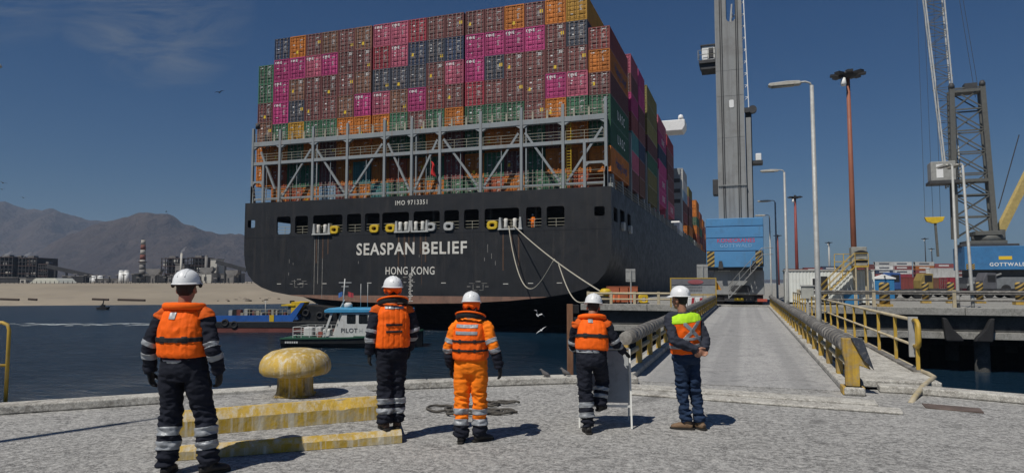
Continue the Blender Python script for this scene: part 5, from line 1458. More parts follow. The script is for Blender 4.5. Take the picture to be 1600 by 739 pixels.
# nearer boxes between the posts
for i, (px, F, key, zt_, lb, w) in enumerate(((1474, 128, 'R', 1, 'red container on the pier below the far crane, leftmost', 6.06), (1508, 132, 'R', 1, 'red container behind the two pier lamp posts', 6.06), (1420, 140, 'B', 1, 'brown container low in the yard behind the striped posts', 6.06), (1440, 150, 'V', 1, 'tan olive container low in the yard behind the striped posts', 12.19), (1384, 120, 'S', 1, 'brick red container low behind the blue toilet cabin', 6.06), (1520, 150, 'W', 2, 'white tank container behind the pier lamp posts', 6.06), (1452, 170, 'W', 2, 'white container over the tan one in the yard', 6.06), (1560, 160, 'S', 2, 'brick red container right of the far crane', 12.19))):
    p = atf(px, 445, F)
    for q in range(zt_):
        container((p.x, p.y, q * 2.62), key, CHS, w, True, lb if q == 0 else lb + ', upper', 'loose containers on the pier', rotz=YAW - R_(90), white=False)
# yard tractors: small working vehicles
def tractor(px, F, colr, label):
    p = atf(px, 466, F); g = thing('yard_tractor', label, 'tractor', (p.x, p.y, 0), YAW, 'yard tractors on the pier')
    m_ = MB(); m_.box(-2.4, 2.4, -1.1, 1.1, .55, .95); m_.build('chassis', M_cdark, g)
    m_ = MB(); m_.prism([(-2.3, .95), (-.8, .95), (-.8, 2.7), (-1.9, 2.75), (-2.3, 1.9)], -1.0, .4, 'y'); cb_ = m_.build('cab', colr, g, bevel=.06)
    m_ = MB(); m_.box(-1.8, -.95, -1.02, -1.0, 1.75, 2.5); m_.build('window', M_black, cb_)
    for x in (-1.7, .9, 1.9):
        for y in (-1.15, .85): m_ = MB(); m_.tube([(x, y, .5), (x, y + .3, .5)], .5, 14); m_.build('wheel', M_rubber, g)
tractor(1412, 72, mat('tractor_blue', (0.04, 0.09, 0.25), .5), 'dark blue yard tractor parked behind the striped posts')
tractor(1462, 78, mat('tractor_ochre', (0.26, 0.19, 0.06), .6), 'ochre yard tractor parked behind the striped posts')
tractor(1560, 74, mat('tractor_grey', (0.10, 0.10, 0.11), .5), 'dark grey yard tractor below the far blue crane housing')
m_ = MB(); p = atf(1330, 468, 52); m_.box(-.5, .5, -.3, .3, 0, 1.0); o = m_.build('blue_drum_box', M_blue, loc=(p.x, p.y, 0), bevel=.05); tag(o, 'small blue bin below the white cabin behind the railing', 'bin')
m_ = MB(); m_.box(-.53, .53, -.33, .33, 1.0, 1.08); m_.build('lid', M_black, o)

# ================================================================== BOATS
M_bwhite = mat('boat_white', (0.56, 0.56, 0.54), .45, var=.08, scale=1, dirt=(0.38, 0.35, 0.3), damt=.5, streak=(.35, .3, .24), samt=.4, sscale=2)
M_bblue = mat('boat_roof_blue', (0.06, 0.30, 0.52), .45, var=.1, scale=2)
M_bgreen = mat('boat_deck_green', (0.02, 0.085, 0.05), .7, var=.15)
M_bblack = mat('boat_black', (0.014, 0.015, 0.016), .5, var=.2, scale=1, dirt=(0.05, 0.045, 0.04), damt=.4)
M_glass = mat('dark_glass', (0.012, 0.014, 0.016), .08, var=.1, spec=.5)
Fb = 57.5; wp_ = atz(552, 541, -4.0); 
pb_ = thing('pilot_boat', 'small white and black pilot boat with a blue cabin roof below the ship stern', 'boat', tuple(atf(552, 541.5, wp_.dot(CF))), YAW - R_(4))
pb_.location.z = -4.0
K = wp_.dot(CF) / FPX
def bl(px, py): return (px - 552) * K, (541.5 - py) * K
# hull loft: stern at left, bow at right
secs = [(-6.0, 1.75, .82), (-5.6, 1.85, .82), (-3, 1.95, .86), (0, 1.95, .92), (3, 1.75, 1.05), (5, 1.1, 1.25), (6.3, .15, 1.5)]
vs = []; fs = []
for x, w, z in secs:
    for y, zz in ((-w, z), (-w * .98, z * .45), (-w * .8, -.2), (-w * .3, -.6), (w * .3, -.6), (w * .8, -.2), (w * .98, z * .45), (w, z)): vs.append((x, y, zz))
for i in range(len(secs) - 1):
    for j in range(7): fs.append((i * 8 + j, i * 8 + j + 1, (i + 1) * 8 + j + 1, (i + 1) * 8 + j))
fs.append(tuple(range(8)))
m_ = MB(); m_.add(vs, fs, 0, False); m_.build('hull', M_bblack, pb_)
vs = [v for i in range(len(secs)) for v in ((secs[i][0], -secs[i][1] * 1.01, secs[i][2] + .02), (secs[i][0], secs[i][1] * 1.01, secs[i][2] + .02))]
m_ = MB(); m_.add(vs, [(2 * i, 2 * i + 1, 2 * i + 3, 2 * i + 2) for i in range(len(secs) - 1)]); m_.build('deck', M_bgreen, pb_)
m_ = MB()
for i in range(len(secs) - 1):
    for s in (-1, 1): m_.bar((secs[i][0], s * secs[i][1] * 1.02, secs[i][2]), (secs[i + 1][0], s * secs[i + 1][1] * 1.02, secs[i + 1][2]), .09, .13)
m_.build('rubbing_strake', M_bgreen, pb_)
m_ = MB()
for i in range(6): m_.box(-5.5 + i * .2, -5.36 + i * .2, -1.93, -1.9, .42, .58)
m_.build('name_marks', M_bwhite, pb_)['kind'] = 'stuff'
# cabin: sloping front pillar, windows, blue roof
x0, zc0 = bl(515, 525); x1 = bl(641, 500)[0]; zr = bl(530, 487)[1]
xw = bl(536, 500)[0]
y0 = -1.45
wins = []
for a, b in ((549, 563), (567.5, 581.5), (587, 602), (607, 622)): wins.append(rrect(bl(a, 0)[0], bl(b, 0)[0], bl(0, 505.5)[1], bl(0, 491)[1], .1))
for s in (-1, 1):
    pan = holed_panel([(xw - .5, .85), (x1, .95), (x1 - .1, zr), (xw + .45, zr)], wins, 'y', s * 1.45 - (.04 if s > 0 else 0), .04); sw = pan.build('cabin_side', M_bwhite, pb_)
    m_ = MB(); yy = s * 1.40
    for w_ in wins: xs = [p[0] for p in w_]; zs = [p[1] for p in w_]; m_.box(min(xs), max(xs), yy - .005, yy + .005, min(zs), max(zs))
    m_.build('window_pane', M_glass, sw)
m_ = MB(); m_.box(x1 - .12, x1, -1.4, 1.4, .9, zr); m_.build('cabin_end', M_bwhite, pb_)
m_ = MB(); m_.prism([(xw - .5, .85), (xw - .42, .85), (xw + .5, zr), (xw + .42, zr)], -.2, 1.4, 'y'); m_.build('cabin_front', M_bwhite, pb_)
for s in (-1.45, 1.3):
    m_ = MB(); m_.prism([(x0 - .25, .85), (x0 - .05, .85), (x0 + .75, zr), (x0 + .55, zr)], s, s + .15, 'y'); m_.build('door_pillar', M_bwhite, pb_)
m_ = MB(); m_.box(x0 - .1, xw - .3, -1.2, .9, .85, 1.0); m_.box(x0 + .7, x0 + 1.1, -.3, .4, 1.0, 2.0); m_.build('helm_seat', M_bwhite, pb_)
m_ = MB(); m_.prism([(x0 + .0, zr - .12), (x1 + .1, zr - .02), (x1 + .05, zr + .26), (x0 + .35, zr + .3), (x0 - .05, zr + .12)], -1.6, 1.6, 'y'); rf2 = m_.build('roof', M_bblue, pb_, bevel=.06)
m_ = MB(); m_.box(xw + 1.4, x1, -1.55, -1.45, .95, 1.05); m_.build('cabin_trim', M_bgreen, pb_)
lettering('PILOT', .54, mat('pilot_text', (0.05, 0.055, 0.06), .6), pb_, (bl(553, 0)[0], -1.47, bl(0, 515.5)[1]), bold=.006, spacing=1.05)
lettering('H', .5, M_pgrey, pb_, (bl(571, 0)[0], -1.47, bl(0, 515.5)[1]))
# mast, radar, flags, aerials
mx = bl(537, 0)[0]; zm = bl(0, 437)[1]
m_ = MB(); m_.tube([(mx - .15, 0, zr + .2), (mx, 0, zm)], .05, 8); m_.bar((mx - .55, 0, zm - .35), (mx + .6, 0, zm - .35), .06); m_.bar((mx - .3, 0, zm - .7), (mx + .35, 0, zm - .7), .05)
m_.bar((mx - .4, 0, zr + .25), (mx, 0, zr + 1.0), .06); ms = m_.build('mast', M_bwhite, pb_)
m_ = MB(); m_.lathe([(.3, 0), (.36, .1), (.36, .35), (.2, .48)], 14, (mx + .35, 0, zr + .28)); m_.box(mx - .1, mx + .45, -.3, .3, zr + .2, zr + .28); m_.build('radar_dome', M_bwhite, ms)
for dx, cols in ((-.42, (0.06, 0.16, 0.42)), (.3, (0.45, 0.05, 0.06))):
    m_ = MB(); x = mx + dx; vs = []
    for i in range(6):
        for j in range(2): vs.append((x + (.1 * i if dx > 0 else -.07 * i + .2), .03 * math.sin(i * 1.7), bl(0, 457)[1] - .42 * j - .03 * i))
    m_.add(vs, [(2 * i, 2 * i + 1, 2 * i + 3, 2 * i + 2) for i in range(5)]); o = m_.build('flag', mat('flag_%d' % (dx > 0), cols, .8), ms); o.modifiers.new('t', 'SOLIDIFY').thickness = .01
for px in (560, 571):
    x = bl(px, 0)[0]; m_ = MB(); m_.tube([(x, .5, zr + .2), (x, .5, bl(0, 445)[1])], .022, 6); m_.build('aerial', M_bwhite, pb_)
# aft deck: rail, lockers, life raft, winch
m_ = MB(); xa, xb_ = bl(468, 0)[0], bl(519, 0)[0]
for z in (1.1, 1.45, 1.8):
    m_.tube([(xb_, -1.75, z), (xa, -1.75, z), (xa, 1.75, z), (xb_, 1.75, z)], .025, 6)
for i in range(5):
    x = xa + (xb_ - xa) * i / 4
    for s in (-1.75, 1.75): m_.bar((x, s, .82), (x, s, 1.8), .05)
m_.build('deck_rail', M_bwhite, pb_)
for i, (a, b, yy) in enumerate(((476, 491, -.6), (493, 503, -.3), (509, 521, -1.0))):
    m_ = MB(); m_.box(bl(a, 0)[0], bl(b, 0)[0], yy, yy + .8, .88, 1.75 if i < 2 else 1.6); m_.build('deck_locker', M_bwhite, pb_, bevel=.12)
m_ = MB(); m_.tube([(bl(503, 0)[0], -.9, 1.1), (bl(503, 0)[0], -.4, 1.1)], .26, 12); m_.build('winch', mat('winch_red', (0.3, 0.08, 0.06), .6), pb_)
m_ = MB(); m_.tube([(bl(475, 0)[0] + .2 * math.cos(a_ * .5), -1.5, 1.05 + .2 * math.sin(a_ * .5)) for a_ in range(13)], .06, 8); m_.build('tyre_fender', M_rubber, pb_)

# blue and yellow workboat behind
M_wblue = mat('workboat_blue', (0.02, 0.10, 0.36), .5, var=.2, scale=.8, dirt=(0.05, 0.07, 0.12), damt=.4)
M_wred = mat('workboat_red', (0.16, 0.05, 0.04), .7, var=.3, scale=1)
wb_p = atz(430, 519, -4.0); Fw = wb_p.dot(CF); K2 = Fw / FPX
wb = thing('workboat', 'long low blue workboat with a yellow end house beneath the ship quarter', 'boat', (wb_p.x, wb_p.y, -4), YAW)
def wl(px, py): return (px - 430) * K2, (514.5 - py) * K2
x0, x1 = wl(326, 0)[0], wl(527, 0)[0]
m_ = MB(); m_.prism([(x0, .35), (x0 + .6, -.5), (x1 - .6, -.5), (x1, .3), (x1, .5), (x0, .5)], 0, 4.6, 'y'); m_.build('boot_top', M_wred, wb)
m_ = MB(); m_.box(x0 - .05, x1 + .05, -.05, 4.65, .5, wl(0, 498)[1]); m_.build('hull', M_bblack, wb, bevel=.05)
zt_ = wl(0, 498)[1]
m_ = MB(); m_.prism([(wl(334, 0)[0], zt_), (wl(456, 0)[0], zt_), (wl(474, 0)[0], wl(0, 469)[1]), (wl(468, 0)[0], wl(0, 469)[1]), (wl(451, 0)[0], wl(0, 488)[1]), (wl(334, 0)[0], wl(0, 489)[1])], .1, .3, 'y'); m_.build('bulwark', M_wblue, wb)
m_ = MB(); m_.prism([(wl(334, 0)[0], zt_), (wl(456, 0)[0], zt_), (wl(451, 0)[0], wl(0, 488)[1]), (wl(334, 0)[0], wl(0, 489)[1])], 4.2, 4.4, 'y'); m_.build('bulwark', M_wblue, wb)
m_ = MB(); a, b = wl(420, 498), wl(427, 488); m_.box(a[0], b[0], .05, .1, a[1], b[1]); m_.build('yellow_panel', M_yellow, wb)
m_ = MB(); m_.prism([(wl(452, 0)[0], wl(0, 489)[1]), (wl(456, 0)[0], wl(0, 489)[1]), (wl(467, 0)[0], wl(0, 469)[1]), (wl(452, 0)[0], wl(0, 468)[1])], .4, 3.9, 'y'); yh = m_.build('yellow_house', M_yellow, wb)
m_ = MB(); a, b = wl(437, 474), wl(458, 472); m_.box(a[0], b[0], .3, 3.9, a[1], b[1]); m_.build('canopy', M_yellow, yh)
m_ = MB(); a, b = wl(447, 470), wl(452, 466); m_.box(a[0], b[0], 1, 1.6, a[1], b[1]); m_.build('funnel', M_bblack, yh)
m_ = MB(); a, b = wl(447, 488), wl(452, 474); m_.box(a[0], b[0], .5, 3.7, a[1], b[1]); m_.build('house_wall', mat('house_grey', (0.12, 0.14, 0.16), .6), yh)
m_ = MB(); m_.prism([(wl(463, 0)[0], zt_), (wl(524, 0)[0], zt_), (wl(522, 0)[0], wl(0, 478)[1]), (wl(474, 0)[0], wl(0, 473)[1])], .5, 4.2, 'y'); m_.build('pusher_bow', M_bblack, wb)
for px, py in ((475, 485), (497, 489), (510, 490), (352, 500), (366, 503)):
    x, z = wl(px, py); m_ = MB(); m_.tube([(x + .33 * math.cos(a_ * math.pi / 8), -.02 if px < 400 else .4, z + .33 * math.sin(a_ * math.pi / 8)) for a_ in range(16)], .13, 8, closed=True); m_.build('tyre_fender', M_rubber, wb)
r5 = random.Random(5)
for i in range(16):
    px = 350 + i * 6.2; x, z = wl(px, 489); h = r5.uniform(.25, .75); w_ = r5.uniform(.15, .5)
    m_ = MB(); m_.box(x, x + w_, 1.2, 1.9, z - .3, z + h); m_.build('deck_gear', [M_galv, M_bblack, M_wred, M_cream][i % 4], wb)
m_ = MB()
for z in (.35, .7): m_.tube([wl(380, 489)[0:1] + (.2, wl(0, 489)[1] + z), wl(448, 489)[0:1] + (.2, wl(0, 489)[1] + z)], .03, 6)
for i in range(9): m_.bar((wl(380 + i * 8.5, 0)[0], .2, wl(0, 489)[1]), (wl(380 + i * 8.5, 0)[0], .2, wl(0, 489)[1] + .7), .05)
m_.build('deck_rail', M_cream, wb)
m_ = MB(); x = wl(404, 0)[0]; m_.tube([(x, 2, 1), (x, 2, wl(0, 466)[1])], .04, 6); m_.bar((x - .2, 2, wl(0, 468)[1]), (x + .2, 2, wl(0, 468)[1]), .05); m_.build('mast', M_galv, wb)

# distant skiff near the beach
p = atz(161, 483.5, -4); g = thing('skiff', 'tiny dark skiff with an outrigged mast near the far beach', 'boat', (p.x, p.y, -4), YAW)
m_ = MB(); m_.prism([(-1.0, .0), (.9, 0), (1.2, .55), (-1.2, .45)], -.5, .5, 'y'); m_.build('hull', M_bblack, g)
m_ = MB(); m_.bar((-.1, 0, .4), (.1, 0, 2.2), .14); m_.bar((-.7, 0, .5), (.1, 0, 1.5), .1); m_.box(-.3, .3, -.3, .3, .5, 1.0); m_.build('mast', M_bblack, g)
# stranded timber on the beach
for i, (px0, px1, py, lb) in enumerate(((144, 170, 469.5, 'long dark timber lying on the far beach, nearest the skiff'), (184, 227, 470.5, 'thin dark timber lying right of the others on the far beach'), (44, 58, 469.5, 'short dark timber lying at the left of the far beach'), (0, 30, 469.5, 'thin dark driftwood at the left frame edge of the beach'))):
    a, b = atz(px0, py, -2.7), atz(px1, py, -2.7); m_ = MB(); m_.bar((0, 0, .35), (b - a).to_tuple()[:2] + (.2,), .45, .5)
    o = m_.build('driftwood', mat('old_timber', (0.07, 0.05, 0.04), .9), loc=tuple(a), bevel=.1); tag(o, lb, 'timber', 'timbers on the far beach')

# gulls: bodies with swept wings
M_gull = mat('gull_white', (0.5, 0.5, 0.5), .8, var=.1); M_dkbird = mat('dark_bird', (0.07, 0.065, 0.06), .9)
def gull(p, s, rot, label, m=M_gull, flap=.5):
    mb = MB(); mb.tube([(0, -.22, 0), (0, -.12, 0), (0, .05, 0), (0, .18, .01), (0, .25, .03), (0, .30, .03)], [.01, .05, .07, .05, .035, .01], 8)
    g = mb.build('gull', m, loc=p, rot=rot); g.scale = (s, s, s); tag(g, label, 'bird', 'birds over the harbour')
    for q in (-1, 1):
        w = MB(); w.add([(0, .1, .03), (q * .28, .14, .03 + .28 * flap), (q * .62, -.02, .03 + .2 * flap), (q * .3, .0, .02 + .27 * flap), (0, -.06, .02), (q * .28, .13, .045 + .28 * flap), (q * .3, .0, .035 + .27 * flap)], [(0, 1, 3, 4), (1, 2, 3)])
        o = w.build('wing', m, g); o.modifiers.new('t', 'SOLIDIFY').thickness = .012
    return g
gull(atf(840, 493, 40), .75, (.4, .5, .9), 'white gull banking below the ship stern, upper of two', flap=1.0)
gull(atf(846, 516, 38), .6, (.2, -.6, .5), 'white gull gliding low below the ship stern, lower of two', flap=.1)
for i, (px, py, F) in enumerate(((36, 309, 120), (5, 286, 90), (260, 331, 150), (343, 145, 70), (3, 296, 110))):
    gull(atf(px, py, F), .9, (0, .2, .5 + i), ['dark bird flying low over the far ridge', 'dark bird near the left frame edge, upper one', 'dark bird above the right mountain', 'dark bird left of the container stacks', 'dark bird near the left frame edge, lower one'][i], M_dkbird, .4)
def roost(px, py, z, label):
    p = atz(px, py, z); mb = MB(); mb.tube([(0, -.16, .06), (0, -.06, .10), (0, .05, .14), (0, .1, .2), (0, .14, .23), (0, .19, .22)], [.015, .06, .065, .035, .032, .008], 10)
    g = mb.build('pigeon', mat('pigeon_grey', (0.10, 0.095, 0.095), .9), loc=tuple(p), rot=(0, 0, YAW + R_(60))); g.scale = (.6, .6, .6); tag(g, label, 'bird', 'birds over the harbour')
    for q in (-.025, .025): w = MB(); w.bar((q, .02, 0), (q, .02, .08), .01); w.build('leg', M_dkbird, g)
roost(852, 590, .11, 'grey pigeon on the quay kerb, left of the pair'); roost(884, 588, .11, 'grey pigeon on the quay kerb, right of the pair by the post')

# ================================================================== POWER STATION ON THE SHORE
pr = random.Random(3)
M_rust = mat('plant_rust', (0.075, 0.05, 0.045), .8, var=.35, scale=.15)
M_pdark = mat('plant_dark', (0.035, 0.035, 0.038), .8, var=.3, scale=.2)
M_pgr = mat('plant_grey', (0.19, 0.18, 0.17), .8, var=.25, scale=.2)
M_pbuff = mat('plant_buff', (0.33, 0.31, 0.28), .8, var=.1)
M_ppale = mat('plant_pale', (0.50, 0.48, 0.43), .8, var=.1, scale=.3)
def plant(px0, px1, y0, y1, F, label, build, name='boiler_house', cat='building'):
    p = atf((px0 + px1) / 2, 441, F); k = F / FPX
    g = thing(name, label, cat, (p.x, p.y, 0), YAW); w = (px1 - px0) * k; h = atf(px0, y0, F).z
    build(g, w, h); return g
def boiler(m, deep=18, cyl=False):
    def f(g, w, h):
        m_ = MB()
        if cyl: m_.lathe([(w * .5, 0), (w * .5, h * .96), (w * .47, h)], 18, (0, w * .5, 0))
        else: m_.box(-w / 2, w / 2, 0, deep, 0, h)
        m_.build('wall', m, g)
        lv = 7
        for i in range(1, lv + 1):
            m2 = MB(); z = h * i / lv
            m2.box(-w / 2 - 1.0, w / 2 + 1.0, -2.0, deep * .6, z - .5, z - .15); m2.build('gallery', M_rust if i % 2 else M_pdark, g)
        for i in range(6):
            x = -w / 2 - .6 + (w + 1.2) * i / 5; m2 = MB(); m2.box(x - .22, x + .22, -1.9, -1.5, 0, h); m2.build('column', M_pdark, g)
        for i in range(5):
            m2 = MB(); x = pr.uniform(-w / 2, w / 2 - 2); z = pr.uniform(0, h * .8); m2.box(x, x + pr.uniform(1.5, 3), -1.6, -.2, z, z + pr.uniform(1, 3)); m2.build('equipment_box', [M_ppale, M_pgr, M_rust][i % 3], g)
        m2 = MB(); m2.box(-w * .3, w * .1, 2, 6, h, h + 1.2); m2.build('roof_plant', M_pgr, g)
    return f
plant(-8, 20, 401, 440, 400, 'dark boiler house at the left frame edge on the shore', boiler(M_pdark))
plant(18, 34, 402, 440, 405, 'narrow rusty boiler house between two dark ones at left', boiler(M_rust))
plant(33, 57, 402.5, 440, 400, 'dark boiler house beside the inclined conveyor tower', boiler(M_pdark))
plant(64.5, 75, 412, 440, 400, 'dark transfer tower at the top of the left conveyor', boiler(M_pdark, 8), 'transfer_tower', 'tower')
plant(255.5, 280, 403, 440, 405, 'brown round boiler house left of the first worker helmet', boiler(M_rust, 16, True))
plant(296, 321, 402, 440, 405, 'brown round boiler house right of the first worker helmet', boiler(M_rust, 16, True))
def block(m, d=10):
    def f(g, w, h):
        m_ = MB(); m_.box(-w / 2, w / 2, 0, d, 0, h); m_.build('wall', m, g)
        m_ = MB(); m_.box(-w / 2 - .3, w / 2 + .3, -.3, d + .3, h, h + .35); m_.build('roof', M_pgr, g)
        for i in range(max(2, int(w / 3))):
            x = -w / 2 + .6 + i * 3.0; m_ = MB(); m_.box(x, x + 1.5, -.05, 0, h * .35, h * .7); m_.build('window', M_pdark, g)
    return f
for a, b, y, F, lb, m in ((273, 288, 413, 398, 'grey block under the thin steam pipe beside the left boiler', M_pgr), (328, 338, 405, 402, 'pale tower block right of the brown boiler houses', M_ppale), (309, 330, 427, 390, 'low pale hall in front of the right boiler house', M_ppale), (148, 186, 436, 380, 'long low grey shed behind the beach', M_pgr), (207, 216, 428, 395, 'small dark pump house left of the banded chimney', M_pdark), (338, 372, 428, 398, 'long dark hall under the right conveyor', M_pgr), (226, 256, 431, 400, 'dark machinery hall right of the banded chimney', M_pdark), (97, 130, 432, 395, 'dark low hall under the left conveyor', M_pdark), (31, 40, 435, 365, 'small cream hut on the shore below the dark boilers', M_ppale), (0, 28, 434, 370, 'low dark wall of sheds at the left frame edge', M_pdark), (262, 309, 432, 388, 'low tangled grey machinery hall behind the first worker', M_pgr)):
    plant(a, b, y, 440, F, lb, block(m), 'plant_building')
def stack_tank(m, bands=None, taper=.75):
    def f(g, w, h):
        n = 9 if bands else 1
        for i in range(n):
            z0, z1 = h * i / n, h * (i + 1) / n; r0, r1 = w / 2 * (1 - (1 - taper) * i / n), w / 2 * (1 - (1 - taper) * (i + 1) / n)
            m_ = MB(); m_.lathe([(r0, z0), (r1, z1)], 20); m_.build('shaft' if bands else 'shell', (bands if (i % 2 and i > 3) else (M_pbuff if i > 3 else m)) if bands else m, g)
        m_ = MB(); r = w / 2 * taper; m_.lathe([(r, h), (r * .8, h + .35 * (w if not bands else .8))], 20); m_.build('cap', M_pdark if bands else m, g)
        if bands: m_ = MB(); m_.lathe([(w * .55, h * .5), (w * .62, h * .5 + .4), (w * .5, h * .5 + .5)], 16); m_.build('gallery', M_rust, g)
    return f
plant(216.5, 227, 375, 440, 400, 'tall chimney banded red and white above a grey base', stack_tank(M_pgr, mat('chimney_red', (0.17, 0.06, 0.045), .8), .62), 'chimney', 'chimney')
plant(319, 324, 401, 440, 396, 'slim grey stack in front of the right boiler house', stack_tank(M_pgr, None, .9), 'stack', 'chimney')
plant(280.5, 284, 396, 440, 396, 'thin white steam pipe between the two brown boilers', stack_tank(M_ppale, None, .9), 'stack', 'chimney')
plant(185.5, 193, 425, 440, 380, 'white silo left of the chimney, left of the pair', stack_tank(M_white, None, .98), 'silo', 'silo')
plant(193.5, 201, 425, 440, 380, 'white silo left of the chimney, right of the pair', stack_tank(M_white, None, .98), 'silo', 'silo')
for a, b, lb in ((141, 151, 'low white storage tank beneath the conveyor end, left one'), (152, 162, 'low white storage tank beneath the conveyor end, right one')): plant(a, b, 434, 440, 385, lb, stack_tank(M_white, None, .99), 'storage_tank', 'tank')
def tee(g, w, h):
    m_ = MB(); m_.box(-1.2, 1.2, 0, 2.4, 0, h - 3.5); m_.build('leg', M_pgr, g)
    m_ = MB(); m_.prism([(-w / 2, h - 2), (w / 2, h - 2), (w / 2, h - 1), (1.5, h - 4), (-1.5, h - 4), (-w / 2, h - 1)], 0, 4, 'y') if 0 else m_.prism([(-w / 2, h - 1.5), (-1.5, h - 4), (1.5, h - 4), (w / 2, h - 1.5), (w / 2, h), (-w / 2, h)], 0, 4, 'y'); m_.build('head', M_pgr, g)
for a, b, y, lb in ((227, 250, 420, 'grey T shaped trestle right of the chimney'), (312, 332, 418, 'grey T shaped trestle before the right boiler house'), (352, 371, 422, 'grey T shaped trestle under the right conveyor')): plant(a, b, y, 440, 392, lb, tee, 'trestle', 'trestle')
def tent(g, w, h):
    m_ = MB(); m_.prism([(-w / 2, h * .35), (-w * .32, h), (w * .32, h), (w / 2, h * .3), (w / 2, h * .2), (-w / 2, h * .2)], 0, 14, 'y'); m_.build('canopy', mat('tent_cream', (0.60, 0.60, 0.52), .8), g)
    for i in range(5):
        m_ = MB(); x = -w / 2 + .3 + (w - .6) * i / 4; m_.box(x - .2, x + .2, 0, .4, 0, h * .25); m_.build('pole', M_pdark, g)
    m_ = MB(); m_.box(-w * .4, w * .45, 2, 12, 0, h * .2); m_.build('interior', M_pdark, g)
plant(47, 94, 434.5, 440, 355, 'long cream tent roof on the shore under the left conveyor', tent, 'marquee', 'tent')
def conveyor(pa, pb, F, label, legs):
    a, b = atf(*pa, F), atf(*pb, F); g = thing('conveyor', label, 'conveyor', (a.x, a.y, 0), YAW); L = (b - a).to_2d().length
    m_ = MB(); m_.bar((0, 0, a.z), (L, 0, b.z), 2.2, 1.6, up=(0, 1, 0)); m_.build('gantry', M_pdark, g)
    for t in legs:
        z = a.z + (b.z - a.z) * t; m_ = MB(); m_.box(L * t - .4, L * t + .4, -.6, .6, 0, z - .6); m_.build('trestle_leg', M_pdark, g)
conveyor((74, 416), (160, 435), 398, 'long inclined dark conveyor falling right from the transfer tower', (.15, .35, .6, .85))
conveyor((338, 409), (385, 422), 398, 'dark inclined conveyor running behind the ship at right of the plant', (.3, .8))
# small clutter along the plant fence: each a pole light or tank
for i in range(26):
    px = 98 + i * 10.7 + pr.uniform(-3, 3); h0 = pr.uniform(427, 434)
    def pole(g, w, h): 
        m_ = MB(); m_.bar((0, 0, 0), (0, 0, h), .4); m_.build('pole', M_pdark, g); m_ = MB(); m_.box(-.9, .9, -.3, .3, h - .5, h); m_.build('crosshead', M_pgr, g)
    plant(px, px + 1, h0, 440, 372 + pr.uniform(-5, 12), 'small dark utility pole standing along the plant fence behind the beach', pole, 'utility_pole', 'pole')['group'] = 'utility poles along the plant fence'
# steam
def steam(px, py, dx, dy, F, n=7):
    m = bpy.data.materials.get('steam')
    if not m:
        m = bpy.data.materials.new('steam'); m.use_nodes = True; t = m.node_tree; t.nodes.remove(t.nodes['Principled BSDF'])
        v = t.nodes.new('ShaderNodeVolumePrincipled'); v.inputs['Density'].default_value = .35; v.inputs['Color'].default_value = (.95, .95, .97, 1); t.links.new(v.outputs[0], t.nodes['Material Output'].inputs['Volume'])
    mb = MB(); k = F / FPX; pts = [(dx * k * i / n + .3 * math.sin(i * 2), 0, dy * k * i / n) for i in range(n + 1)]
    mb.tube(pts, [(.25 + .55 * math.sin(math.pi * min(1, (i + .4) / (n + .4)) ** .9)) for i in range(n + 1)], 10)
    p = atf(px, py, F); o = mb.build('steam_plume', m, loc=tuple(p), rot=(0, 0, YAW)); tag(o, 'thin white steam plume rising from the shore plant', 'steam', kind='stuff')
steam(4, 402, 14, 9, 398); steam(36, 402, 13, 8, 398); steam(282, 396, 8, 10, 394)

# ================================================================== PEOPLE
M_skin = mat('skin', (0.33, 0.16, 0.10), .55, var=.08, scale=10, bump=.05, bscale=120)
M_hair = mat('black_hair', (0.012, 0.010, 0.009), .6, var=.3, scale=30, bump=.5, bscale=120, stretch=(1, 1, .2))
M_navy = mat('navy_cloth', (0.016, 0.018, 0.027), .9, var=.22, scale=3, bump=.3, bscale=180, spec=.15)
M_vest = mat('vest_orange', (0.95, 0.135, 0.008), .7, var=.07, scale=3, bump=.25, bscale=90, spec=.2)
M_orangecloth = mat('orange_cloth', (0.90, 0.205, 0.010), .8, var=.10, scale=4, bump=.3, bscale=150, spec=.2)
M_yoke = mat('yoke_orange', (0.60, 0.105, 0.016), .85, var=.12, scale=4, bump=.3, bscale=150, spec=.15)
M_reflect = mat('reflective_tape', (0.29, 0.305, 0.32), .45, .15, var=.12, scale=9, bump=.15, bscale=60, spec=.5)
M_strap = mat('black_webbing', (0.012, 0.012, 0.013), .75, var=.2, scale=10)
M_helm = mat('helmet_white', (0.74, 0.75, 0.75), .32, var=.03, scale=5, dirt=(0.55, 0.53, 0.48), damt=.25, spec=.5)
M_glove = mat('black_glove', (0.013, 0.013, 0.014), .8, var=.25, scale=15, bump=.3, bscale=90)
M_boot_ = mat('black_boot', (0.018, 0.016, 0.015), .55, var=.3, scale=12, dirt=(0.12, 0.105, 0.09), damt=.5)
M_brownboot = mat('tan_boot', (0.185, 0.115, 0.065), .75, var=.18, scale=9, bump=.25, bscale=90, dirt=(0.30, 0.25, 0.18), damt=.3)
M_darkbrown = mat('brown_boot', (0.07, 0.04, 0.028), .7, var=.2, scale=9, dirt=(0.16, 0.13, 0.1), damt=.4)
M_sole = mat('boot_sole', (0.02, 0.018, 0.016), .8)
M_jeans = mat('denim', (0.017, 0.032, 0.068), .85, var=.25, scale=5, bump=.3, bscale=200, dirt=(0.035, 0.055, 0.10), damt=.5, spec=.15)
M_lime = mat('lime_cloth', (0.45, 0.78, 0.02), .75, var=.07, scale=4, bump=.2, bscale=150)
M_shirt = mat('slate_cloth', (0.034, 0.038, 0.052), .9, var=.18, scale=4, bump=.3, bscale=170, spec=.15)
M_eye = mat('eye_white', (0.7, 0.68, 0.65), .3); M_lip = mat('lip', (0.28, 0.10, 0.08), .5)

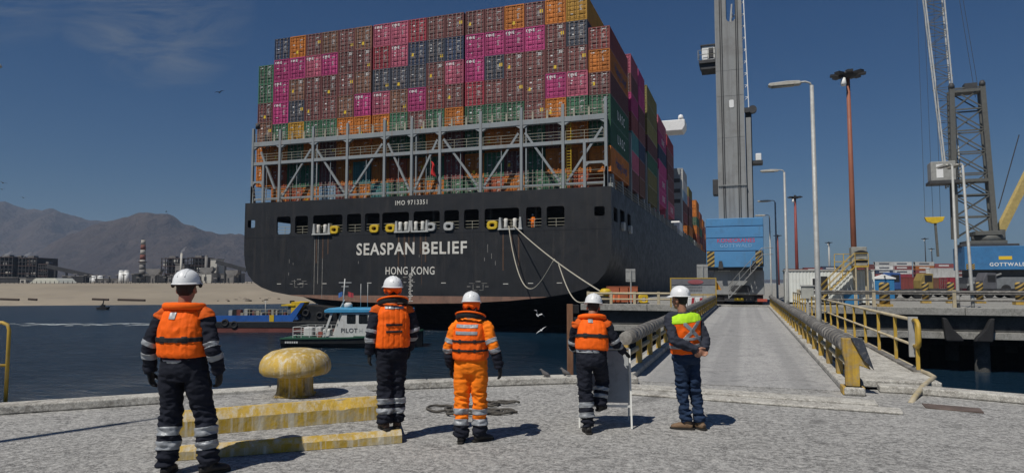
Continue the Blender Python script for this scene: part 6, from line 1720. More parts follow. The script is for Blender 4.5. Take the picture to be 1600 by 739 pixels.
def ring_loft(mb, pts, rad, ref=(1, 0, 0), n=16, power=2.0):
    """closed tube through pts; rad = (side, depth) half sizes measured along ref and across it"""
    pts = [Vector(p) for p in pts]; ref = Vector(ref); k = len(pts); vs = []
    for i, p in enumerate(pts):
        d = (pts[min(k - 1, i + 1)] - pts[max(0, i - 1)]).normalized()
        a = ref - d * ref.dot(d)
        a = a.normalized() if a.length > 1e-4 else Vector((0, 1, 0))
        b = d.cross(a)
        rx, ry = rad[i] if isinstance(rad[i], (tuple, list)) else (rad[i], rad[i])
        for j in range(n):
            t = 2 * math.pi * j / n; c, s = math.cos(t), math.sin(t)
            e = 2.0 / power
            vs.append(p + a * (rx * math.copysign(abs(c) ** e, c)) + b * (ry * math.copysign(abs(s) ** e, s)))
    fs = [(i * n + j, i * n + (j + 1) % n, (i + 1) * n + (j + 1) % n, (i + 1) * n + j) for i in range(k - 1) for j in range(n)]
    fs += [tuple(range(n))[::-1], tuple((k - 1) * n + j for j in range(n))]
    mb.add(vs, fs, 0, True); return mb
def smooth_path(pts, rad, sub=4):
    """Catmull-Rom through joints"""
    P = [Vector(p) for p in pts]; out = []; orad = []
    R = [r if isinstance(r, (tuple, list)) else (r, r) for r in rad]
    for i in range(len(P) - 1):
        p0, p1, p2, p3 = P[max(0, i - 1)], P[i], P[i + 1], P[min(len(P) - 1, i + 2)]
        for s in range(sub):
            t = s / sub
            out.append(.5 * ((2 * p1) + (p2 - p0) * t + (2 * p0 - 5 * p1 + 4 * p2 - p3) * t * t + (3 * p1 - p0 - 3 * p2 + p3) * t ** 3))
            orad.append(tuple(a + (b - a) * t for a, b in zip(R[i], R[i + 1])))
    out.append(P[-1]); orad.append(R[-1])
    return out, orad
def fuse(mb, voxel=.013, smooth=4, wr=0.0, wscale=(9, 9, 16), seed=0.0, wfun=None, fold=None):
    """melt overlapping tubes into one continuous skin, then crease it"""
    me = mb.mesh('tmp'); o = bpy.data.objects.new('tmp', me); COL.objects.link(o)
    r = o.modifiers.new('r', 'REMESH'); r.mode = 'VOXEL'; r.voxel_size = voxel
    if smooth: s = o.modifiers.new('s', 'SMOOTH'); s.iterations = smooth; s.factor = .6
    dg = bpy.context.evaluated_depsgraph_get(); out = bpy.data.meshes.new_from_object(o.evaluated_get(dg))
    bpy.data.objects.remove(o); bpy.data.meshes.remove(me)
    if wr:
        nn = [v.normal.copy() for v in out.vertices]
        for v, n in zip(out.vertices, nn):
            c = v.co; a = wr * (wfun(c) if wfun else 1.0)
            q = Vector((c.x * wscale[0] + seed, c.y * wscale[1], c.z * wscale[2]))
            h = mnoise.noise(q) + .5 * mnoise.noise(q * 2.1 + Vector((5, 1, 2)))
            f = 1 - abs(h) * 2.2
            lo_ = mnoise.noise(Vector((c.x * 3.5 + seed * 3, c.y * 3.5, c.z * 5.5)))
            v.co = c + n * (a * (f - .35) + a * 1.1 * lo_ + (fold(c) if fold else 0.0))
    for p in out.polygons: p.use_smooth = True
    out.update(); return out
def piece(me, cuts, keep, name, m, parent, off=.004, thick=.004):
    """a sewn-on piece: the stretch of cloth between the cutting planes, lifted a little"""
    bm = bmesh.new(); bm.from_mesh(me)
    for co, no in cuts:
        bmesh.ops.bisect_plane(bm, geom=list(bm.verts) + list(bm.edges) + list(bm.faces), plane_co=co, plane_no=no, dist=1e-5)
    kill = [f for f in bm.faces if not keep(f.calc_center_median())]
    bmesh.ops.delete(bm, geom=kill, context='FACES')
    bm.normal_update()
    for v in bm.verts: v.co = v.co + v.normal * off
    out = bpy.data.meshes.new(name); bm.to_mesh(out); bm.free()
    if not len(out.polygons): return None
    out.materials.clear(); out.materials.append(m)
    for p in out.polygons: p.material_index = 0; p.use_smooth = True
    o = place(out, name, parent); s = o.modifiers.new('t', 'SOLIDIFY'); s.thickness = thick; s.offset = -1
    return o
def limb_band(me, a, b, t0, t1, name, m, parent, rmax=.16, off=.005):
    a, b = Vector(a), Vector(b); d = (b - a); L = d.length; d = d / L
    def keep(c):
        t = (c - a).dot(d) / L
        return t0 <= t <= t1 and ((c - a) - d * (c - a).dot(d)).length < rmax
    return piece(me, [(a + d * L * t0, d), (a + d * L * t1, d)], keep, name, m, parent, off)
def cloth(me, name, m, parent):
    me.materials.clear(); me.materials.append(m)
    return place(me, name, parent)
def hand_mb(mb, w, d, nrm, side, curl, k=1.0, fat=1.0, spread=1.0):
    """palm and five fingers from wrist w towards d; nrm faces out of the palm; side points to the thumb"""
    w, d = Vector(w), Vector(d).normalized(); nrm = Vector(nrm); nrm = (nrm - d * nrm.dot(d)).normalized(); side = Vector(side); side = (side - d * side.dot(d) - nrm * side.dot(nrm)).normalized()
    ring_loft(mb, [w - d * .03 * k, w, w + d * .03 * k, w + d * .065 * k, w + d * .095 * k], [(.026 * fat * k, .02 * fat * k), (.027 * fat * k, .02 * fat * k), (.037 * fat * k, .018 * fat * k), (.042 * fat * k, .016 * fat * k), (.040 * fat * k, .013 * fat * k)], side, 12)
    for i, (off, ln) in enumerate(((.030, .068), (.011, .078), (-.009, .073), (-.028, .058))):
        p = w + d * .085 * k + side * off * k * spread; dd = d.copy(); pts = [p]; c = curl * (1 + .12 * i)
        for s in range(3):
            ax = d.cross(nrm); dd = Matrix.Rotation(-c * (.5 if s == 0 else .8), 3, ax) @ dd if False else (dd * math.cos(c * (.45 + .2 * s)) + (nrm if s == 0 else nn_) * math.sin(c * (.45 + .2 * s))).normalized()
            nn_ = (nrm - dd * nrm.dot(dd)).normalized() if abs(nrm.dot(dd)) < .98 else -d
            pts.append(pts[-1] + dd * ln * k * (.42, .32, .26)[s])
        ring_loft(mb, pts, [.0098 * fat * k, .0095 * fat * k, .0085 * fat * k, .007 * fat * k], side, 8)
    p = w + d * .025 * k + side * .026 * k; t1 = (side * .75 + d * .6 + nrm * .35).normalized(); t2 = (d * .9 + side * .15 + nrm * .5).normalized()
    ring_loft(mb, [p, p + t1 * .035 * k, p + t1 * .035 * k + t2 * .03 * k, p + t1 * .035 * k + t2 * .055 * k], [.014 * fat * k, .0125 * fat * k, .011 * fat * k, .008 * fat * k], nrm, 8)

def person(label, loc, rotz, k, J, style, head=(0, 0, 0), seed=1.0, detail=1.0):
    """J: joints for a 1.75 m body facing +y. style: materials and kit"""
    g = thing('person', label, 'person', loc, rotz)
    def S(p): return Vector(p) * k
    wd = style.get('wide', 1.0)
    def WR(lst): return [(a * wd, b * (1 + (wd - 1) * .6)) for a, b in lst]
    vx = .0105 / detail * (1 if detail >= 1 else 1)
    D = dict(pel=(0, 0, .93), waist=(0, 0, 1.06), chest=(0, 0, 1.28), neck=(0, -.015, 1.46), head=(0, .015, 1.512),
             hl=(-.095, 0, .90), kl=(-.11, .02, .50), al=(-.115, -.02, .10), hr=(.095, 0, .90), kr=(.11, .02, .50), ar=(.115, -.02, .10),
             sl=(-.19, -.01, 1.375), el=(-.285, -.03, 1.13), wl=(-.30, .05, .885), sr=(.19, -.01, 1.375), er=(.285, -.03, 1.13), wr=(.30, .05, .885),
             fl=10, fr=-10, fzl=0, fzr=0)
    D.update(J)
    Q = {a: (S(b) if isinstance(b, tuple) else b) for a, b in D.items()}
    right = (Q['sr'] - Q['sl']).normalized()
    hipr = (Q['hr'] - Q['hl']).normalized()
    spine = (Q['neck'] - Q['pel']).normalized()
    # --- trousers
    mb = MB()
    pts, rad = smooth_path([Q['pel'] - spine * .11 * k, Q['pel'] - spine * .03 * k, Q['pel'] + spine * .06 * k, Q['waist'] + spine * .03 * k], WR([(.150 * k, .118 * k), (.190 * k, .142 * k), (.184 * k, .138 * k), (.165 * k, .124 * k)]))
    ring_loft(mb, pts, rad, hipr)
    slim = style.get('slim', 1.0)
    for s in 'lr':
        h, kn, an = Q['h' + s], Q['k' + s], Q['a' + s]
        pts, rad = smooth_path([h + Vector((0, 0, .03 * k)), h.lerp(kn, .35), h.lerp(kn, .7), kn, kn.lerp(an, .4), kn.lerp(an, .75), an + (an - kn).normalized() * style.get('hem', .02) * k],
                               [(.098 * k, .108 * k), (.096 * k * slim, .105 * k * slim), (.088 * k * slim, .094 * k * slim), (.082 * k * slim, .086 * k * slim), (.080 * k * slim, .086 * k * slim), (.078 * k * slim, .083 * k * slim), (.074 * k * slim, .080 * k * slim)], 3)
        rad = WR(rad)
        ring_loft(mb, pts, rad, hipr)
    def leg_wr(c): return 1.5 if c.z < .62 * k else .8
    def bunch(c):      # cloth gathers in rings above the boots and behind the knees
        z = c.z / k; w_ = max(0, 1 - abs(z - .17) / .13) + .7 * max(0, 1 - abs(z - .50) / .12)
        return .010 * k * w_ * math.sin(z * 95 + 3.0 * mnoise.noise((c.x * 9, c.y * 9, seed)) + 6 * c.x)
    tr_me = fuse(mb, vx, 3, .0115 * k, (7, 7, 15), seed, leg_wr, bunch)
    trousers = cloth(tr_me, 'trousers', style['legs'], g)
    # --- jacket
    mb = MB()
    pts, rad = smooth_path([Q['pel'] + spine * .05 * k, Q['waist'], Q['chest'] - spine * .06 * k, Q['chest'] + spine * .05 * k, Q['neck'] - spine * .045 * k, Q['neck'] + spine * .02 * k],
                           [(.160 * k, .125 * k), (.160 * k, .122 * k), (.175 * k, .128 * k), (.178 * k, .122 * k), (.125 * k, .095 * k), (.068 * k, .066 * k)])
    rad = WR(rad)
    ring_loft(mb, pts, rad, right)
    for s in 'lr':
        sh, e, w = Q['s' + s], Q['e' + s], Q['w' + s]; inn = Q['neck'] - spine * .045 * k
        pts, rad = smooth_path([inn.lerp(sh, .15), inn.lerp(sh, .6), sh, sh.lerp(e, .45), e, e.lerp(w, .5), w], [(.06 * k, .07 * k), (.066 * k, .078 * k), (.066 * k, .076 * k), (.064 * k, .070 * k), (.060 * k, .064 * k), (.059 * k, .060 * k), (.054 * k, .054 * k)], 4)
        ring_loft(mb, pts, rad, (0, 1, 0))
    jk_me = fuse(mb, vx, 3, .012 * k, (8, 8, 17), seed + 7)
    jacket = cloth(jk_me, 'jacket', style['top'], g)
    # --- body: head, neck, forearms, hands
    hm = Matrix.Rotation(R_(head[0]), 3, 'Z') @ Matrix.Rotation(R_(head[1]), 3, 'X') @ Matrix.Rotation(R_(head[2]), 3, 'Y')
    hb = Q['head']
    def HP(x, y, z): return hb + hm @ (Vector((x, y, z)) * k)
    def ell(mb, c, r, n=14):
        o = len(mb.v); mb.sphere((0, 0, 0), 1.0, n, 10)
        for i in range(o, len(mb.v)):
            v = mb.v[i]; mb.v[i] = tuple(hb + hm @ (Vector((c[0] + v[0] * r[0], c[1] + v[1] * r[1], c[2] + v[2] * r[2])) * k))
    mb = MB()
    ell(mb, (0, 0, .150), (.076, .096, .098)); ell(mb, (0, .022, .075), (.058, .072, .072)); ell(mb, (0, .05, .03), (.035, .035, .028))
    ell(mb, (0, .098, .105), (.013, .02, .026)); ell(mb, (0, .088, .135), (.05, .012, .012)); ell(mb, (0, .085, .062), (.026, .012, .014))
    for s in (-1, 1): ell(mb, (s * .079, -.005, .105), (.012, .02, .033)); ell(mb, (s * .045, .07, .09), (.02, .018, .02))
    ring_loft(mb, [Q['neck'] - spine * .08 * k, Q['neck'] + spine * .02 * k, HP(0, -.015, .08)], [(.06 * k, .06 * k), (.055 * k, .057 * k), (.055 * k, .06 * k)], right)
    ring_loft(mb, [Q['chest'], Q['neck'] - spine * .06 * k], [(.13 * k, .09 * k), (.09 * k, .07 * k)], right)
    ring_loft(mb, [Q['pel'] - spine * .05 * k, Q['waist'], Q['chest']], [(.13 * k, .1 * k), (.12 * k, .09 * k), (.13 * k, .09 * k)], right)
    for s in 'lr':
        ring_loft(mb, *smooth_path([Q['chest'] + spine * .06 * k, Q['s' + s], Q['e' + s], Q['w' + s]], [.04 * k, .034 * k, .028 * k, .026 * k]), ref=(0, 1, 0), n=10)
        ring_loft(mb, *smooth_path([Q['pel'], Q['h' + s], Q['k' + s], Q['a' + s] - Vector((0, 0, .03 * k))], [.06 * k, .06 * k, .045 * k, .04 * k]), ref=(1, 0, 0), n=10)
    bare = style.get('bare_hands')
    hands = style.get('hands', {})
    for s in 'lr':
        sg = -1 if s == 'l' else 1
        d, n_, sd, cu = hands.get(s, ((0.05 * sg, .12, -1), (-sg, .1, 0), (0, 1, 0), .45))
        if bare: hand_mb(mb, Q['w' + s], d, n_, sd, cu, k)
    body_me = fuse(mb, .0075 / min(1, detail) * 1.0 if detail >= 1 else .02, 2)
    body = cloth(body_me, 'body', M_skin, g)
    if not bare and detail >= 1:
        for s in 'lr':
            sg = -1 if s == 'l' else 1
            d, n_, sd, cu = hands.get(s, ((0.05 * sg, .12, -1), (-sg, .1, 0), (0, 1, 0), .45))
            gm = MB(); hand_mb(gm, Q['w' + s], d, n_, sd, cu, k, 1.22, 1.12)
            dv = Vector(d).normalized(); ring_loft(gm, [Q['w' + s] - dv * .05 * k, Q['w' + s] + dv * .01 * k], [.045 * k, .034 * k], sd, 12)
            cloth(fuse(gm, .006, 2), 'glove', M_glove, g)
    if detail >= 1:
        for s in (-1, 1):
            m_ = MB(); m_.sphere(tuple(HP(s * .032, .084, .118)), .011 * k, 8, 6); m_.build('eye', M_eye, body)
        m_ = MB(); m_.sphere(tuple(HP(0, .094, .055)), .01 * k, 8, 6, (2.0, .6, .5)); m_.build('mouth', M_lip, body)
    # hair
    mb = MB(); ell(mb, (0, -.012, .150), (.080, .097, .098)); ell(mb, (0, -.04, .10), (.066, .052, .055))
    hme = fuse(mb, .01, 1)
    bm = bmesh.new(); bm.from_mesh(hme); hi = hm.inverted()
    kill = [f for f in bm.faces if (lambda q: q.y > .05 * k and q.z < .2 * k or q.y > .01 * k and q.z < .14 * k)(hi @ (f.calc_center_median() - hb))]
    bmesh.ops.delete(bm, geom=kill, context='FACES'); bm.to_mesh(hme); bm.free()
    cloth(hme, 'hair', M_hair, g)
    # --- helmet
    prof = [(.150, 0), (.149, .02), (.143, .05), (.128, .085), (.102, .113), (.065, .131), (.025, .139), (.002, .140)]
    hm_mb = MB(); hm_mb.lathe(prof, 28)
    for i, (x, y, z) in enumerate(hm_mb.v):
        rib = 0
        if abs(x) < .03 and z > .05: rib = .008 * (1 - abs(x) / .03)
        hm_mb.v[i] = tuple(HP(x * .75, y * .88 - .003, z * .92 + .165 + rib))
    helmet = hm_mb.build('helmet', style.get('helmet', M_helm), g); helmet.data.polygons.foreach_set('use_smooth', [True] * len(helmet.data.polygons))
    br = MB(); n = 32; vs = []
    for j in range(n):
        t = 2 * math.pi * j / n; c, s_ = math.cos(t), math.sin(t); ext = .012 + (.05 * max(0, s_) ** 2)
        for r_, z in ((.148, .176), (.150 + ext, .168 - .012 * (s_ > .3)), (.150 + ext, .161 - .012 * (s_ > .3)), (.146, .163)):
            vs.append(HP(c * r_ * .755, s_ * r_ * .885 - .003, z))
    br.add(vs, [(4 * j + q, 4 * ((j + 1) % n) + q, 4 * ((j + 1) % n) + (q + 1) % 4, 4 * j + (q + 1) % 4) for j in range(n) for q in range(4)], 0, True)
    br.build('brim', style.get('helmet', M_helm), helmet)
    for x in (-.035, .035):
        rb = MB(); rb.tube([HP(x * .9, math.sin(q) * .124 - .003, .165 + .126 * math.cos(q) ** .8) for q in [(-1.15 + 2.3 * i / 12) for i in range(13)]], .0045 * k, 6); rb.build('ridge', style.get('helmet', M_helm), helmet)
    if style.get('patch'):
        pt = MB(); pt.add([HP(x * .8, -math.sqrt(max(0, .134 ** 2 - x * x)) - .004 + (z - .19) * .12, z) for z in (.185, .215) for x in (-.04, -.015, .015, .04)], [(0, 1, 5, 4), (1, 2, 6, 5), (2, 3, 7, 6)]); pt.build('sticker', mat('helmet_sticker', (0.42, 0.44, 0.46), .5), helmet)
    if style.get('flap'):
        fm = MB(); vs = []
        for j in range(25):
            t = math.pi * (1.0 + (j - 12) / 12 * .78) + math.pi / 2; c, s_ = math.cos(t), math.sin(t)
            lo = style['flap'] + .018 * math.sin(j * 1.3)
            for r_, z in ((.128, .178), (.134, .165), (.132, lo + .03), (.120, lo)): vs.append(HP(c * r_ * .80, s_ * r_ * .92 - .003, z))
        fm.add(vs, [(4 * j + q, 4 * j + q + 1, 4 * j + 5 + q, 4 * j + 4 + q) for j in range(24) for q in range(3)], 0, True)
        o = fm.build('neck_cape', M_vest, helmet); o.modifiers.new('t', 'SOLIDIFY').thickness = .006
    if style.get('strap_band'):
        fm = MB(); fm.tube([HP(math.cos(t_) * .152 * .755, math.sin(t_) * .152 * .885 - .003, .158) for t_ in [i * math.pi / 12 for i in range(24)]], .009 * k, 6, closed=True); fm.build('goggle_strap', M_strap, helmet)
        for s in (-1, 1): fm = MB(); fm.sphere(tuple(HP(s * .122, 0, .148)), .02 * k, 8, 6, (.7, 1.2, 1)); fm.build('ear_clip', M_strap, helmet)
    # --- boots
    for s in 'lr':
        an = Q['a' + s]; yaw = R_(D['f' + s]); zf = Q['a' + s].z - .10 * k if D['fz' + s] == 0 else D['fz' + s]
        R3 = Matrix.Rotation(yaw, 3, 'Z'); base = Vector((an.x, an.y, zf))
        def FP(x, y, z): return base + R3 @ (Vector((x, y, z)) * k)
        mb = MB()
        ring_loft(mb, [FP(0, -.075, .045), FP(0, -.05, .05), FP(0, .02, .052), FP(0, .09, .045), FP(0, .15, .036), FP(0, .19, .03)], [(.03 * k, .03 * k), (.04 * k, .042 * k), (.043 * k, .045 * k), (.05 * k, .04 * k), (.047 * k, .032 * k), (.026 * k, .018 * k)], R3 @ Vector((1, 0, 0)), 14)
        ring_loft(mb, [FP(0, -.012, .04), FP(0, -.008, .1), an + (Q['k' + s] - an).normalized() * .05 * k], [(.042 * k, .055 * k), (.044 * k, .054 * k), (.05 * k, .055 * k)], R3 @ Vector((1, 0, 0)), 14)
        b_ = cloth(fuse(mb, .009, 2), 'boot', style.get('boots', M_boot_), g)
        so = MB(); ol = [(-.036, -.08), (-.022, -.1), (.022, -.1), (.036, -.08), (.036, -.02), (.05, .08), (.05, .14), (.034, .19), (0, .205), (-.034, .19), (-.05, .14), (-.05, .08), (-.036, -.02)]
        vs = [FP(x, y, 0.0) for x, y in ol] + [FP(x, y, .024) for x, y in ol]; n = len(ol)
        so.add(vs, [tuple(range(n))[::-1], tuple(range(n, 2 * n))] + [(i, (i + 1) % n, n + (i + 1) % n, n + i) for i in range(n)]); so.build('sole', M_sole, b_)
    # --- reflective bands
    ab = style.get('arm_bands')
    if ab:
        for s in 'lr':
            for seg, t0, t1 in ab: limb_band(jk_me, Q[('s' if seg == 'u' else 'e') + s], Q[('e' if seg == 'u' else 'w') + s], t0, t1, 'reflective_band', M_reflect, jacket, .10 * k)
    for t0, t1 in style.get('leg_bands', ()):
        for s in 'lr': limb_band(tr_me, Q['k' + s], Q['a' + s], t0, t1, 'reflective_band', M_reflect, trousers, .115 * k)
    if style.get('cuffs'):
        for s in 'lr': limb_band(jk_me, Q['e' + s], Q['w' + s], style['cuffs'], 1.2, 'cuff', M_navy, jacket, .1 * k, .003)
    if style.get('shins'):
        for s in 'lr': limb_band(tr_me, Q['k' + s], Q['a' + s], style['shins'], 1.4, 'gaiter', M_navy, trousers, .12 * k, .003)
    if style.get('yoke'):
        yc = Q['chest'] + spine * .02 * k
        cuts = [(yc, spine)]
        for s in 'lr': cuts.append((Q['s' + s].lerp(Q['e' + s], .06), (Q['e' + s] - Q['s' + s]).normalized()))
        def keep(c):
            if (c - yc).dot(spine) < 0: return False
            for s in 'lr':
                a, b = Q['s' + s], Q['e' + s]; d = (b - a); t = (c - a).dot(d) / d.length_squared
                if t > .06 and ((c - a) - d * t).length < .11 * k: return False
            return True
        piece(jk_me, cuts, keep, 'shoulder_yoke', M_yoke, jacket, .003)
    if style.get('waist_band'):
        wz = Q['pel'] + spine * style['waist_band'] * k
        def keep(c, wz=wz): t = (c - wz).dot(spine); return -.028 * k <= t <= .028 * k and ((c - wz) - spine * t).length < .21 * k
        piece(jk_me, [(wz - spine * .028 * k, spine), (wz + spine * .028 * k, spine)], keep, 'waist_band', M_reflect, jacket, .006)
    # --- vest
    V = style.get('vest')
    if V:
        fit = V.get('fit', 1.0); lo = V.get('lo', .06)
        mb = MB(); cen = lambda t: Q['pel'] + (Q['neck'] - Q['pel']) * t
        tt = [lo, lo + .06, .40, .66, .82, .93, 1.0]
        rr = V.get('radii') or [(.187, .155), (.196, .166), (.198, .170), (.186, .168), (.168, .152), (.148, .125), (.105, .095)]
        pts, rad = smooth_path([cen(t) for t in tt], WR([(a * k * fit, b * k * fit) for a, b in rr]), 4)
        ring_loft(mb, pts, rad, right, 28, V.get('power', 2.6))
        up = spine; fwd = up.cross(right).normalized()
        qa = V.get('quilt', .003)
        def quilt(c):      # stitched foam channels
            x = (c - Q['pel']).dot(right) / k
            return -qa * k * abs(math.cos(math.pi * x / .062)) ** 10 * (1 if (c - Q['pel']).dot(fwd) < 0 else 0)
        vm = fuse(mb, .009, 3, V.get('wr', .006) * k, V.get('ws', (9, 9, 8)), seed + 3, None, quilt)
        vest = cloth(vm, V.get('name', 'life_vest'), V.get('mat', M_vest), g)
        def loc_(c): q = c - Q['pel']; return q.dot(right) / k, q.dot(fwd) / k, q.dot(up) / k
        for (z0, z1, x0, x1, m, nm, off) in V.get('bands', ()):
            a, b = Q['pel'] + up * z0 * k, Q['pel'] + up * z1 * k
            cuts = [(a, up), (b, up)]
            if x0 is not None: cuts += [(Q['pel'] + right * x0 * k, right), (Q['pel'] + right * x1 * k, right)]
            def keep(c, z0=z0, z1=z1, x0=x0, x1=x1):
                x, y, z = loc_(c); return z0 <= z <= z1 and (x0 is None or (x0 <= x <= x1 and y < 0))
            piece(vm, cuts, keep, nm, m, vest, off)
        for (sl_, zc) in V.get('diag', ()):
            nrm = (up - right * sl_).normalized(); h_ = .024 * k
            c0 = Q['pel'] + up * zc * k
            def keep(c, nrm=nrm, c0=c0): x, y, z = loc_(c); return abs((c - c0).dot(nrm)) < h_ and y < 0 and .1 < z < V.get('dtop', .42) and abs(x) < .15
            piece(vm, [(c0 + nrm * h_, nrm), (c0 - nrm * h_, nrm), (Q['pel'] + up * V.get('dtop', .42) * k, up), (Q['pel'] + up * .1 * k, up)], keep, 'reflective_band', M_reflect, vest, .004)
        for (x, z, w_, h_, m, nm) in V.get('patches', ()):
            a = [(Q['pel'] + up * (z - h_) * k, up), (Q['pel'] + up * (z + h_) * k, up), (Q['pel'] + right * (x - w_) * k, right), (Q['pel'] + right * (x + w_) * k, right)]
            def keep(c, x=x, z=z, w_=w_, h_=h_): q = loc_(c); return abs(q[0] - x) < w_ and abs(q[2] - z) < h_ and q[1] < 0
            piece(vm, a, keep, nm, m, vest, .007)
        cl_ = V.get('collar')
        nk = Q['neck'] + up * .01 * k
        def arc(r1, r2, dz, tilt, n=17, a0=-.42, a1=math.pi + .42):
            out = []
            for i in range(n):
                t = a0 + (a1 - a0) * i / (n - 1); out.append(nk + right * (r1 * k * math.cos(t)) - fwd * (r2 * k * math.sin(t)) + up * ((dz + tilt * math.sin(t)) * k))
            return out
        if cl_ == 'flat':
            mb = MB(); pts = arc(.155, .120, .005, .012)
            ring_loft(mb, pts, [(.032 * k, .034 * k)] * len(pts), tuple(up), 14, 2.4)
            co = cloth(fuse(mb, .010, 3, .002, (12, 12, 12), seed), 'collar', V.get('mat', M_vest), vest)
        elif cl_ == 'stand':
            mb = MB(); pts = arc(.165, .145, .012, .05)
            ring_loft(mb, pts, [(.036 * k, .018 * k)] * len(pts), tuple(up), 14, 2.6)
            co = cloth(fuse(mb, .010, 3), 'collar', M_strap, vest)
            mb = MB(); pts = arc(.172, .152, .045, .058)
            ring_loft(mb, pts, [(.012 * k, .022 * k)] * len(pts), tuple(up), 12, 2.4)
            cloth(fuse(mb, .009, 2), 'collar_rim', V.get('mat', M_vest), co)
    return g

BASE = dict(top=M_navy, legs=M_navy, yoke=True, arm_bands=[('u', .86, 1.02), ('l', .22, .44)], leg_bands=[(.22, .40), (.52, .70)])
A_BANDS = [(.155, .195, None, None, M_strap, 'strap', .008)]
def feet(px, py, z=0.0): return tuple(atz(px, py, z))
if True:
    person('worker at far left in orange life vest and navy coveralls, arms held off the body', feet(281, 741), YAW - R_(4), 1.05,
       dict(hl=(-.105, 0, .90), kl=(-.115, .03, .50), al=(-.105, -.03, .10), hr=(.105, 0, .90), kr=(.185, .05, .50), ar=(.245, .02, .10), fl=12, fr=-38,
            sl=(-.20, -.01, 1.375), el=(-.295, -.04, 1.13), wl=(-.335, .04, .885), sr=(.20, -.01, 1.375), er=(.285, -.05, 1.12), wr=(.305, .05, .885)),
       dict(BASE, wide=1.1, waist_band=.06, strap_band=True, hands=dict(l=((.12, .2, -1), (1, .2, 0), (.3, 1, 0), .5), r=((-.05, .12, -1), (-1, .1, 0), (0, 1, 0), .7)),
            vest=dict(collar='flat', lo=.20, bands=[(.245, .285, None, None, M_strap, 'strap', .008)], patches=[(-.02, .47, .03, .028, M_reflect, 'badge'), (-.10, .265, .022, .03, M_strap, 'buckle'), (.10, .265, .022, .03, M_strap, 'buckle')])), (6, 2, 0), 1.3)
    person('worker standing on the yellow step in orange vest with a raised collar, turned right', feet(611, 669, S1 + .006), YAW + R_(20), .945,
       dict(hl=(-.085, 0, .90), kl=(-.075, .02, .50), al=(-.075, -.03, .10), hr=(.085, 0, .90), kr=(.08, .05, .50), ar=(.075, .04, .10), fl=8, fr=-12,
            el=(-.255, -.04, 1.14), wl=(-.26, .02, .89), er=(.26, -.02, 1.14), wr=(.23, .13, .93)),
       dict(BASE, wide=1.1, flap=.10, boots=M_darkbrown, leg_bands=[(.36, .52), (.64, .80)],
            vest=dict(collar='stand', lo=.06, wr=.007, quilt=.006, radii=[(.185, .150), (.190, .158), (.190, .160), (.185, .160), (.176, .150), (.155, .125), (.105, .095)],
                      bands=[(.215, .24, -.10, .09, M_strap, 'strap', .008), (.295, .32, -.10, .09, M_strap, 'strap', .008)], patches=[(0, .505, .11, .014, M_reflect, 'reflective_band')])), (8, 3, 0), 4.1)
    person('worker in a full orange suit with silver bands, arms hanging out from the body', feet(735, 690), YAW - R_(14), .925,
       dict(hl=(-.10, 0, .90), kl=(-.11, .0, .50), al=(-.10, -.06, .10), hr=(.10, 0, .90), kr=(.10, .05, .50), ar=(.10, .05, .10), fl=14, fr=-40,
            sl=(-.195, -.01, 1.375), el=(-.27, -.02, 1.13), wl=(-.27, .06, .88), sr=(.195, -.01, 1.375), er=(.30, -.04, 1.14), wr=(.36, .02, .90)),
       dict(top=M_orangecloth, legs=M_orangecloth, wide=1.1, flap=.085, arm_bands=[('u', .60, .80), ('l', .02, .24)], leg_bands=[(.26, .42), (.56, .74)], cuffs=.26, shins=.745,
            vest=dict(collar='stand', lo=.11, wr=.006, bands=[(.365, .405, -.14, .13, M_reflect, 'reflective_band', .006), (.445, .485, -.14, .13, M_reflect, 'reflective_band', .006), (.165, .19, None, None, M_strap, 'strap', .008), (.275, .30, None, None, M_strap, 'strap', .008)],
                      patches=[(-.09, .178, .014, .022, M_strap, 'buckle'), (.10, .178, .014, .022, M_strap, 'buckle'), (-.08, .288, .014, .022, M_strap, 'buckle'), (.10, .288, .014, .022, M_strap, 'buckle')])), (14, -4, 0), 8.2)
    person('worker leaning on the folding sign with one knee bent, orange life vest', feet(921, 676), YAW - R_(2), .94,
       dict(pel=(.03, 0, .925), waist=(.02, .0, 1.05), chest=(.03, .05, 1.25), neck=(.05, .07, 1.42), head=(.065, .11, 1.45),
            hl=(-.065, 0, .90), kl=(-.05, .03, .50), al=(-.02, -.02, .10), hr=(.125, 0, .90), kr=(.19, .25, .62), ar=(.15, .17, .33), fl=8, fr=-25,
            sl=(-.145, .04, 1.34), el=(-.19, .14, 1.10), wl=(-.13, .30, 1.0), sr=(.225, .05, 1.335), er=(.345, .07, 1.12), wr=(.47, .27, .99), fzr=.235),
       dict(BASE, wide=1.07, waist_band=.09, hands=dict(r=((.6, .6, -.45), (-.2, .1, -1), (-.5, .8, 0), .35)), leg_bands=[(.30, .46), (.60, .76)],
            vest=dict(collar='flat', lo=.20, bands=[(.255, .295, None, None, M_strap, 'strap', .008)], patches=[(-.02, .46, .03, .026, M_reflect, 'badge'), (-.09, .275, .02, .028, M_strap, 'buckle'), (.09, .275, .02, .028, M_strap, 'buckle')])), (-6, -6, 3), 2.7)
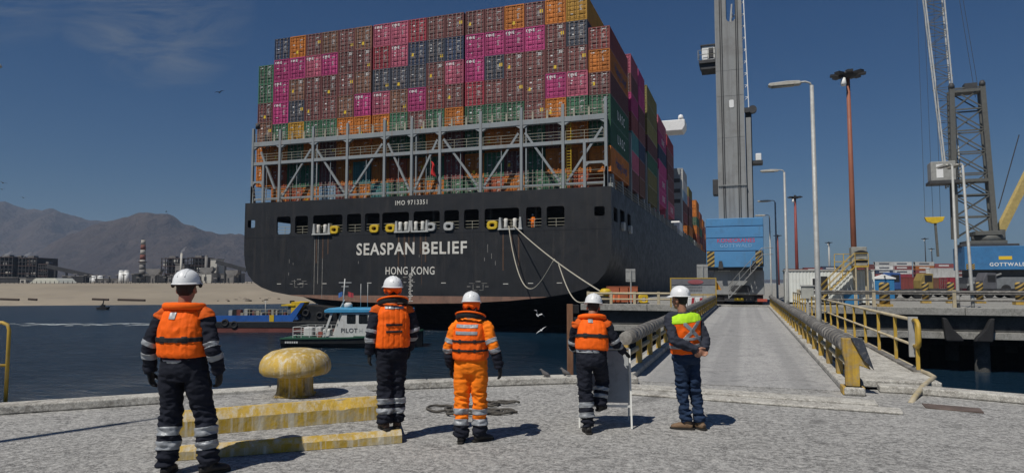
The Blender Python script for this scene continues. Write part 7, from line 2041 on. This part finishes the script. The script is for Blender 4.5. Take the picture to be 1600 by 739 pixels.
    person('man in jeans and lime and orange vest with hands clasped behind his back', feet(1079, 670), YAW + R_(22), .965,
       dict(hl=(-.125, 0, .90), kl=(-.10, .03, .50), al=(-.06, .0, .10), hr=(.04, 0, .90), kr=(.07, -.01, .50), ar=(.10, -.06, .10), pel=(-.045, 0, .93), waist=(-.06, 0, 1.06), fl=52, fr=8,
            sl=(-.285, 0, 1.375), el=(-.315, -.12, 1.13), wl=(-.06, -.225, 1.0), sr=(.10, 0, 1.375), er=(.165, -.12, 1.12), wr=(.045, -.225, 1.0), chest=(-.08, 0, 1.27), neck=(-.10, -.01, 1.45), head=(-.115, .015, 1.495)),
       dict(top=M_shirt, legs=M_jeans, wide=1.05, slim=.86, hem=.0, boots=M_brownboot, bare_hands=True, patch=True,
            hands=dict(l=((.85, -.2, -.35), (.1, -1, 0), (.2, 0, 1), .7), r=((-.8, -.25, -.45), (-.1, 1, .1), (-.2, 0, 1), .6)),
            vest=dict(name='safety_vest', quilt=0, lo=.055, fit=1.06, wr=.006, power=2.1, radii=[(.180, .145), (.180, .145), (.190, .150), (.212, .155), (.224, .152), (.20, .125), (.095, .09)],
                      bands=[(.415, .60, None, None, M_lime, 'lime_yoke', .003), (.10, .14, None, None, M_reflect, 'reflective_band', .005), (.195, .23, -.2, .2, M_reflect, 'reflective_band', .005)], diag=[(.95, .31), (-.95, .31)])), (22, 0, 0), 5.5)
# crew member on the mooring deck of the ship
cp_ = aty(833, 356, SY + .9)
person('tiny crew member in orange coveralls and white helmet in a stern opening of the ship', (cp_.x, SY + .75, 7.56), R_(170), 1.0, dict(wl=(-.2, .25, 1.05), wr=(.2, .25, 1.05)), dict(top=M_orangecloth, legs=M_orangecloth, hem=.0), (0, 0, 0), 3.3, .7)

# ================================================================== QUAYSIDE PROPS
# mushroom bollard
bp_ = atz(461, 617, S2 + .004)
bo = thing('mushroom_bollard', 'big worn yellow mushroom bollard streaked with white on the plinth', 'bollard', tuple(bp_), YAW)
M_boll = mat('bollard_yellow', (0.46, 0.30, 0.05), .65, var=.25, scale=5, bump=.4, bscale=30, dirt=(0.40, 0.33, 0.20), damt=.65, streak=(0.62, 0.57, 0.45), samt=.95, sscale=6, dscale=7, cover=.07)
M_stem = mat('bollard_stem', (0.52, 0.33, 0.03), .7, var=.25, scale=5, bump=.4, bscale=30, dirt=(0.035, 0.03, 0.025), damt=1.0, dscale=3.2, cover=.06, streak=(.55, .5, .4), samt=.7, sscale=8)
m_ = MB(); m_.lathe([(.05, .245), (.30, .245), (.385, .262), (.418, .30), (.425, .345), (.412, .415), (.372, .482), (.29, .535), (.17, .563), (.06, .572), (.004, .574)], 40)
cap = m_.build('cap', M_boll, bo)
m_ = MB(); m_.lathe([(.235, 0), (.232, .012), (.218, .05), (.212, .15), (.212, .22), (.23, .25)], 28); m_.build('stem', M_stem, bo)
m_ = MB(); m_.prism(rrect(-.21, .21, -.21, .21, .05), 0.0, .018); m_.build('base_plate', M_stem, bo)

# folding sign
sp = atz(948, 660); SR = Vector((CR.x, CR.y, 0)); 
fs_ = thing('folding_sign', 'grey folding A-frame sign with white legs held by the leaning worker', 'sign', tuple(atz(945, 662)), YAW - R_(6))
M_leg = mat('sign_leg_white', (0.66, 0.66, 0.62), .5, var=.06, scale=4, dirt=(0.4, 0.38, 0.33), damt=.4)
M_board = mat('sign_board_grey', (0.29, 0.30, 0.30), .6, var=.12, scale=3, dirt=(0.13, 0.13, 0.13), damt=.4)
W2, HT, SP = .315, .93, .27
for s, nm in ((-1, 'near'), (1, 'far')):
    for x in (-W2, W2):
        m_ = MB(); m_.bar((x, s * SP, 0.0), (x, s * .012, HT), .032, .02, up=(1, 0, 0)); m_.build('leg', M_leg, fs_)
    f = lambda z: s * (SP + (.012 - SP) * z / HT)
    m_ = MB(); m_.add([(-W2 + .018, f(.30), .30), (W2 - .018, f(.30), .30), (W2 - .018, f(HT - .02), HT - .02), (-W2 + .018, f(HT - .02), HT - .02)], [(0, 1, 2, 3)]); o = m_.build('board', M_board, fs_); o.modifiers.new('t', 'SOLIDIFY').thickness = .012
    m_ = MB(); m_.bar((-W2, f(.26), .26), (W2, f(.26), .26), .02, .025); m_.build('cross_bar', M_leg, fs_)
m_ = MB(); m_.tube([(-W2, 0, HT + .004), (W2, 0, HT + .004)], .016, 8); m_.build('hinge', M_galv, fs_)

# wooden fender post at the quay edge beside the leaning worker
p = atf(891, 588, 12.55)
tp = thing('timber_post', 'brown timber post with a black bracket rising at the quay edge', 'post', (p.x, p.y, 0), YAW)
M_wood = mat('weathered_wood', (0.20, 0.10, 0.055), .85, var=.3, scale=6, bump=.4, bscale=40, stretch=(4, 4, .6))
zt_ = atf(891, 475, 12.55).z
m_ = MB(); m_.box(-.055, .055, -.05, .05, -.9, zt_); m_.build('timber', M_wood, tp, bevel=.006)
m_ = MB(); m_.box(.055, .17, -.04, .04, zt_ - .17, zt_ - .01); m_.build('bracket', M_strap, tp, bevel=.006)
m_ = MB(); m_.box(.056, .15, -.03, .03, zt_ - .30, zt_ - .24); m_.build('bolt_plate', M_black, tp)

# rope heaps on the apron behind the orange-suited worker
M_oldrope = mat('old_rope', (0.085, 0.078, 0.068), .95, var=.3, scale=14, bump=.6, bscale=70)
def coil(pxy, label, loops, seed):
    r = random.Random(seed); p = atz(*pxy); g = thing('rope_coil', label, 'rope', tuple(p), YAW, 'old ropes on the quay')
    for i, (cx, cy, rx, ry, a0, n) in enumerate(loops):
        pts = []
        for j in range(int(26 * n)):
            t = a0 + j * 2 * math.pi / 26; q = 1 + .07 * math.sin(j * .7 + i)
            pts.append((cx + rx * q * math.cos(t), cy + ry * q * math.sin(t), .018 + .012 * abs(math.sin(j * .5)) + .012 * (i % 3)))
        m_ = MB(); m_.tube(pts, .017, 7); m_.build('loop', M_oldrope, g)
    return g
coil((700, 640), 'untidy dark rope loops lying left of the orange suited worker', [(-.12, 0, .17, .22, 0, .95), (.1, -.1, .12, .14, 1, 1.6), (.16, -.06, .09, .1, 2, 1.5), (.3, 0, .16, .16, 0, .8), (.22, -.38, .2, .13, .4, .95)], 1)
coil((780, 645), 'flat dark rope coil lying right of the orange suited worker', [(-.02, 0, .22, .16, 0, 1.0), (-.1, -.05, .14, .11, 1, 1.8), (-.1, -.05, .09, .07, .3, 1.9), (.17, 0, .1, .03, 2.5, .55)], 2)
coil((782, 633), 'small rope coil farthest back beside the kerb', [(-.12, 0, .1, .14, 0, 1.6), (-.14, 0, .07, .09, 0, 1.8), (.1, 0, .16, .07, 0, .95)], 3)

# yellow stair railing at the left frame edge
p = atf(-6, 626, 9.55)
lr = thing('edge_railing', 'yellow pipe railing end at the left frame edge above the water', 'railing', (p.x, p.y, 0), YAW + R_(5))
zt_ = atf(0, 504, 9.55).z
m_ = MB(); m_.tube([(.125, 0, -.05), (.125, 0, zt_ - .1), (.10, 0, zt_ - .03), (.03, 0, zt_), (-1.6, .05, zt_)], .025, 10); m_.build('end_post', M_railyel, lr)
for z in (zt_ * .5,):
    m_ = MB(); m_.tube([(.125, 0, z), (-1.6, .05, z)], .02, 8); m_.build('middle_rail', M_railyel, lr)
for x in (-.8, -1.6):
    m_ = MB(); m_.tube([(x, .03, 0), (x, .03, zt_)], .022, 8); m_.build('post', M_railyel, lr)

# ================================================================== HAZE over the bay
mh = bpy.data.materials.new('sea_haze'); mh.use_nodes = True
t_ = mh.node_tree; t_.nodes.remove(t_.nodes['Principled BSDF'])
v_ = t_.nodes.new('ShaderNodeVolumePrincipled')
v_.inputs['Density'].default_value = 0.00011
v_.inputs['Color'].default_value = (0.55, 0.72, 0.98, 1)
v_.inputs['Anisotropy'].default_value = 0.0
t_.links.new(v_.outputs[0], t_.nodes['Material Output'].inputs['Volume'])
hz = MB(); hz.box(-7000, 6500, -3000, 6500, -10.5, 560)
o = hz.build('haze', mh); tag(o, 'thin blue sea haze lying over the bay and the hills', 'haze', kind='stuff')
